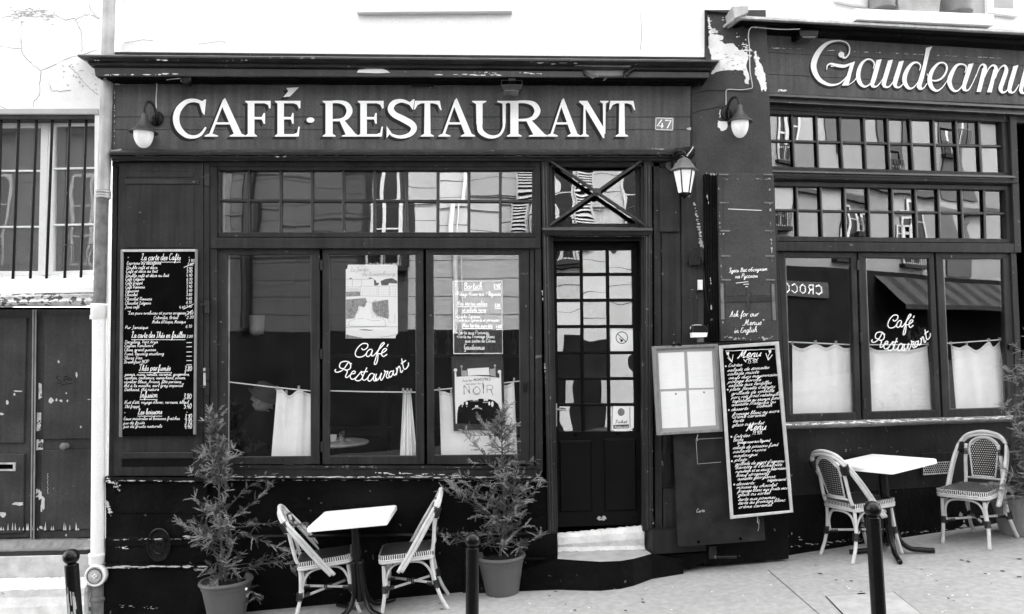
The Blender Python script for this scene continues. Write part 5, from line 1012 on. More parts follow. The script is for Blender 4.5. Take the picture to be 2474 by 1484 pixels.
for fx, fl in ((130, 1), (845, -1)):
    y0 = 150 if fl > 0 else 115
    m.flat(PL1, [k7(fx-28, y0+20), k7(fx-10, y0+10), k7(fx, y0+18), k7(fx+14, y0), k7(fx+26, y0+30), k7(fx+18, y0+58), k7(fx-8, y0+66)], DB-.0073)
    m.ribbon(PL1, [k7(fx+5, y0+60), k7(fx+30*fl, y0+110), k7(fx+(80 if fl > 0 else -25), y0+185)], 1.5, DB-.0072); m.ribbon(PL1, [k7(fx+(92 if fl > 0 else -68), y0+(55 if fl > 0 else 65)), k7(fx+(70 if fl > 0 else -30), y0+180)], 1.7, DB-.0071); m.ribbon(PL1, [k7(fx+(0 if fl > 0 else 45), y0+(105 if fl > 0 else 90)), k7(fx+(68 if fl > 0 else -22), y0+178)], 1.7, DB-.007)
m.obj('chalk_lettering', 'chalk', t)
m = M(); 
for p in ((40, 82), (44, 124), (932, 20), (936, 62)): c = P(PL1, *k7(*p), DB-.008); m.lathe(c, [(.006, 0), (.006, .003), (.001, .004)], 10, (0, -1, 0))
m.obj('screw', 'zinc', t)
m = M(); a = k8(590, 1430); m.ribbon(PL1, [a, (a[0]-1, a[1]+14), (a[0]+3, a[1]+17)], 1.5, DB-.01); m.ribbon(PL1, [(1834, 1255), (1833, 1276), (1831, 1283)], 1.2, .18); m.obj('hook', 'zinc', t)
m = M(); a = P(PL1, 1690, 833, DC); m.tube([P(PL1, 1690, 832, DC-.02), P(PL1, 1884, 824, DC-.02)], .006, 8); m.obj('hanging_rod', 'iron', t)

t = thing('signboard', 'large worn grey board with faint chalk smears, leaning behind the slanting blackboard', 'signboard', P(PL1, 1740, 1320, .15))
kq = zmap(1237, 990.6, .3325)
m = M(); m.prism(PL1, [(1627, 1040), (1830, 1040), kq(1842, 948), kq(1220, 996), kq(1205, 985)], .14, .17, .003); m.obj('board', 'old_board', t)
m = M(); 
for q in ([(1338, 215), (1348, 392), (1520, 378)], [(1338, 215), (1350, 180)], [(1345, 212), (1530, 202)]): m.ribbon(PL1, [kq(*p) for p in q], 1.1, .1706)
r3 = random.Random(2)
text(m, PL1, .1706, 'Carte', *kq(1340, 745), *kq(1400, 740), 1.0, 1, rr=r3)
m.obj('chalk_line', 'felt', t)
m = M()
for p in ((1355, 958), (1660, 934)): m.lathe(P(PL1, *kq(*p), .1705), [(.012, 0), (.012, .002), (.001, .002)], 12, (0, -1, 0))
m.obj('bolt_hole', 'void', t)
m = M(); m.prism(PL1, [kq(1432, 990), kq(1486, 986), kq(1488, 1082), kq(1434, 1084)], .08, .13, .003); m.obj('wooden_foot', 'dark_paint', t)
m = M(); a = P(PL1, *kq(1490, 1068), .13); b = P(PL1, *kq(1634, 1066), .2); m.tube([a, b], .012, 8); m.obj('iron_foot', 'iron', t)

# house number
t = thing('house_number', 'small enamel plate with white number 47 right of the RESTAURANT lettering', 'number plate', P(PL1, 1605, 315, .06))
m = M(); m.prism(PL1, [(1583, 283), (1628, 284), (1627, 316), (1582, 315)], .056, .062, .002); m.obj('plate', 'grey_wood', t)
m = M()
for q in ([(1585, 287), (1587, 285), (1624, 286), (1626, 288), (1625, 312), (1623, 314), (1586, 313), (1584, 311), (1585, 287)],): m.ribbon(PL1, q, 1.3, .0625)
for q in ([(1599, 289), (1588, 304), (1603, 304.5)], [(1600, 297), (1599, 310)], [(1607, 290.5), (1621, 291), (1612, 310)]): m.ribbon(PL1, q, 3, .0625, .0009)
m.obj('painted_number', 'letter_white', t)

# small vent in the fascia
t = thing('fascia_vent', 'small dark slotted vent at the top of the cafe fascia', 'vent', P(PL1, 1021, 215, .06))
m = M(); m.prism(PL1, [(989, 203), (1052, 203), (1052, 215), (989, 214)], .056, .062, .001); m.obj('vent_plate', 'painted_trim', t)
m = M()
for i in range(26): m.flat(PL1, [(996+i*2, 205), (997+i*2, 205), (997+i*2, 210), (996+i*2, 210)], .0625)
m.obj('vent_slot', 'void', t)

# ---- lamps
def globe_lamp(tag_, label, pc, rim, globe, arm, shade_top, d0, rimd):
    t = thing('wall_lamp', label, 'lamp', P(PL1, pc[0], pc[1]+20, d0), group='gooseneck lamps with opal globes')
    m = M(); m.lathe(P(PL1, *pc, d0), [(.064, 0), (.066, .01), (.06, .02), (.03, .026), (.001, .028)], 24, (0, -1, 0)); m.obj('wall_plate', 'iron', t, smooth=False)
    m = M(); m.tube([P(PL1, *p[:2], p[2]) for p in cr(arm, 5)], .0115, 10); m.obj('arm', 'iron', t, smooth=True)
    c = P(PL1, shade_top[0], shade_top[1], rimd); R0 = (rim[1]-rim[0])/2/280*.955; hh = (rim[2]-shade_top[1])/280
    m = M(); m.lathe(c, [(.014, .01), (.022, 0), (.024, -.25*hh), (.04, -.5*hh), (.068, -.75*hh), (.095, -.93*hh), (R0, -hh), (R0*1.01, -hh-.008), (R0*.94, -hh-.01), (.06, -hh+.02)], 32, cap=False); m.obj('shade', 'lamp_iron', t, smooth=True)
    g0, g1, gr = globe; c2 = Vector((c.x, c.y, P(PL1, shade_top[0], g0, rimd).z)); L = (g1-g0)/280*.955; rg = gr/280*.955
    m = M(); m.lathe(c2, [(rg*.96, .012), (rg, -.1*L), (rg*.98, -.3*L), (rg*.88, -.55*L), (rg*.68, -.78*L), (rg*.4, -.94*L), (rg*.12, -.995*L), (.001, -L)], 32); m.obj('globe', 'opal', t, smooth=True)
globe_lamp(1, 'gooseneck wall lamp with white globe left of the CAFÉ lettering', (378, 287), (314, 381, 319), (318, 359, 23.5), [(375, 302, .09), (377, 285, .12), (374, 262, .14), (366, 248, .16), (356, 247, .17), (350, 258, .18), (348.5, 276, .18)], (348, 276), .06, .18)
globe_lamp(2, 'gooseneck wall lamp with white globe on the grey wall beside the restaurant', (1758, 274), (1757, 1818, 294), (294, 335, 21.5), [(1760, 290, .05), (1757, 272, .08), (1761, 250, .11), (1770, 236, .13), (1780, 235, .14), (1785, 245, .15), (1786, 256, .15)], (1787, 256), .016, .15)
t = thing('wall_lantern', 'four-sided wall lantern with frosted glass on the corner post by the door', 'lantern', P(PL1, 1652, 480, .2))
kl = zmap(1546.3, 338.2, .1221); dl = .24; c = P(PL1, 1653, 411, dl); s_ = .963/280
m = M(); ring = lambda r, z, sc=1.0: [(c.x+r*math.cos(a)*sc, c.y+r*math.sin(a), c.z+z) for a in (math.pi/6*0+math.pi/3*k for k in range(6))]
def hexstack(m, prof, cap=True):
    vs = [p for r, z in prof for p in ring(r, z)]; n = len(prof)
    return m.add(vs, [(i*6+k, i*6+(k+1) % 6, i*6+6+(k+1) % 6, i*6+6+k) for i in range(n-1) for k in range(6)] + ([tuple(range(5, -1, -1)), tuple((n-1)*6+k for k in range(6))] if cap else []))
m = M(); hexstack(m, [(.105, -.012), (.122, -.004), (.122, .0), (.098, .016), (.08, .045), (.074, .058), (.064, .06), (.056, .082), (.036, .098), (.016, .104)]); m.ball((c.x, c.y, c.z+.108), .012, 10); m.obj('roof', 'zinc_lamp', t)
m = M(); hexstack(m, [(.052, -.2), (.091, -.014)], False); m.obj('frosted_pane', 'frosted', t)
m = M()
for k_ in range(6):
    a = math.pi/3*k_; m.tube([(c.x+.092*math.cos(a), c.y+.092*math.sin(a), c.z-.012), (c.x+.054*math.cos(a), c.y+.054*math.sin(a), c.z-.2)], .0055, 6)
m.obj('corner_bar', 'iron', t)
m = M(); hexstack(m, [(.056, -.205), (.056, -.196)]); m.lathe((c.x, c.y, c.z-.205), [(.04, 0), (.03, -.016), (.008, -.026), (.006, -.03), (.01, -.034), (.001, -.04)], 14); m.obj('base', 'iron', t)
m = M(); m.tube([P(PL1, *kl(650, 640), .06), P(PL1, *kl(640, 420), .10), P(PL1, *kl(665, 280), .16), P(PL1, *kl(730, 215), .2), P(PL1, *kl(830, 205), .23), P(PL1, *kl(885, 250), .24), P(PL1, *kl(885, 340), .24)], .011, 8); m.obj('bracket', 'iron', t, smooth=True)
m = M(); m.prism(PL1, [kl(*p) for p in ((620, 330), (680, 320), (715, 370), (700, 470), (715, 560), (640, 640), (545, 590), (500, 500), (520, 440), (590, 400))], .03, .055, .004); m.obj('back_plate', 'lamp_iron', t)
m = M(); m.tube([P(PL1, *kl(*p), .2) for p in cr([(1040, 130), (1045, 150), (1000, 220), (960, 270), (925, 320)], 3)], .005, 6); m.obj('cable', 'cable', t)
m = M()
for o_ in (0, 18, 34): m.tube([P(PL1, *kl(*p), .17) for p in cr([(650, 290+o_), (660, 230+o_), (700, 175+o_), (800, 165+o_), (1000, 140+o_*1.6), (1095, 190+o_)], 3)], .006, 6)
m.obj('tangled_wire', 'iron', t)
def flood(label, quadc, w, h, d, face, name='floodlight', post=None):
    x, y = quadc; t = thing(name, label, 'floodlight', P(PL1, x, y, d), group='black floodlights')
    return t, x, y
for lab, pl, x, y, w, h, d in (('black floodlight above the RESTAURANT lettering, under the cornice', PL1, 1236, 206, 50, 28, .24), ('black floodlight above the Gaudeamus lettering, at the end of a white cable', PL2, 1955, 76, 50, 30, .16)):
    t = thing('floodlight', lab, 'floodlight', P(pl, x, y+15, d), group='black floodlights')
    m = M(); m.prism(pl, [(x-w/2+1, y-2), (x+w/2-1, y-2), (x+w/2-4, y+h*.42), (x-w/2+4, y+h*.42)], d-.08, d+.05, .004); hs = m.obj('housing', 'iron', t)
    m = M(); m.prism(pl, [(x-w*.34, y+h*.36), (x+w*.34, y+h*.36), (x+w*.30, y+h*.52), (x-w*.30, y+h*.52)], d-.06, d+.052, .001); m.obj('lamp_glass', 'lamp_iron', t)
    for j in range(4): m = M(); m.bar(pl, (x-w/2+3, y-1+j*h*.1), (x+w/2-3, y-1+j*h*.1), 1.2, d+.048, d+.056); m.obj('fin', 'lamp_iron', hs)
    m = M(); m.tube([P(pl, x-w/2, y+h*.2, d), P(pl, x-w/2, y-h*.42, d), P(pl, x+w/2, y-h*.42, d), P(pl, x+w/2, y+h*.2, d)], .005, 6); m.prism(pl, [(x-8, y-h*.6), (x+10, y-h*.6), (x+10, y-h*.38), (x-8, y-h*.38)], .03, d+.01, .002); m.obj('bracket', 'iron', t)
t = thing('floodlight', 'small grey floodlight on a stub above the menu case', 'floodlight', P(PL1, 1690, 830, .24), group='black floodlights')
kf = zmap(1655, 410.7, .3013)
m = M(); m.prism(PL1, [kf(*p) for p in ((68, 1246), (165, 1246), (190, 1290), (188, 1302), (50, 1302), (60, 1290))], .12, .25, .003); m.obj('housing', 'iron', t)
m = M(); m.prism(PL1, [kf(*p) for p in ((62, 1304), (182, 1304), (175, 1338), (66, 1342))], .14, .245, .002); m.obj('lamp_glass', 'frosted', t)
m = M(); m.prism(PL1, [kf(*p) for p in ((112, 1342), (150, 1342), (150, 1380), (112, 1380))], .12, .19, .002); m.obj('stub', 'zinc_dark', t)
m = M(); m.tube([P(PL1, *kf(*p), .16) for p in cr([(50, 1300), (45, 1260), (75, 1244), (130, 1244)], 4)], .004, 6); m.obj('wire', 'cable', t)
def wire(label, pl, pts, d, r=.0042, mt='cable'):
    m = M(); m.tube([P(pl, p[0], p[1], p[2] if len(p) > 2 else d) for p in cr(pts, 4)], r, 6); return m.obj('electric_cable', mt, label=label, cat='cable', smooth=True)
wire('thin white cable from the junction box down to the left globe lamp', PL1, [(436, 189, .18), (415, 191, .14), (388, 194, .09), (379, 198, .068), (379, 208, .066), (378, 225, .066), (377, 245, .066), (378, 262, .066)], .07)
m = M(); m.lathe(P(PL1, 450, 192, .19), [(.046, -.05), (.046, .01), (.036, .016), (.034, .008), (.001, .008)], 22, (0, -1, 0)); m.obj('junction_box', 'iron', label='round black junction box under the cornice over the CAFÉ lettering', cat='junction box')
wire('long white cable running from the right globe lamp up to the Gaudeamus floodlight', PL1, [(1754, 254, .02), (1754, 240, .02), (1754, 222, .02), (1760, 216, .02), (1790, 217, .02), (1812, 214, .02), (1818, 208, .025), (1812, 170, .05), (1811, 120, .06), (1808, 85, .07), (1813, 68, .07), (1825, 66, .07), (1870, 70, .05), (1900, 71, .02), (1932, 70, .02)], .02)
wire('grey wire stapled across the corner wall under the old panel', PL1, [(1672, 228, .02), (1700, 219, .02), (1740, 217, .02), (1820, 221, .02)], .02, .003, 'lamp_iron')
wire('black cables hanging in the corner beside the folded shutters', PL1, [(1690, 620, .08), (1700, 650, .07), (1704, 700, .07), (1712, 760, .07), (1710, 800, .07)], .07, .006, 'iron')

# ================================================================ BEHIND THE GLASS
def cloth(name, pts_top, pts_bot, folds, depth, d, label, grp='white half curtains pegged on a string', nv=14, hem=.06, seed=1):
    """curtain between two point rows; folds = waves across"""
    t = thing('curtain', label, 'curtain', P(PLc, (pts_top[0][0]+pts_top[-1][0])/2, pts_bot[0][1], d), group=grp)
    n = 64; r3 = random.Random(seed); ph = [r3.uniform(-.4, .4) for _ in range(n+1)]
    def row(pts, u):
        k_ = len(pts)-1; i = min(int(u*k_), k_-1); f = u*k_-i; return (pts[i][0]*(1-f)+pts[i+1][0]*f, pts[i][1]*(1-f)+pts[i+1][1]*f)
    tp = cr(pts_top, 6); vs = []
    for j in range(nv+1):
        v = j/nv
        for i in range(n+1):
            u = i/n; a = row(tp, u); b = row(pts_bot, u); w = depth*(.6*math.sin(folds*u*2*math.pi+1.7*math.sin(3*u+seed)+v*.8)*(1-.35*v)+.3*math.sin(folds*1.7*u*6.28+v*2+seed)*math.cos(u*5+seed)+.35*math.sin(v*5+u*4+seed)*(1-v*.3))
            vs.append(P(PLc, a[0]*(1-v)+b[0]*v, a[1]*(1-v)+b[1]*v, d+w))
    m = M(); m.add(vs, [(j*(n+1)+i, j*(n+1)+i+1, (j+1)*(n+1)+i+1, (j+1)*(n+1)+i) for j in range(nv) for i in range(n)]); m.obj('cloth', 'linen', t, smooth=True)
    m = M(); hv = [vs[i]+PLc[1]*.003 for i in range(n+1)]+[vs[i]+(vs[(n+1)+i]-vs[i])*.75+PLc[1]*.003 for i in range(n+1)]
    m.add(hv, [(i, i+1, n+2+i, n+1+i) for i in range(n)]); m.obj('hem', 'string', t, smooth=True)
    for (x, y) in pts_top[::2]:
        p = P(PLc, x, y-3, d); m = M(); m.box(p.x-.008, p.y-.012, p.z-.012, p.x+.008, p.y+.012, p.z+.022); m.obj('peg', 'zinc', t)
PLc = PL1
cloth('c', [(669, 942), (682, 941), (692, 952), (702, 955), (722, 941), (738, 948), (756, 953)], [(655, 1108), (690, 1108), (720, 1108), (757, 1108)], 3.2, .018, -.06, 'white curtain in the left cafe window, behind the man in the hat', seed=1)
cloth('c', [(974, 947), (979, 943), (984, 947), (988, 943), (993, 948)], [(966, 1108), (980, 1108), (992, 1108), (1008, 1108)], 4.5, .026, -.062, 'narrow gathered white curtain at the right edge of the middle cafe window', seed=2)
cloth('c', [(1061, 945), (1075, 946), (1090, 950), (1140, 945), (1200, 930), (1225, 930), (1242, 922)], [(1066, 1106), (1150, 1106), (1200, 1106), (1250, 1106)], 2.5, .014, -.06, 'wide white curtain in the right cafe window, behind the shrub', seed=3)
for x0, y0, x1, y1, lab in ((545, 922, 757, 945, 'left'), (790, 944, 1010, 947.5, 'middle'), (1042, 943, 1262, 920, 'right')):
    m = M(); m.tube([P(PL1, x0, y0, -.055), P(PL1, (x0+x1)/2, (y0+y1)/2+1, -.055), P(PL1, x1, y1, -.055)], .0055, 8); m.obj('curtain_string', 'string', label='white string across the %s cafe window holding its curtain' % lab, cat='string', group='curtain strings')
PLc = PL2
cloth('c', [(1914, 833), (1938, 842), (1970, 831), (1995, 840), (2019, 832), (2040, 841), (2068, 838)], [(1916, 1003), (1980, 1000), (2030, 1000), (2072, 998)], 2.2, .012, -.07, 'white curtain in the left restaurant window', seed=4)
cloth('c', [(2098, 836), (2120, 846), (2160, 844), (2200, 845), (2240, 836)], [(2102, 996), (2150, 994), (2200, 993), (2254, 991)], 2.0, .012, -.07, 'white curtain in the middle restaurant window, under the cursive lettering', seed=5)
cloth('c', [(2297, 834), (2318, 840), (2335, 834), (2360, 846), (2388, 826), (2400, 838), (2415, 824)], [(2310, 990), (2360, 988), (2400, 988), (2436, 984)], 2.6, .014, -.07, 'white curtain in the right restaurant window, beside the potted shrub', seed=6)
for x0, y0, x1, y1, lab in ((1904, 826, 2064, 833, 'left'), (2094, 833, 2252, 832, 'middle'), (2284, 830, 2428, 820, 'right')):
    m = M(); m.tube([P(PL2, x0, y0, -.065), P(PL2, x1, y1, -.065)], .0055, 8); m.obj('curtain_string', 'string', label='white string across the %s restaurant window holding its curtain' % lab, cat='string', group='curtain strings')
# white strip inside the left window edge
m = M(); m.prism(PL1, [(548, 616), (554, 616), (552, 1104), (547, 1104)], -.05, -.03, .001); m.obj('inner_strip', 'pale_wood', cafe)

# cursive lettering painted on the glass
kw = zmap(797.3, 628.2, .20355)
CUR = [[(375, 1045), (390, 1066), (420, 1058), (446, 1032), (448, 1002), (425, 990), (380, 996), (330, 1040), (300, 1100), (310, 1140), (350, 1153), (400, 1138), (440, 1100)],
 [(500, 1062), (470, 1062), (440, 1090), (430, 1130), (452, 1146), (482, 1122), (505, 1068), (492, 1118), (502, 1140), (530, 1122), (570, 1075), (620, 1020), (644, 990), (632, 980), (605, 1005), (575, 1070), (548, 1150), (528, 1215), (530, 1238), (552, 1225), (568, 1160), (566, 1120), (545, 1108)],
 [(562, 1108), (600, 1112), (650, 1085), (672, 1062), (650, 1050), (622, 1078), (612, 1120), (635, 1145), (678, 1118)], [(690, 998), (676, 1030)],
 [(72, 1297), (58, 1310), (72, 1330), (115, 1325), (165, 1290), (210, 1225), (222, 1212)], [(172, 1288), (128, 1284), (112, 1255), (132, 1215), (180, 1202), (225, 1212), (246, 1250), (236, 1290), (200, 1306), (170, 1300), (205, 1318), (196, 1352), (184, 1382), (202, 1395), (235, 1368), (262, 1352), (292, 1345), (300, 1325), (280, 1318), (252, 1345), (240, 1388), (262, 1416), (305, 1398), (340, 1360), (376, 1320), (372, 1350), (388, 1385), (360, 1425), (318, 1432), (296, 1412), (318, 1392)],
 [(222, 1214), (246, 1232), (258, 1226)],
 [(438, 1276), (388, 1388), (392, 1422), (420, 1422), (452, 1392)], [(362, 1332), (448, 1322)],
 [(520, 1355), (490, 1346), (458, 1380), (450, 1424), (475, 1437), (508, 1402), (530, 1352), (515, 1405), (525, 1434), (548, 1425), (556, 1400)],
 [(552, 1350), (538, 1400), (548, 1432), (580, 1408), (612, 1340), (598, 1395), (608, 1428), (632, 1395), (655, 1335), (644, 1312), (664, 1326), (688, 1322), (668, 1375), (684, 1402), (712, 1376)],
 [(745, 1318), (715, 1326), (698, 1366), (712, 1392), (738, 1366), (755, 1308), (750, 1350), (766, 1368), (786, 1342)],
 [(785, 1278), (796, 1318), (786, 1366)], [(792, 1335), (805, 1280), (822, 1262), (834, 1290), (838, 1325), (852, 1332), (866, 1306)],
 [(850, 1170), (862, 1235), (878, 1292), (905, 1288), (930, 1250), (930, 1216)], [(842, 1232), (902, 1190)]]
def cursive(pl, f, lw, d, lab):
    m = M(); dz = d
    for q in CUR: m.ribbon(pl, [f(*p) for p in cr(q, 5)], lw, dz, .0009); dz += .00012
    m.obj('window_lettering', 'letter_white', label=lab, cat='lettering')
cursive(PL1, kw, 2.5, -.002, 'white cursive Café Restaurant painted on the middle cafe window')
f2 = lambda x, y: (2106+((x-58)/872*141.7), 759+((y-980)/457)*88.5)
cursive(PL2, f2, 2.2, -.008, 'white cursive Café Restaurant painted on the middle restaurant window')

# posters
t = thing('poster', 'white travel poster with park buildings and reclining statue in the middle cafe window', 'poster', P(PL1, 898, 817, -.03))
m = M(); Q = [kw(*p) for p in ((212, 55), (786, 55), (800, 72), (804, 870), (780, 900), (776, 928), (187, 930), (187, 112), (205, 100))]; m.prism(PL1, Q, -.034, -.032, 0); m.obj('sheet', 'paper', t)
dz = -.0315
def pr(name, mt, polys, lines=(), lw=.6):
    global dz
    m = M()
    for q in polys: m.flat(PL1, [kw(*p) for p in q], dz); dz += .00003
    for q in lines: m.ribbon(PL1, [kw(*p) for p in q], lw, dz, .00002); dz += .00003
    return m.obj(name, mt, t)
r3 = random.Random(17)
pr('printed_tone', 'ink_mid', [[(190, 470), (420, 450), (440, 490), (410, 560), (340, 545), (330, 600), (300, 650), (290, 690), (190, 700)], [(500, 500), (690, 470), (700, 640), (690, 700), (560, 660), (510, 600)], [(190, 380), (360, 378), (358, 425), (190, 432)], [(190, 880), (260, 900), (400, 925), (190, 928)]])
pr('printed_shade', 'old_board', [], [], 1)
pr('printed_line', 'ink', [[(520, 225), (545, 245), (552, 270), (585, 270), (570, 300), (525, 305)], [(600, 250), (660, 225), (740, 215), (798, 250), (798, 280), (700, 275), (690, 300), (610, 300)], [(225, 225), (240, 208), (270, 226)], [(450, 222), (475, 205), (515, 222)], [(330, 825), (420, 822), (520, 832), (480, 838), (380, 834)]],
   [[(190, 228), (380, 228)], [(375, 228), (520, 226)], [(375, 228), (376, 310)], [(265, 228), (265, 310)], [(190, 318), (360, 320)], [(190, 378), (360, 374)], [(190, 432), (360, 425), (800, 436)], [(360, 310), (560, 312)], [(568, 310), (700, 308)], [(705, 308), (800, 308)], [(568, 310), (570, 425)], [(705, 308), (705, 425)], [(360, 312), (358, 425)]]
   + [[(200+i*13, 335), (200+i*13, 372)] for i in range(12)] + [[(385+i*28, y), (385+i*28, y+16)] for i in range(15) for y in (338, 372, 402)]
   + [cr([(500+i*24+r3.uniform(-8, 8), 690), (505+i*24, 600), (498+i*24+r3.uniform(-10, 10), 530), (515+i*24+r3.uniform(-14, 14), 470)], 3) for i in range(8)]
   + [[(300, 690), (305, 650), (340, 610), (345, 560), (375, 545), (395, 570), (420, 540), (428, 505), (460, 495), (495, 520), (500, 550), (488, 575), (515, 605), (518, 635), (560, 668), (620, 695), (655, 720), (660, 785)], [(220, 780), (225, 735), (250, 720), (300, 700)], [(220, 785), (400, 788), (660, 785)], [(330, 700), (410, 690)], [(440, 700), (520, 722), (590, 715)], [(485, 630), (490, 600)], [(260, 570), (275, 650)], [(235, 570), (300, 565)], [(700, 640), (700, 740), (770, 740), (768, 640)], [(190, 800), (270, 795), (800, 790)], [(600, 918), (700, 905), (800, 880)]], .5)
m = M(); m.flat(PL1, [kw(*p) for p in ((222, 785), (224, 738), (250, 720), (300, 700), (306, 650), (340, 610), (345, 560), (372, 545), (395, 568), (420, 545), (428, 505), (460, 495), (495, 520), (500, 552), (515, 605), (518, 640), (560, 668), (620, 695), (655, 720), (660, 788), (400, 790))], dz-.0006); m.obj('printed_statue', 'paper', t)
m = M(); text(m, PL1, dz, 'Le Jardin', *kw(240, 135), *kw(460, 130), 1.1, .7); text(m, PL1, dz+.001, 'du Luxembourg', *kw(375, 182), *kw(770, 182), 1.1, .7); m.obj('printed_title', 'felt', t)

t = thing('poster', 'tall grey poster reading NOIR with a drawn bed, in the right cafe window', 'poster', P(PL1, 1155, 1040, -.03))
kn = zmap(1038.9, 869.8, .16283)
m = M(); m.prism(PL1, [kn(312, -52), (1214, 857), kn(1085, 0), kn(1116, 1020), kn(350, 1055), kn(318, 0)], -.036, -.034, 0); m.obj('sheet', 'poster_grey', t)
m = M(); m.flat(PL1, [kn(*p) for p in ((365, 178), (386, 178), (394, 250), (560, 238), (700, 234), (860, 246), (1032, 264), (1030, 195), (1053, 195), (1064, 600), (1080, 915), (1058, 915), (1048, 750), (1010, 650), (960, 606), (900, 584), (750, 572), (560, 600), (470, 640), (420, 700), (405, 780), (398, 945), (382, 945), (370, 600))], -.0335)
for x, y in ((378, 150), (1030, 174)): m.flat(PL1, [kn(x+27*math.cos(a*.52), y+27*math.sin(a*.52)) for a in range(12)], -.0334)
m.flat(PL1, [kn(*p) for p in ((553, 130), (640, 122), (878, 110), (872, 150), (885, 225), (720, 222), (562, 234), (560, 170))], -.0333); m.obj('printed_bed', 'paper', t)
m = M(); m.flat(PL1, [kn(*p) for p in ((470, 155), (552, 155), (556, 232), (472, 240))], -.0334); m.flat(PL1, [kn(*p) for p in ((880, 135), (962, 125), (972, 250), (888, 225))], -.0334); m.ribbon(PL1, [kn(468, 95), kn(474, 240)], 2, -.0333); m.ribbon(PL1, [kn(963, 80), kn(968, 250)], 2, -.0333)
for x, y in ((468, 95), (963, 82)): m.flat(PL1, [kn(x+18*math.cos(a*.6), y+18*math.sin(a*.6)) for a in range(10)], -.0332)
m.obj('printed_headboard', 'felt', t)
m = M(); m.flat(PL1, [kn(*p) for p in ((405, 940), (412, 790), (430, 700), (480, 646), (570, 606), (750, 580), (900, 592), (1000, 655), (1040, 750), (1052, 930), (700, 950))], -.0337); m.obj('printed_dark', 'board', t)
m = M(); q_ = 0
for x, y, rx, ry in ((482, 645, 18, 30), (545, 642, 17, 26), (478, 690, 6, 8), (546, 688, 6, 8), (655, 590, 26, 14), (695, 585, 22, 14), (812, 590, 17, 20), (845, 588, 17, 20), (880, 645, 16, 30), (925, 655, 20, 42), (682, 684, 14, 13), (706, 684, 12, 12)): m.flat(PL1, [kn(x+rx*math.cos(a*.52), y+ry*math.sin(a*.52)) for a in range(12)], -.0333+q_); q_ += .00003
m.ribbon(PL1, [kn(*p) for p in cr([(622, 735), (660, 712), (700, 708), (740, 714), (770, 728)], 3)], 1.4, -.0333)
for i in range(6): m.ribbon(PL1, [kn(790+i*13, 622), kn(790+i*13, 636)], .9, -.0333)
for i in range(7): m.ribbon(PL1, [kn(605+i*18, 604), kn(606+i*18, 614)], .9, -.0333)

m.obj('printed_eyes', 'paper', t)
m = M()
for q in ([(505, 375), (503, 515)], [(500, 385), (510, 510)], [(508, 375), (592, 498)], [(512, 390), (596, 490)], [(575, 378), (590, 498)], [(580, 392), (578, 480)], cr([(700, 392), (655, 420), (635, 470), (665, 510), (715, 512), (742, 470), (735, 425), (700, 395), (665, 410), (645, 460), (680, 500), (725, 490)], 3), [(788, 335), (796, 495)], [(800, 360), (790, 490)], [(778, 335), (792, 450)], [(845, 375), (848, 485)], cr([(845, 375), (900, 372), (932, 395), (925, 430), (880, 438), (848, 436)], 3), [(895, 435), (920, 490), (935, 525)], [(905, 440), (925, 500)]): m.ribbon(PL1, [kn(*p) for p in q], 1.1, -.0332)
text(m, PL1, -.0331, 'MONSTRES', *kn(645, 308), *kn(905, 300), .72, 1.0, slant=0)
text(m, PL1, -.0331, 'Tous les', *kn(480, 322), *kn(625, 312), .55, .7, slant=0); text(m, PL1, -.0330, 'ont peur du', *kn(530, 368), *kn(755, 358), .55, .6, slant=0)
m.obj('printed_lettering', 'ink', t)

t = thing('menu_notice', 'clear acrylic sheet with white handwritten Bortsch menu in the right cafe window', 'notice', P(PL1, 1155, 855, -.02))
kb = zmap(1038.9, 664.4, .16283)
m = M(); m.flat(PL1, [kb(*p) for p in ((340, 85), (1070, 80), (1078, 1165), (350, 1172))], -.012); m.obj('sheet', 'acrylic', t)
m = M(); 
for a, b, w in (((342, 92), (352, 1165), 2.2), ((342, 90), (1068, 86), 1.1), ((350, 1166), (1078, 1162), 2.2), ((1068, 88), (1076, 1160), 1.0)): m.ribbon(PL1, [kb(*a), kb(*b)], w, -.011)
m.obj('white_edge', 'letter_white', t)
m = M(); r3 = random.Random(3)
for s, x0, y0, x1, sz, lw, ul in (("Bortsch", 505, 205, 780, 1.9, 1.9, 1), ("8.40€", 950, 190, 1050, 1.35, 1.5, 1), ("*Potage Russe aux 7 légumes.", 375, 310, 1065, 1.3, 1.5, 0), ("Nos tartes salées", 400, 450, 850, 1.3, 1.6, 1), ("8.80€", 960, 480, 1050, 1.35, 1.5, 1), ("et salade verte", 480, 540, 835, 1.1, 1.5, 1), ("*Quiche Loraine", 380, 640, 740, 1.15, 1.4, 0), ("*Tarte aux Epinards et parmesan", 380, 690, 1030, 1.0, 1.4, 0), ("Nos tartes sucrées", 480, 775, 930, 1.3, 1.6, 1), ("4.60€", 980, 790, 1070, 1.2, 1.4, 1), ("*Tarte aux Pommes", 390, 878, 870, 1.1, 1.4, 0), ("*Tarte au Fromage Blanc", 395, 935, 960, 1.1, 1.4, 0), ("aux zestes de Citron", 520, 1000, 970, 1.1, 1.4, 0), ("Gaudeamus", 505, 1105, 810, 1.6, 1.6, 0)):
    text(m, PL1, -.010, s, *kb(x0, y0), *kb(x1, y0), sz, lw, rr=r3, slant=.05)
    if ul: m.ribbon(PL1, [kb(x0, y0+20), kb(x1, y0+16)], 2.2, -.0102)
m.obj('painted_lettering', 'letter_white', t)
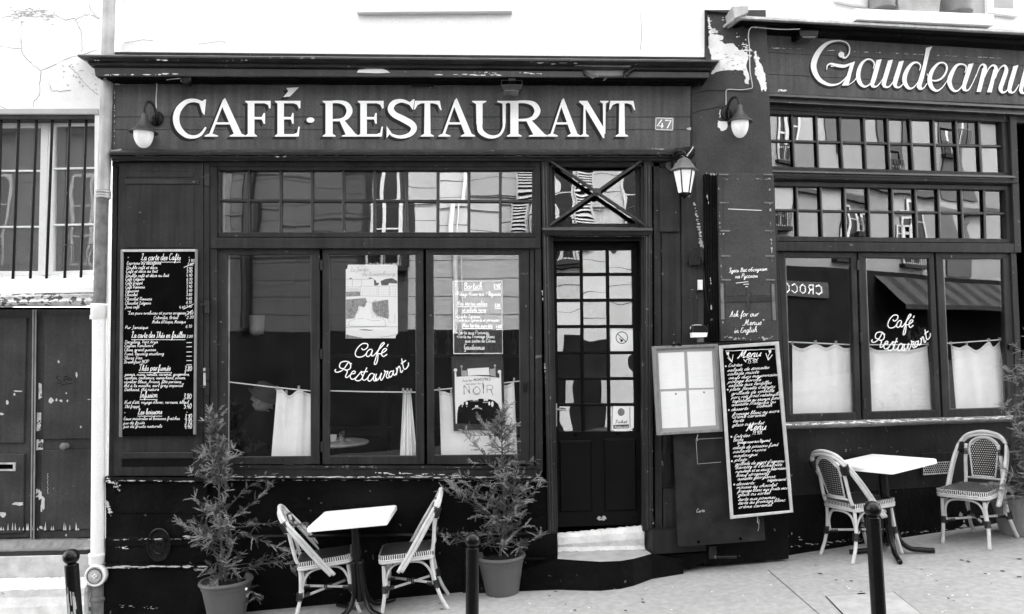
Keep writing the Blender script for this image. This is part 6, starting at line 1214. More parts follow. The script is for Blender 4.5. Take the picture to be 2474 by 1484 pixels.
# stickers on the door
DG = -.14-.02
kd = zmap(1237, 495.3, .33379)
t = thing('no_smoking_sticker', 'square white no-smoking sticker on the right column of door panes', 'sticker', P(PL1, 1502, 850, DG))
m = M(); m.prism(PL1, [kd(*p) for p in ((712, 893), (877, 893), (880, 1057), (715, 1057))], DG, DG+.0015, 0); m.obj('sheet', 'paper', t)
m = M(); cx_, cy_ = kd(795, 960); m.ribbon(PL1, [(cx_+14*math.cos(a*.35), cy_+14*math.sin(a*.35)) for a in range(19)], 2.0, DG+.002); m.ribbon(PL1, [(cx_-10, cy_-9), (cx_+10, cy_+10)], 2, DG+.0026); m.obj('printed_ring', 'ink', t)
m = M(); m.ribbon(PL1, [(cx_-6, cy_+1), (cx_+1, cy_+9)], 2, DG+.003); m.flat(PL1, [kd(782, 985), kd(795, 970), kd(805, 980), kd(792, 993)], DG+.0034); m.obj('printed_cigarette', 'void', t)
m = M()
for i in range(5): m.ribbon(PL1, [kd(730, 1015+i*7), kd(866, 1015+i*7)], .5, DG+.002)
m.ribbon(PL1, [kd(750, 902), kd(840, 902)], .9, DG+.002); m.obj('printed_line', 'ink_pale', t)
t = thing('voucher_sticker', 'white and grey Ticket Restaurant sticker at the bottom of the door glass', 'sticker', P(PL1, 1505, 1040, DG))
kt = zmap(1237, 990.6, .3325)
m = M(); m.prism(PL1, [kt(*p) for p in ((735, -30), (885, -30), (885, 130), (850, 142), (830, 160), (750, 158), (728, 138))], DG+.012, DG+.0135, 0); m.obj('sheet', 'paper', t)
m = M(); m.prism(PL1, [kt(*p) for p in ((736, 108), (850, 104), (848, 132), (736, 136))], DG+.0135, DG+.0137, 0); m.ribbon(PL1, [kt(856, -20), kt(858, 125)], 1.4, DG+.014); m.obj('printed_band', 'ink', t)
m = M(); cx_, cy_ = kt(793, 15); m.flat(PL1, [(cx_+8.5*math.cos(a*.45), cy_+9.5*math.sin(a*.45)) for a in range(14)], DG+.0138); m.obj('printed_ball', 'grey_wood', t)
m = M(); text(m, PL1, DG+.0142, 'Ticket', *kt(748, 95), *kt(836, 95), .95, 1.3, slant=.15); m.obj('printed_word', 'ink', t)
m = M(); text(m, PL1, DG+.0142, 'Restaurant', *kt(746, 130), *kt(842, 127), .6, .7, slant=.1); m.obj('printed_small_word', 'paper', t)

# ---- the room behind
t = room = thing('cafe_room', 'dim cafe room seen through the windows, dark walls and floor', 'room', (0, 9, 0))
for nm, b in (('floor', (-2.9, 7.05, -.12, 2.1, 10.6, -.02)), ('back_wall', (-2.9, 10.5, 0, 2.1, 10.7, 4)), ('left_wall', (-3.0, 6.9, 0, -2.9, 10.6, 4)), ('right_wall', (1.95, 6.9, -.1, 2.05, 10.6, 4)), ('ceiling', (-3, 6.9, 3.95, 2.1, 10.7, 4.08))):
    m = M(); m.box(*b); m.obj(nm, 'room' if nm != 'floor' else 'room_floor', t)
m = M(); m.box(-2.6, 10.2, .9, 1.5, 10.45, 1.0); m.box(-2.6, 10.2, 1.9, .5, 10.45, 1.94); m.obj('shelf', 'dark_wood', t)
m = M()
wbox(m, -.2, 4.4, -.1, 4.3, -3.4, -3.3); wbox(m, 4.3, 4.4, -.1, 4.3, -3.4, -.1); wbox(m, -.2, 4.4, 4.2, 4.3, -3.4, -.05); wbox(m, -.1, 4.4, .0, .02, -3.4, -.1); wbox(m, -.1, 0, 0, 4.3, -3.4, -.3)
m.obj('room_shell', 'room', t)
t = thing('cafe_table', 'round marble cafe table inside the middle window, carrying cup and glass', 'table', (-1.62, 7.45, 0))
c = P(PL1, 800, 1066, -.6); tz_ = c.z; rt = .36*1.0
m = M(); m.lathe((c.x, c.y, tz_), [(.02, -.03), (.33, -.03), (.345, -.022), (.35, -.01), (.345, 0), (.001, 0)], 40); m.obj('tabletop', 'marble', t)
m = M(); m.tube([(c.x, c.y, tz_-.03), (c.x, c.y, 0)], .03, 12); m.lathe((c.x, c.y, 0), [(.2, 0), (.2, .02), (.04, .05)], 24); m.obj('pedestal', 'iron', t)
def on_table(x, y):
    r = ray(x, y); return C0 + r*((tz_-CZ)/r.z)
q = on_table(803, 1067); m = M(); m.lathe(q, [(.03, 0), (.028, .006), (.036, .03), (.042, .062), (.038, .062), (.03, .02)], 24, cap=True); m.obj('coffee_cup', 'china', label='small white coffee cup on the marble table inside', cat='cup', smooth=False)
m = M(); m.lathe(q, [(.03, 0), (.07, .008), (.072, .011), (.03, .005)], 28); m.obj('saucer', 'china', label='white saucer under the coffee cup', cat='saucer')
q = on_table(828, 1067); m = M(); m.lathe(q, [(.03, 0), (.034, .10), (.031, .10), (.028, .008), (.001, .008)], 24); m.obj('water_glass', 'tumbler', label='small glass tumbler next to the coffee cup', cat='glass')
q = on_table(838, 1064); m = M(); m.lathe(q, [(.045, 0), (.05, .006), (.04, .006), (.001, .004)], 24); m.obj('coaster', 'china', label='small white dish beside the tumbler on the marble table', cat='dish')
m = M(); m.lathe((-2.78, 8.6, 2.15), [(.03, 0), (.075, .02), (.085, .22), (.08, .22), (.06, .05)], 18); m.obj('wall_sconce', 'china', label='small pale wall sconce inside the cafe, left of the lettered window', cat='lamp')
for i_ in range(7):
    m = M(); m.lathe((-1.0+i_*.17, 10.3, 1.94), [(.036, 0), (.038, .02), (.038, .17), (.014, .23), (.014, .30), (.016, .31), (.001, .31)], 14); m.obj('bottle', 'zinc_dark', label='dark bottle standing on the shelf at the back of the cafe', cat='bottle', group='bottles on the back shelf')
def cafe_chair(x, y, z0, lab):
    t = thing('wooden_chair', lab, 'chair', (x, y, z0), group='dark wooden chairs inside')
    m = M(); m.lathe((x, y, z0+.45), [(.2, 0), (.21, .02), (.001, .03)], 20); m.obj('seat', 'dark_wood', t)
    m = M(); m.tube(cr([(x+.18, y-.16, z0+.45), (x+.2, y-.18, z0+.75), (x+.2, y-.08, z0+.88), (x+.2, y+.08, z0+.88), (x+.2, y+.18, z0+.75), (x+.18, y+.16, z0+.45)], 5), .015, 8); m.obj('backrest', 'dark_wood', t, smooth=True)
    for sx in (-1, 1):
        for sy in (-1, 1): m = M(); m.tube([(x+sx*.14, y+sy*.14, z0+.45), (x+sx*.18, y+sy*.18, z0)], .014, 8); m.obj('leg', 'dark_wood', t)
cafe_chair(-.96, 7.6, -.02, 'dark bentwood chair inside, right of the marble table')

# people inside
def person(label, skel, hat=None, name='person'):
    """skel: list of (index parent, point, radius)"""
    t = thing(name, label, 'person', skel[0][1])
    me = bpy.data.meshes.new('body'); og = Vector(skel[0][1]); vs = [tuple(Vector(p)-og) for _, p, _ in skel]; es = [(a, i) for i, (a, _, _) in enumerate(skel) if a >= 0]
    me.from_pydata(vs, es, []); o = bpy.data.objects.new('body', me); COL.objects.link(o); o.parent = t; ORG[o.name] = og
    md = o.modifiers.new('skin', 'SKIN'); md.use_smooth_shade = True; o.modifiers.new('sub', 'SUBSURF').levels = 1; o.modifiers['sub'].render_levels = 2
    for i, (_, _, r) in enumerate(skel): me.skin_vertices[0].data[i].radius = (r, r) if not isinstance(r, tuple) else r
    me.skin_vertices[0].data[0].use_root = True; me.materials.append(MATS['coat']); return t, og
hd = P(PL1, 632, 970, -.42); bx = hd.x; by = hd.y; hz = hd.z
skel = [(-1, (bx-.16, by, hz-.78), .17), (0, (bx-.13, by, hz-.55), .16), (1, (bx-.09, by, hz-.36), .17), (2, (bx-.05, by, hz-.2), .12), (3, (bx-.02, by, hz-.12), .065), (4, (bx, by, hz-.07), .06),
 (2, (bx-.08, by-.19, hz-.30), .065), (6, (bx-.02, by-.24, hz-.5), .05), (7, (bx+.16, by-.18, hz-.58), .042), (8, (bx+.24, by-.12, hz-.56), .035),
 (2, (bx-.08, by+.19, hz-.30), .065), (10, (bx-.02, by+.24, hz-.5), .05), (11, (bx+.16, by+.16, hz-.58), .042), (12, (bx+.24, by+.1, hz-.56), .035),
 (0, (bx-.1, by-.11, hz-.88), .09), (14, (bx+.25, by-.12, hz-.88), .075), (15, (bx+.3, by-.12, hz-1.3), .05), (0, (bx-.1, by+.11, hz-.88), .09), (17, (bx+.25, by+.12, hz-.88), .075), (18, (bx+.3, by+.12, hz-1.3), .05)]
t, og = person('elderly man in felt hat and dark coat, bent over reading behind the left cafe window', skel)
ORG[t.name] = og
def head(t, c, tilt, facing=1, s=1.0):
    """profile head looking along +x (facing 1), bowed by tilt"""
    rm = Matrix.Rotation(tilt*facing, 4, 'Y'); cc = Vector(c)
    def T(p): return cc + rm @ Vector((p[0]*facing*s, p[1]*s, p[2]*s))
    prof = [(-.10, .012, -.028), (-.085, .035, .045), (-.06, .062, .068), (-.03, .078, .074), (0, .090, .076), (.035, .096, .074), (.07, .088, .068), (.10, .062, .05), (.118, .02, .015)]
    vs = []; n = 20
    for (z, f, w) in prof:
        bk = .02 if z < -.06 else (.06 if z < -.02 else .092*math.sqrt(max(.05, 1-((z-.03)/.1)**2)))
        for i in range(n):
            a = 2*math.pi*i/n; ca, sa = math.cos(a), math.sin(a); x = ca*(f+.01 if ca > 0 else bk); y = sa*max(w, .01); vs.append(T((x, y, z)))
    m = M(); m.add(vs, [(j*n+i, j*n+(i+1) % n, j*n+n+(i+1) % n, j*n+n+i) for j in range(len(prof)-1) for i in range(n)]+[tuple(range(n-1, -1, -1)), tuple((len(prof)-1)*n+i for i in range(n))])
    m.add([T(p) for p in ((.092, -.012, .03), (.092, .012, .03), (.125, .0, -.012), (.096, -.018, -.02), (.096, .018, -.02))], [(0, 1, 2), (0, 2, 3), (1, 4, 2), (3, 2, 4)])
    m.add([T(p) for p in ((.088, -.022, -.045), (.088, .022, -.045), (.104, 0, -.04), (.1, 0, -.052), (.088, -.022, -.052), (.088, .022, -.052))], [(0, 1, 2), (0, 2, 3, 4), (2, 1, 5, 3)])
    for sy in (-1, 1): m.lathe(T((-.005, sy*.074, 0)), [(.008, -.004), (.028, .0), (.03, .008), (.02, .012), (.001, .006)], 12, (0, sy, 0))
    m.obj('head', 'skin', t, smooth=True)
    for sy in (-1, 1):
        m = M(); m.ball(T((.082, sy*.03, .022)), .011*s, 8); m.obj('eye', 'china', t); m = M(); m.tube([T((.09, sy*.012, .045)), T((.09, sy*.03, .05)), T((.078, sy*.05, .044))], .004, 6); m.obj('eyebrow', 'felt', t)
    return T, rm
T, rm = head(t, hd, R(28))
m = M(); m.tube([T((.088, -.05, .026)), T((.1, -.03, .02)), T((.1, .03, .02)), T((.088, .05, .026))], .002, 6); m.tube([T((.085, -.055, .026)), T((0, -.078, .026))], .002, 6); m.obj('spectacles', 'zinc', t)
n = 28; m = M(); vs = []; prof = [(.145, .045, .05), (.150, .048, .052), (.105, .05, .05), (.108, .10, .05), (.1, .15, .05), (.07, .172, .05), (.012, .165, .05)]
for r_, z, _ in prof:
    for i in range(n): a = 2*math.pi*i/n; vs.append(T((r_*math.cos(a)*1.12, r_*math.sin(a)*.92, z + (.012*math.cos(2*a) if r_ > .12 else 0))))
m.add(vs, [(j*n+i, j*n+(i+1) % n, j*n+n+(i+1) % n, j*n+n+i) for j in range(len(prof)-1) for i in range(n)]+[tuple((len(prof)-1)*n+i for i in range(n))]); m.obj('hat', 'hat_felt', t, smooth=True)
m = M(); m.add([T((-.02, -.088, -.02)), T((-.09, -.05, -.02)), T((-.09, -.05, .05)), T((-.02, -.09, .05))], [(0, 1, 2, 3)]); m.obj('hair', 'felt', t)
for sy in (-1, 1):
    hc = Vector((bx+.27, by+sy*.11, hz-.555)); m = M(); m.ball(hc, .034, 10, .55)
    for i in range(4): b = hc+Vector((.02, (i-1.5)*.016, .004)); m.tube([b, b+Vector((.03, 0, -.004)), b+Vector((.05-.004*abs(i-1), 0, -.02))], [.009, .008, .006], 8)
    b = hc+Vector((0, -sy*.03, 0)); m.tube([b, b+Vector((.02, -sy*.018, -.004)), b+Vector((.042, -sy*.022, -.012))], [.010, .009, .007], 8); m.obj('hand', 'skin', t, smooth=True)
tc_ = Vector((bx+.42, by, hz-.64)); t = thing('reading_table', 'small dark table in front of the reading man inside the left window', 'table', (tc_.x, tc_.y, 0))
m = M(); m.lathe((tc_.x, tc_.y, tc_.z), [(.24, 0), (.25, .015), (.24, .03), (.001, .03)], 28); m.obj('tabletop', 'marble', t); m = M(); m.tube([(tc_.x, tc_.y, tc_.z), (tc_.x, tc_.y, 0)], .025, 10); m.obj('pedestal', 'iron', t)
m = M(); q = Vector((bx+.33, by, hz-.59)); m.add([q+Vector(p) for p in ((-.08, -.12, .0), (-.08, .12, 0), (.1, .12, .03), (.1, -.12, .03))], [(0, 1, 2, 3)]); m.box(q.x-.08, q.y-.12, q.z-.02, q.x+.1, q.y+.12, q.z-.003); m.obj('open_book', 'felt', label='open book in the hands of the reading man', cat='book')
sd = P(PL1, 985, 872, -1.3); bx, by, hz = sd.x, sd.y, sd.z
skel = [(-1, (bx, by, hz-.62), (.17, .12)), (0, (bx, by, hz-.42), (.17, .12)), (1, (bx, by, hz-.25), (.19, .11)), (2, (bx, by, hz-.14), .07), (3, (bx, by, hz-.09), .055), (4, (bx, by, hz), (.075, .09)), (5, (bx, by, hz+.07), (.065, .07)),
 (2, (bx-.21, by, hz-.3), .06), (7, (bx-.25, by, hz-.58), .05), (8, (bx-.2, by-.12, hz-.8), .035), (2, (bx+.21, by, hz-.3), .06), (10, (bx+.25, by, hz-.58), .05), (11, (bx+.2, by-.12, hz-.8), .035),
 (0, (bx-.1, by, hz-.8), .1), (13, (bx-.11, by, hz-1.2), .07), (14, (bx-.11, by, hz-1.62), .05), (0, (bx+.1, by, hz-.8), .1), (16, (bx+.11, by, hz-1.2), .07), (17, (bx+.11, by, hz-1.62), .05)]
t, og = person('dark figure standing in the shadows inside, behind the middle cafe window', skel)
# ================================================================ CHAIRS, TABLES, POTS, BOLLARDS
SLOPE = Matrix.Rotation(-math.atan(.088), 4, 'Y')
def place(o, x, y, yaw, extra=None, dz=0):
    o.matrix_world = Matrix.Translation((x, y, gz(x)+dz)) @ SLOPE @ (extra or Matrix()) @ Matrix.Rotation(R(yaw), 4, 'Z')
def copy_tree(o, parent=None):
    c = o.copy(); COL.objects.link(c)
    if parent is not None: c.parent = parent
    for ch in list(o.children): copy_tree(ch, c)
    return c
def build_chair(label, wb, ws):
    """faces +x; z up; origin on the ground under the seat"""
    t = thing('bistro_chair', label, 'chair', (0, 0, 0), group='rattan bistro chairs', rot=(0, 0, 0))
    # seat
    cor = []
    for (cx, cy, a0) in ((.17, -.165, -90), (.17, .165, 0), (-.155, .145, 90), (-.155, -.145, 180)):
        for i in range(6): a = R(a0+i*18); cor.append((cx+.05*math.cos(a), cy+.05*math.sin(a)))
    n = len(cor); vs = []; uv = []
    for z, s in ((.436, .985), (.452, 1.0), (.464, .985), (.468, .95)):
        for x, y in cor: vs.append((x*s, y*s, z)); uv.append((x*s/.019, (y*s+(z-.45)*1)/.019))
    m = M(); m.add(vs, [(j*n+i, j*n+(i+1) % n, j*n+n+(i+1) % n, j*n+n+i) for j in range(3) for i in range(n)])
    g = 10; gx = []
    for j in range(1, 8):
        for x, y in cor:
            s = .95*(1-j/8); z = .468-.010*(1-(1-j/8)**2); vs.append((x*s, y*s, z)); uv.append((x*s/.019, y*s/.019))
    vs.append((0, 0, .457)); uv.append((0, 0)); m = M()
    m.add(vs, [(j*n+i, j*n+(i+1) % n, j*n+n+(i+1) % n, j*n+n+i) for j in range(10) for i in range(n)]+[(10*n+i, 10*n+(i+1) % n, 11*n) for i in range(n)])
    m.obj('seat', ws, t, smooth=True, uv=uv)
    m = M(); k = 0; per = [Vector((x, y, 0)) for x, y in cor]
    for i in range(n):
        a, b = per[i], per[(i+1) % n]; L_ = (b-a).length; c_ = max(1, int(round(L_/.0175)))
        for q in range(c_):
            p = a+(b-a)*((q+.5)/c_); o = Vector((p.x, p.y, 0)).normalized(); e = (b-a).normalized()*.0032; p1 = p+o*.0035
            top = p-o*.008
            m.add([p1-e+Vector((0, 0, .434)), p1+e+Vector((0, 0, .434)), p1+e+Vector((0, 0, .466)), p1-e+Vector((0, 0, .466)), top+e+Vector((0, 0, .4705)), top-e+Vector((0, 0, .4705))], [(0, 1, 2, 3), (3, 2, 4, 5)])
    m.obj('seat_stitching', 'stitch', t)
    ring = [(x*1.0, y*1.0, .430) for x, y in cor]; m = M(); m.tube(ring+[ring[0], ring[1]], .0065, 8, False); m.tube([(x*.97, y*.97, .414) for x, y in ring_xy(cor)]+[], .0125, 8, False); m.obj('seat_ring', 'cane', t, smooth=True)
    bind = M()
    def wrap(p, d, r, L, turns):
        p = Vector(p); d = Vector(d).normalized()
        for i in range(turns): bind.lathe(p+d*(L*(i/(turns-1)-.5) if turns > 1 else 0), [(r*.98, -L/turns*.5), (r*1.24, -L/turns*.2), (r*1.24, L/turns*.2), (r*.98, L/turns*.5)], 10, d, cap=False)
    for s in (-1, 1):
        fr = cr([(.185, s*.172, .43), (.19, s*.178, .30), (.197, s*.186, .16), (.232, s*.192, 0)], 5); m = M(); m.tube(fr, .0145, 10); m.obj('leg', 'cane', t, smooth=True)
        re = cr([(-.245, s*.135, .80), (-.232, s*.15, .66), (-.21, s*.155, .50), (-.187, s*.158, .42), (-.198, s*.165, .26), (-.232, s*.175, .12), (-.29, s*.185, 0)], 5); m = M(); m.tube(re, .0145, 10); m.obj('leg', 'cane', t, smooth=True)
        # hoop of two canes
        wrap((.190, s*.180, .205), (.02, 0, -1), .021, .05, 6); wrap((-.213, s*.168, .205), (.2, 0, 1), .021, .055, 6)
        wrap((.186, s*.172, .405), (0, 0, 1), .0185, .028, 4); wrap((-.188, s*.158, .445), (0, 0, 1), .0185, .022, 3); wrap((-.255, s*.185, .765), (-.45, s*.1, 1), .030, .075, 8); wrap((-.238, s*.146, .735), (0, 0, 1), .017, .04, 4)
        # side brace
        m = M(); m.tube(cr([(.177, s*.172, .20), (.172, s*.17, .29), (.13, s*.168, .365), (.06, s*.166, .392), (-.06, s*.164, .392), (-.13, s*.162, .365), (-.178, s*.16, .29), (-.190, s*.16, .20)], 4), .0095, 8); m.obj('brace', 'cane', t, smooth=True)
    for k_ in range(2):
        r_ = .031*k_; pts = [(.075-r_*.9, -(.222), .335), (-.02-r_, -.222, .47), (-.12-r_, -.222, .62), (-.205-r_*.8, -.212+r_*.1, .74), (-.258-r_*.6, -.19+r_*.3, .815-r_*.2), (-.288-r_*.3, -.13+r_*.3, .878-r_*.6), (-.30-r_*.1, 0, .905-r_*.9)]
        pts = pts+[(x, -y, z) for x, y, z in pts[-2::-1]]; m = M(); m.tube(cr(pts, 5), .0145, 10); m.obj('hoop', 'cane', t, smooth=True)
    m = M(); m.tube(cr([(-.262, -.135, .70), (-.278, -.115, .80), (-.289, -.06, .845), (-.292, 0, .853), (-.289, .06, .845), (-.278, .115, .80), (-.262, .135, .70)], 5), .010, 8); m.obj('hoop', 'cane', t, smooth=True)
    for x, w_ in ((.182, .172), (-.19, .158)):
        m = M(); m.tube(cr([(x, -w_+.01, .20), (x, -w_+.012, .29), (x, -w_*.75, .36), (x, -w_*.35, .387), (x, w_*.35, .387), (x, w_*.75, .36), (x, w_-.012, .29), (x, w_-.01, .20)], 4), .0095, 8); m.obj('brace', 'cane', t, smooth=True)
    # crossed stretchers
    for s in (-1, 1):
        m = M(); m.tube([(.185, s*.165, .20-.006*s), (-.2, -s*.155, .20-.006*s)], .0105, 8); m.obj('stretcher', 'cane', t, smooth=True)
        wrap((.15, s*.138, .20), (1, s*.9, 0), .0135, .05, 5); wrap((-.165, s*.128, .20), (1, -s*.9, 0), .0135, .05, 5)
    wrap((0, .0, .2), (1, 0, 0), .02, .05, 4)
    bind.obj('binding', 'binding', t)
    # woven back panel
    out = []; N_ = 8
    def bp(u, v):      # u across -1..1, v up 0..1
        w = .095+.035*v; 
        h = .52+.325*v - (.06*max(0, v-.72)/.28*abs(u)**2.2 if v > .72 else 0); return (-.212-.072*v+.012*(1-u*u)*-1, u*w*(1 if v < .8 else 1-.18*((v-.8)/.2)**2), h)
    vs = []; uv = []
    for j in range(13):
        for i in range(9): u = -1+i/4; v = j/12; vs.append(bp(u, v)); uv.append((vs[-1][1]/.0185+.25, vs[-1][2]/.0185))
    m = M(); m.add(vs, [(j*9+i, j*9+i+1, j*9+10+i, j*9+9+i) for j in range(12) for i in range(8)]); m.obj('back_panel', wb, t, smooth=True, uv=uv)
    loop = [bp(-1, j/12) for j in range(13)]+[bp(-1+i/4, 1) for i in range(1, 8)]+[bp(1, 1-j/12) for j in range(13)]+[bp(1-i/4, 0) for i in range(1, 8)]
    m = M(); m.tube(loop+loop[:2], .0065, 8, False); m.obj('panel_edge', 'cane', t, smooth=True)
    m = M(); m.tube([(-.215, -.15, .505), (-.224, 0, .505), (-.215, .15, .505)], .0095, 8); m.obj('back_rail', 'cane', t, smooth=True)
    return t
def ring_xy(cor): r = [(x, y, 0) for x, y in cor]; r += r[:2]; return [(a, b) for a, b, _ in r]
cA_ = build_chair('leftmost rattan bistro chair, its back brushing the potted conifer by the left table', 'weave_dark', 'weave_dark')
place(cA_, -1.47, 6.55, 11, Matrix.Rotation(R(-3), 4, 'Y'))
cB_ = copy_tree(cA_); cB_['label'] = 'rattan bistro chair between the left cafe table and the middle bollard'; place(cB_, -.80, 6.49, 184)
cD_ = build_chair('rattan bistro chair facing the street at the far right, beside the potted shrub', 'weave_back', 'weave_seat'); place(cD_, 4.02, 6.90, 214)
cC_ = copy_tree(cD_); cC_['label'] = 'rattan bistro chair behind the right bollard, its back turned to the street'; place(cC_, 2.98, 6.81, 20)

def build_table(label):
    t = thing('cafe_table', label, 'table', (0, 0, 0), group='white topped cafe tables outside', rot=(0, 0, 0))
    m = M(); m.cbox(-.305, -.305, .735, .305, .305, .775, .012); m.obj('tabletop', 'table_top', t)
    m = M(); m.cbox(-.10, -.10, .725, .10, .10, .735, .003); m.tube([(0, 0, .735), (0, 0, .1)], .036, 16); m.obj('column', 'iron', t)
    for a in range(4):
        ca, sa = math.cos(R(45+90*a)), math.sin(R(45+90*a)); m = M(); m.tube(cr([(ca*.04, sa*.04, .42), (ca*.045, sa*.045, .25), (ca*.07, sa*.07, .12), (ca*.14, sa*.14, .045), (ca*.24, sa*.24, .028), (ca*.33, sa*.33, .022)], 5), .021, 10); m.obj('foot', 'iron', t, smooth=True)
    return t
tA_ = build_table('white square cafe table between the two left rattan chairs'); place(tA_, -1.20, 6.42, 1)
tB_ = copy_tree(tA_); tB_['label'] = 'white square cafe table between the two right rattan chairs, behind the right bollard'; place(tB_, 3.19, 6.74, 30)

def bollard(label, bx_, by_, px, Y, top, lean=0):
    r = ray(px, top); r = C0 + r*(Y/r.y); x = r.x; zt = r.z; z0 = gz(x); t = thing('bollard', label, 'bollard', (x, Y, z0), group='black ball-topped bollards')
    r_ = .040; rb = .048; dx = lean
    zb = zt-2*rb*.95
    m = M(); m.tube([(x-dx, Y, z0-.02), (x, Y, zb-.006)], [r_*1.02, r_], 20); m.obj('post', 'iron', t, smooth=False)
    ax = (dx, 0, zb-z0)
    m = M(); m.lathe((x, Y, zb-.006), [(r_*.96, 0), (r_*.8, .006), (.024, .008), (.022, .016)], 20, ax); m.ball((x+dx*.04, Y, zt-rb*.97), rb, 20, .97); m.obj('ball_finial', 'iron', t, smooth=True)
    return t, x, z0
tb1, x1, z1 = bollard('leaning black bollard at far left, in front of the downpipe, with a torn label', 0, 0, 174, 4.9, 1326, -.1)
tb2, x2, z2 = bollard('black bollard in the middle, in front of the shrub right of the left table', 0, 0, 1141.5, 4.9, 1286, 0)
tb3, x3, z3 = bollard('black bollard at right, in front of the white table with two chairs', 0, 0, 2108, 4.6, 1210, -.03)
m = M(); r3 = random.Random(1)
for i in range(26):
    a = R(-90+r3.uniform(-30, 45)); h = r3.uniform(.45, .70); l = r3.uniform(.03, .12); fx = x1+.1*(1-h/.9)+.0; rr_ = .0408
    pz = [z1+h, z1+h+l]; w = r3.uniform(.002, .006)
    m.add([(fx+rr_*math.cos(a-w*20), 4.9+rr_*math.sin(a-w*20), pz[0]), (fx+rr_*math.cos(a+w*20), 4.9+rr_*math.sin(a+w*20), pz[0]), (fx-.1*l/.9+rr_*math.cos(a+w*20), 4.9+rr_*math.sin(a+w*20), pz[1]), (fx-.1*l/.9+rr_*math.cos(a-w*20), 4.9+rr_*math.sin(a-w*20), pz[1])], [(0, 1, 2, 3)])
m.obj('torn_label', 'felt', tb1)

def conifer(label, px, ybase, top, H_px, spread, seed, pw, lean=(0, 0), potm='pot', dz=0, nb=150):
    """potted cypress; px,ybase = pot foot in the picture, H_px = top row of the plant"""
    b = G(px, ybase); r3 = random.Random(seed); k = FPX/b.y; rt = pw/2/k; ph = rt*1.55
    t = thing('potted_shrub', label, 'potted plant', (b.x, b.y, b.z), group='potted conifer shrubs')
    up = Vector((-.05, 0, 1)).normalized()
    m = M(); m.lathe(b, [(rt*.66, 0), (rt*.68, .01), (rt*.90, ph*.80), (rt*.93, ph*.81), (rt*.95, ph*.90), (rt*1.0, ph*.91), (rt*1.03, ph*.95), (rt*1.0, ph), (rt*.92, ph), (rt*.88, ph*.88)], 40, up); m.obj('pot', potm, t, smooth=False)
    m = M(); m.lathe(b+up*ph*.86, [(rt*.9, 0), (rt*.6, .02), (.001, .03)], 24, up, cap=False); m.obj('soil', 'soil', t)
    zt = CZ-(H_px-HOR)/k; Ht = zt-(b.z+ph*.86); base = b+up*ph*.86; bark = M(); leaf = M(); tip = M(); cur = [leaf]
    def trunk(h): u = h/Ht; return base+Vector((lean[0]*u+.02*math.sin(u*6+seed), .015*math.sin(u*5), h))
    bark.tube([trunk(Ht*i/14) for i in range(15)], [.011*(1-.85*i/14)+.0016 for i in range(15)], 7)
    def needle(p, d, L, w):
        s = d.cross(Vector((r3.gauss(0, 1), r3.gauss(0, 1), r3.gauss(0, 1)))); s = s.normalized()*w if s.length > 1e-6 else Vector((w, 0, 0))
        g = cur[0]; g.v += [p-s, p+s, p+d*L]; i = len(g.v); g.f.append((i-3, i-2, i-1))
    def spray(p, d, L):
        """flat frond: a twig with alternating side fronds set with scales"""
        d = d.normalized(); nrm = d.cross(Vector((r3.gauss(0, .5), r3.gauss(0, .5), 1))); nrm = nrm.normalized() if nrm.length > 1e-6 else d.orthogonal().normalized()
        n_ = max(5, int(L/.0068))
        for i in range(n_):
            u = (i+1)/n_; q = p+d*(L*u)+Vector((0, 0, -.10*L*u*u)); sd_ = nrm*(1 if i % 2 else -1)
            dd = (d*1.0+sd_*.85+Vector((r3.gauss(0, .12), r3.gauss(0, .12), r3.gauss(0, .12)+.08))).normalized(); l2 = L*.34*(1-.6*u)*r3.uniform(.6, 1.3)
            needle(q, dd, l2, .0030)
            for v in (.35, .65):
                q2 = q+dd*(l2*v); s2 = (dd+nrm.cross(dd)*r3.choice((-1, 1))*.1+d*.6*(1)+sd_*r3.uniform(-.9, .9)).normalized(); needle(q2, s2, l2*.55, .0025)
        needle(p, d, L*1.05, .0024)
    for i in range(nb):
        u = (i+r3.random())/nb; h = Ht*(.03+.95*u); az = i*2.4+r3.uniform(-.7, .7); big = r3.random() < .26
        if r3.random() < .55*(.5+.5*math.sin(u*19+seed*1.7)): continue
        Lb = spread(u, math.cos(az))*(r3.uniform(1.1, 1.65) if big else r3.uniform(.3, .85)); el = r3.uniform(-.35, .95)+.35*u
        d = Vector((math.cos(az)*math.cos(el), math.sin(az)*math.cos(el)*.8, math.sin(el))); path = [trunk(h)]; nseg = max(3, int(Lb/.03))
        for s in range(nseg):
            d = (d+Vector((r3.gauss(0, .10), r3.gauss(0, .10), r3.gauss(.0, .08)))).normalized(); q = path[-1]+d*(Lb/nseg); path.append(Vector((q.x, min(q.y, D1-.07), q.z)))
        bark.tube(path, [.0034*(1-.8*s/nseg)+.0008 for s in range(nseg+1)], 4, False)
        for s in range(1, nseg+1):
            if s/nseg < .3: continue
            for _ in range(2 if s < nseg else 4):
                dd = (d*.9+Vector((r3.gauss(0, .7), r3.gauss(0, .7), r3.gauss(.12, .55)))).normalized(); cur[0] = tip if (s/nseg > .72 and r3.random() < .75) or r3.random() < .12 else leaf; spray(path[s], dd, r3.uniform(.05, .105)*(1-.25*u))
    bark.obj('trunk', 'bark', t); leaf.obj('foliage', 'foliage', t); tip.obj('tip_foliage', 'foliage_tip', t); return t  # second, paler grey for most sprays near the branch tips
conifer('potted conifer in a grey plastic pot, left of the left cafe table', 549, 1497, 0, 995, lambda u, c: ((.27+.20*max(c, 0)) if u < .42 else (.05 if u < .50 else (.21 if u < .76 else .08)))*(1-.3*u), 3, 122, lean=(-.14, 0), nb=170)
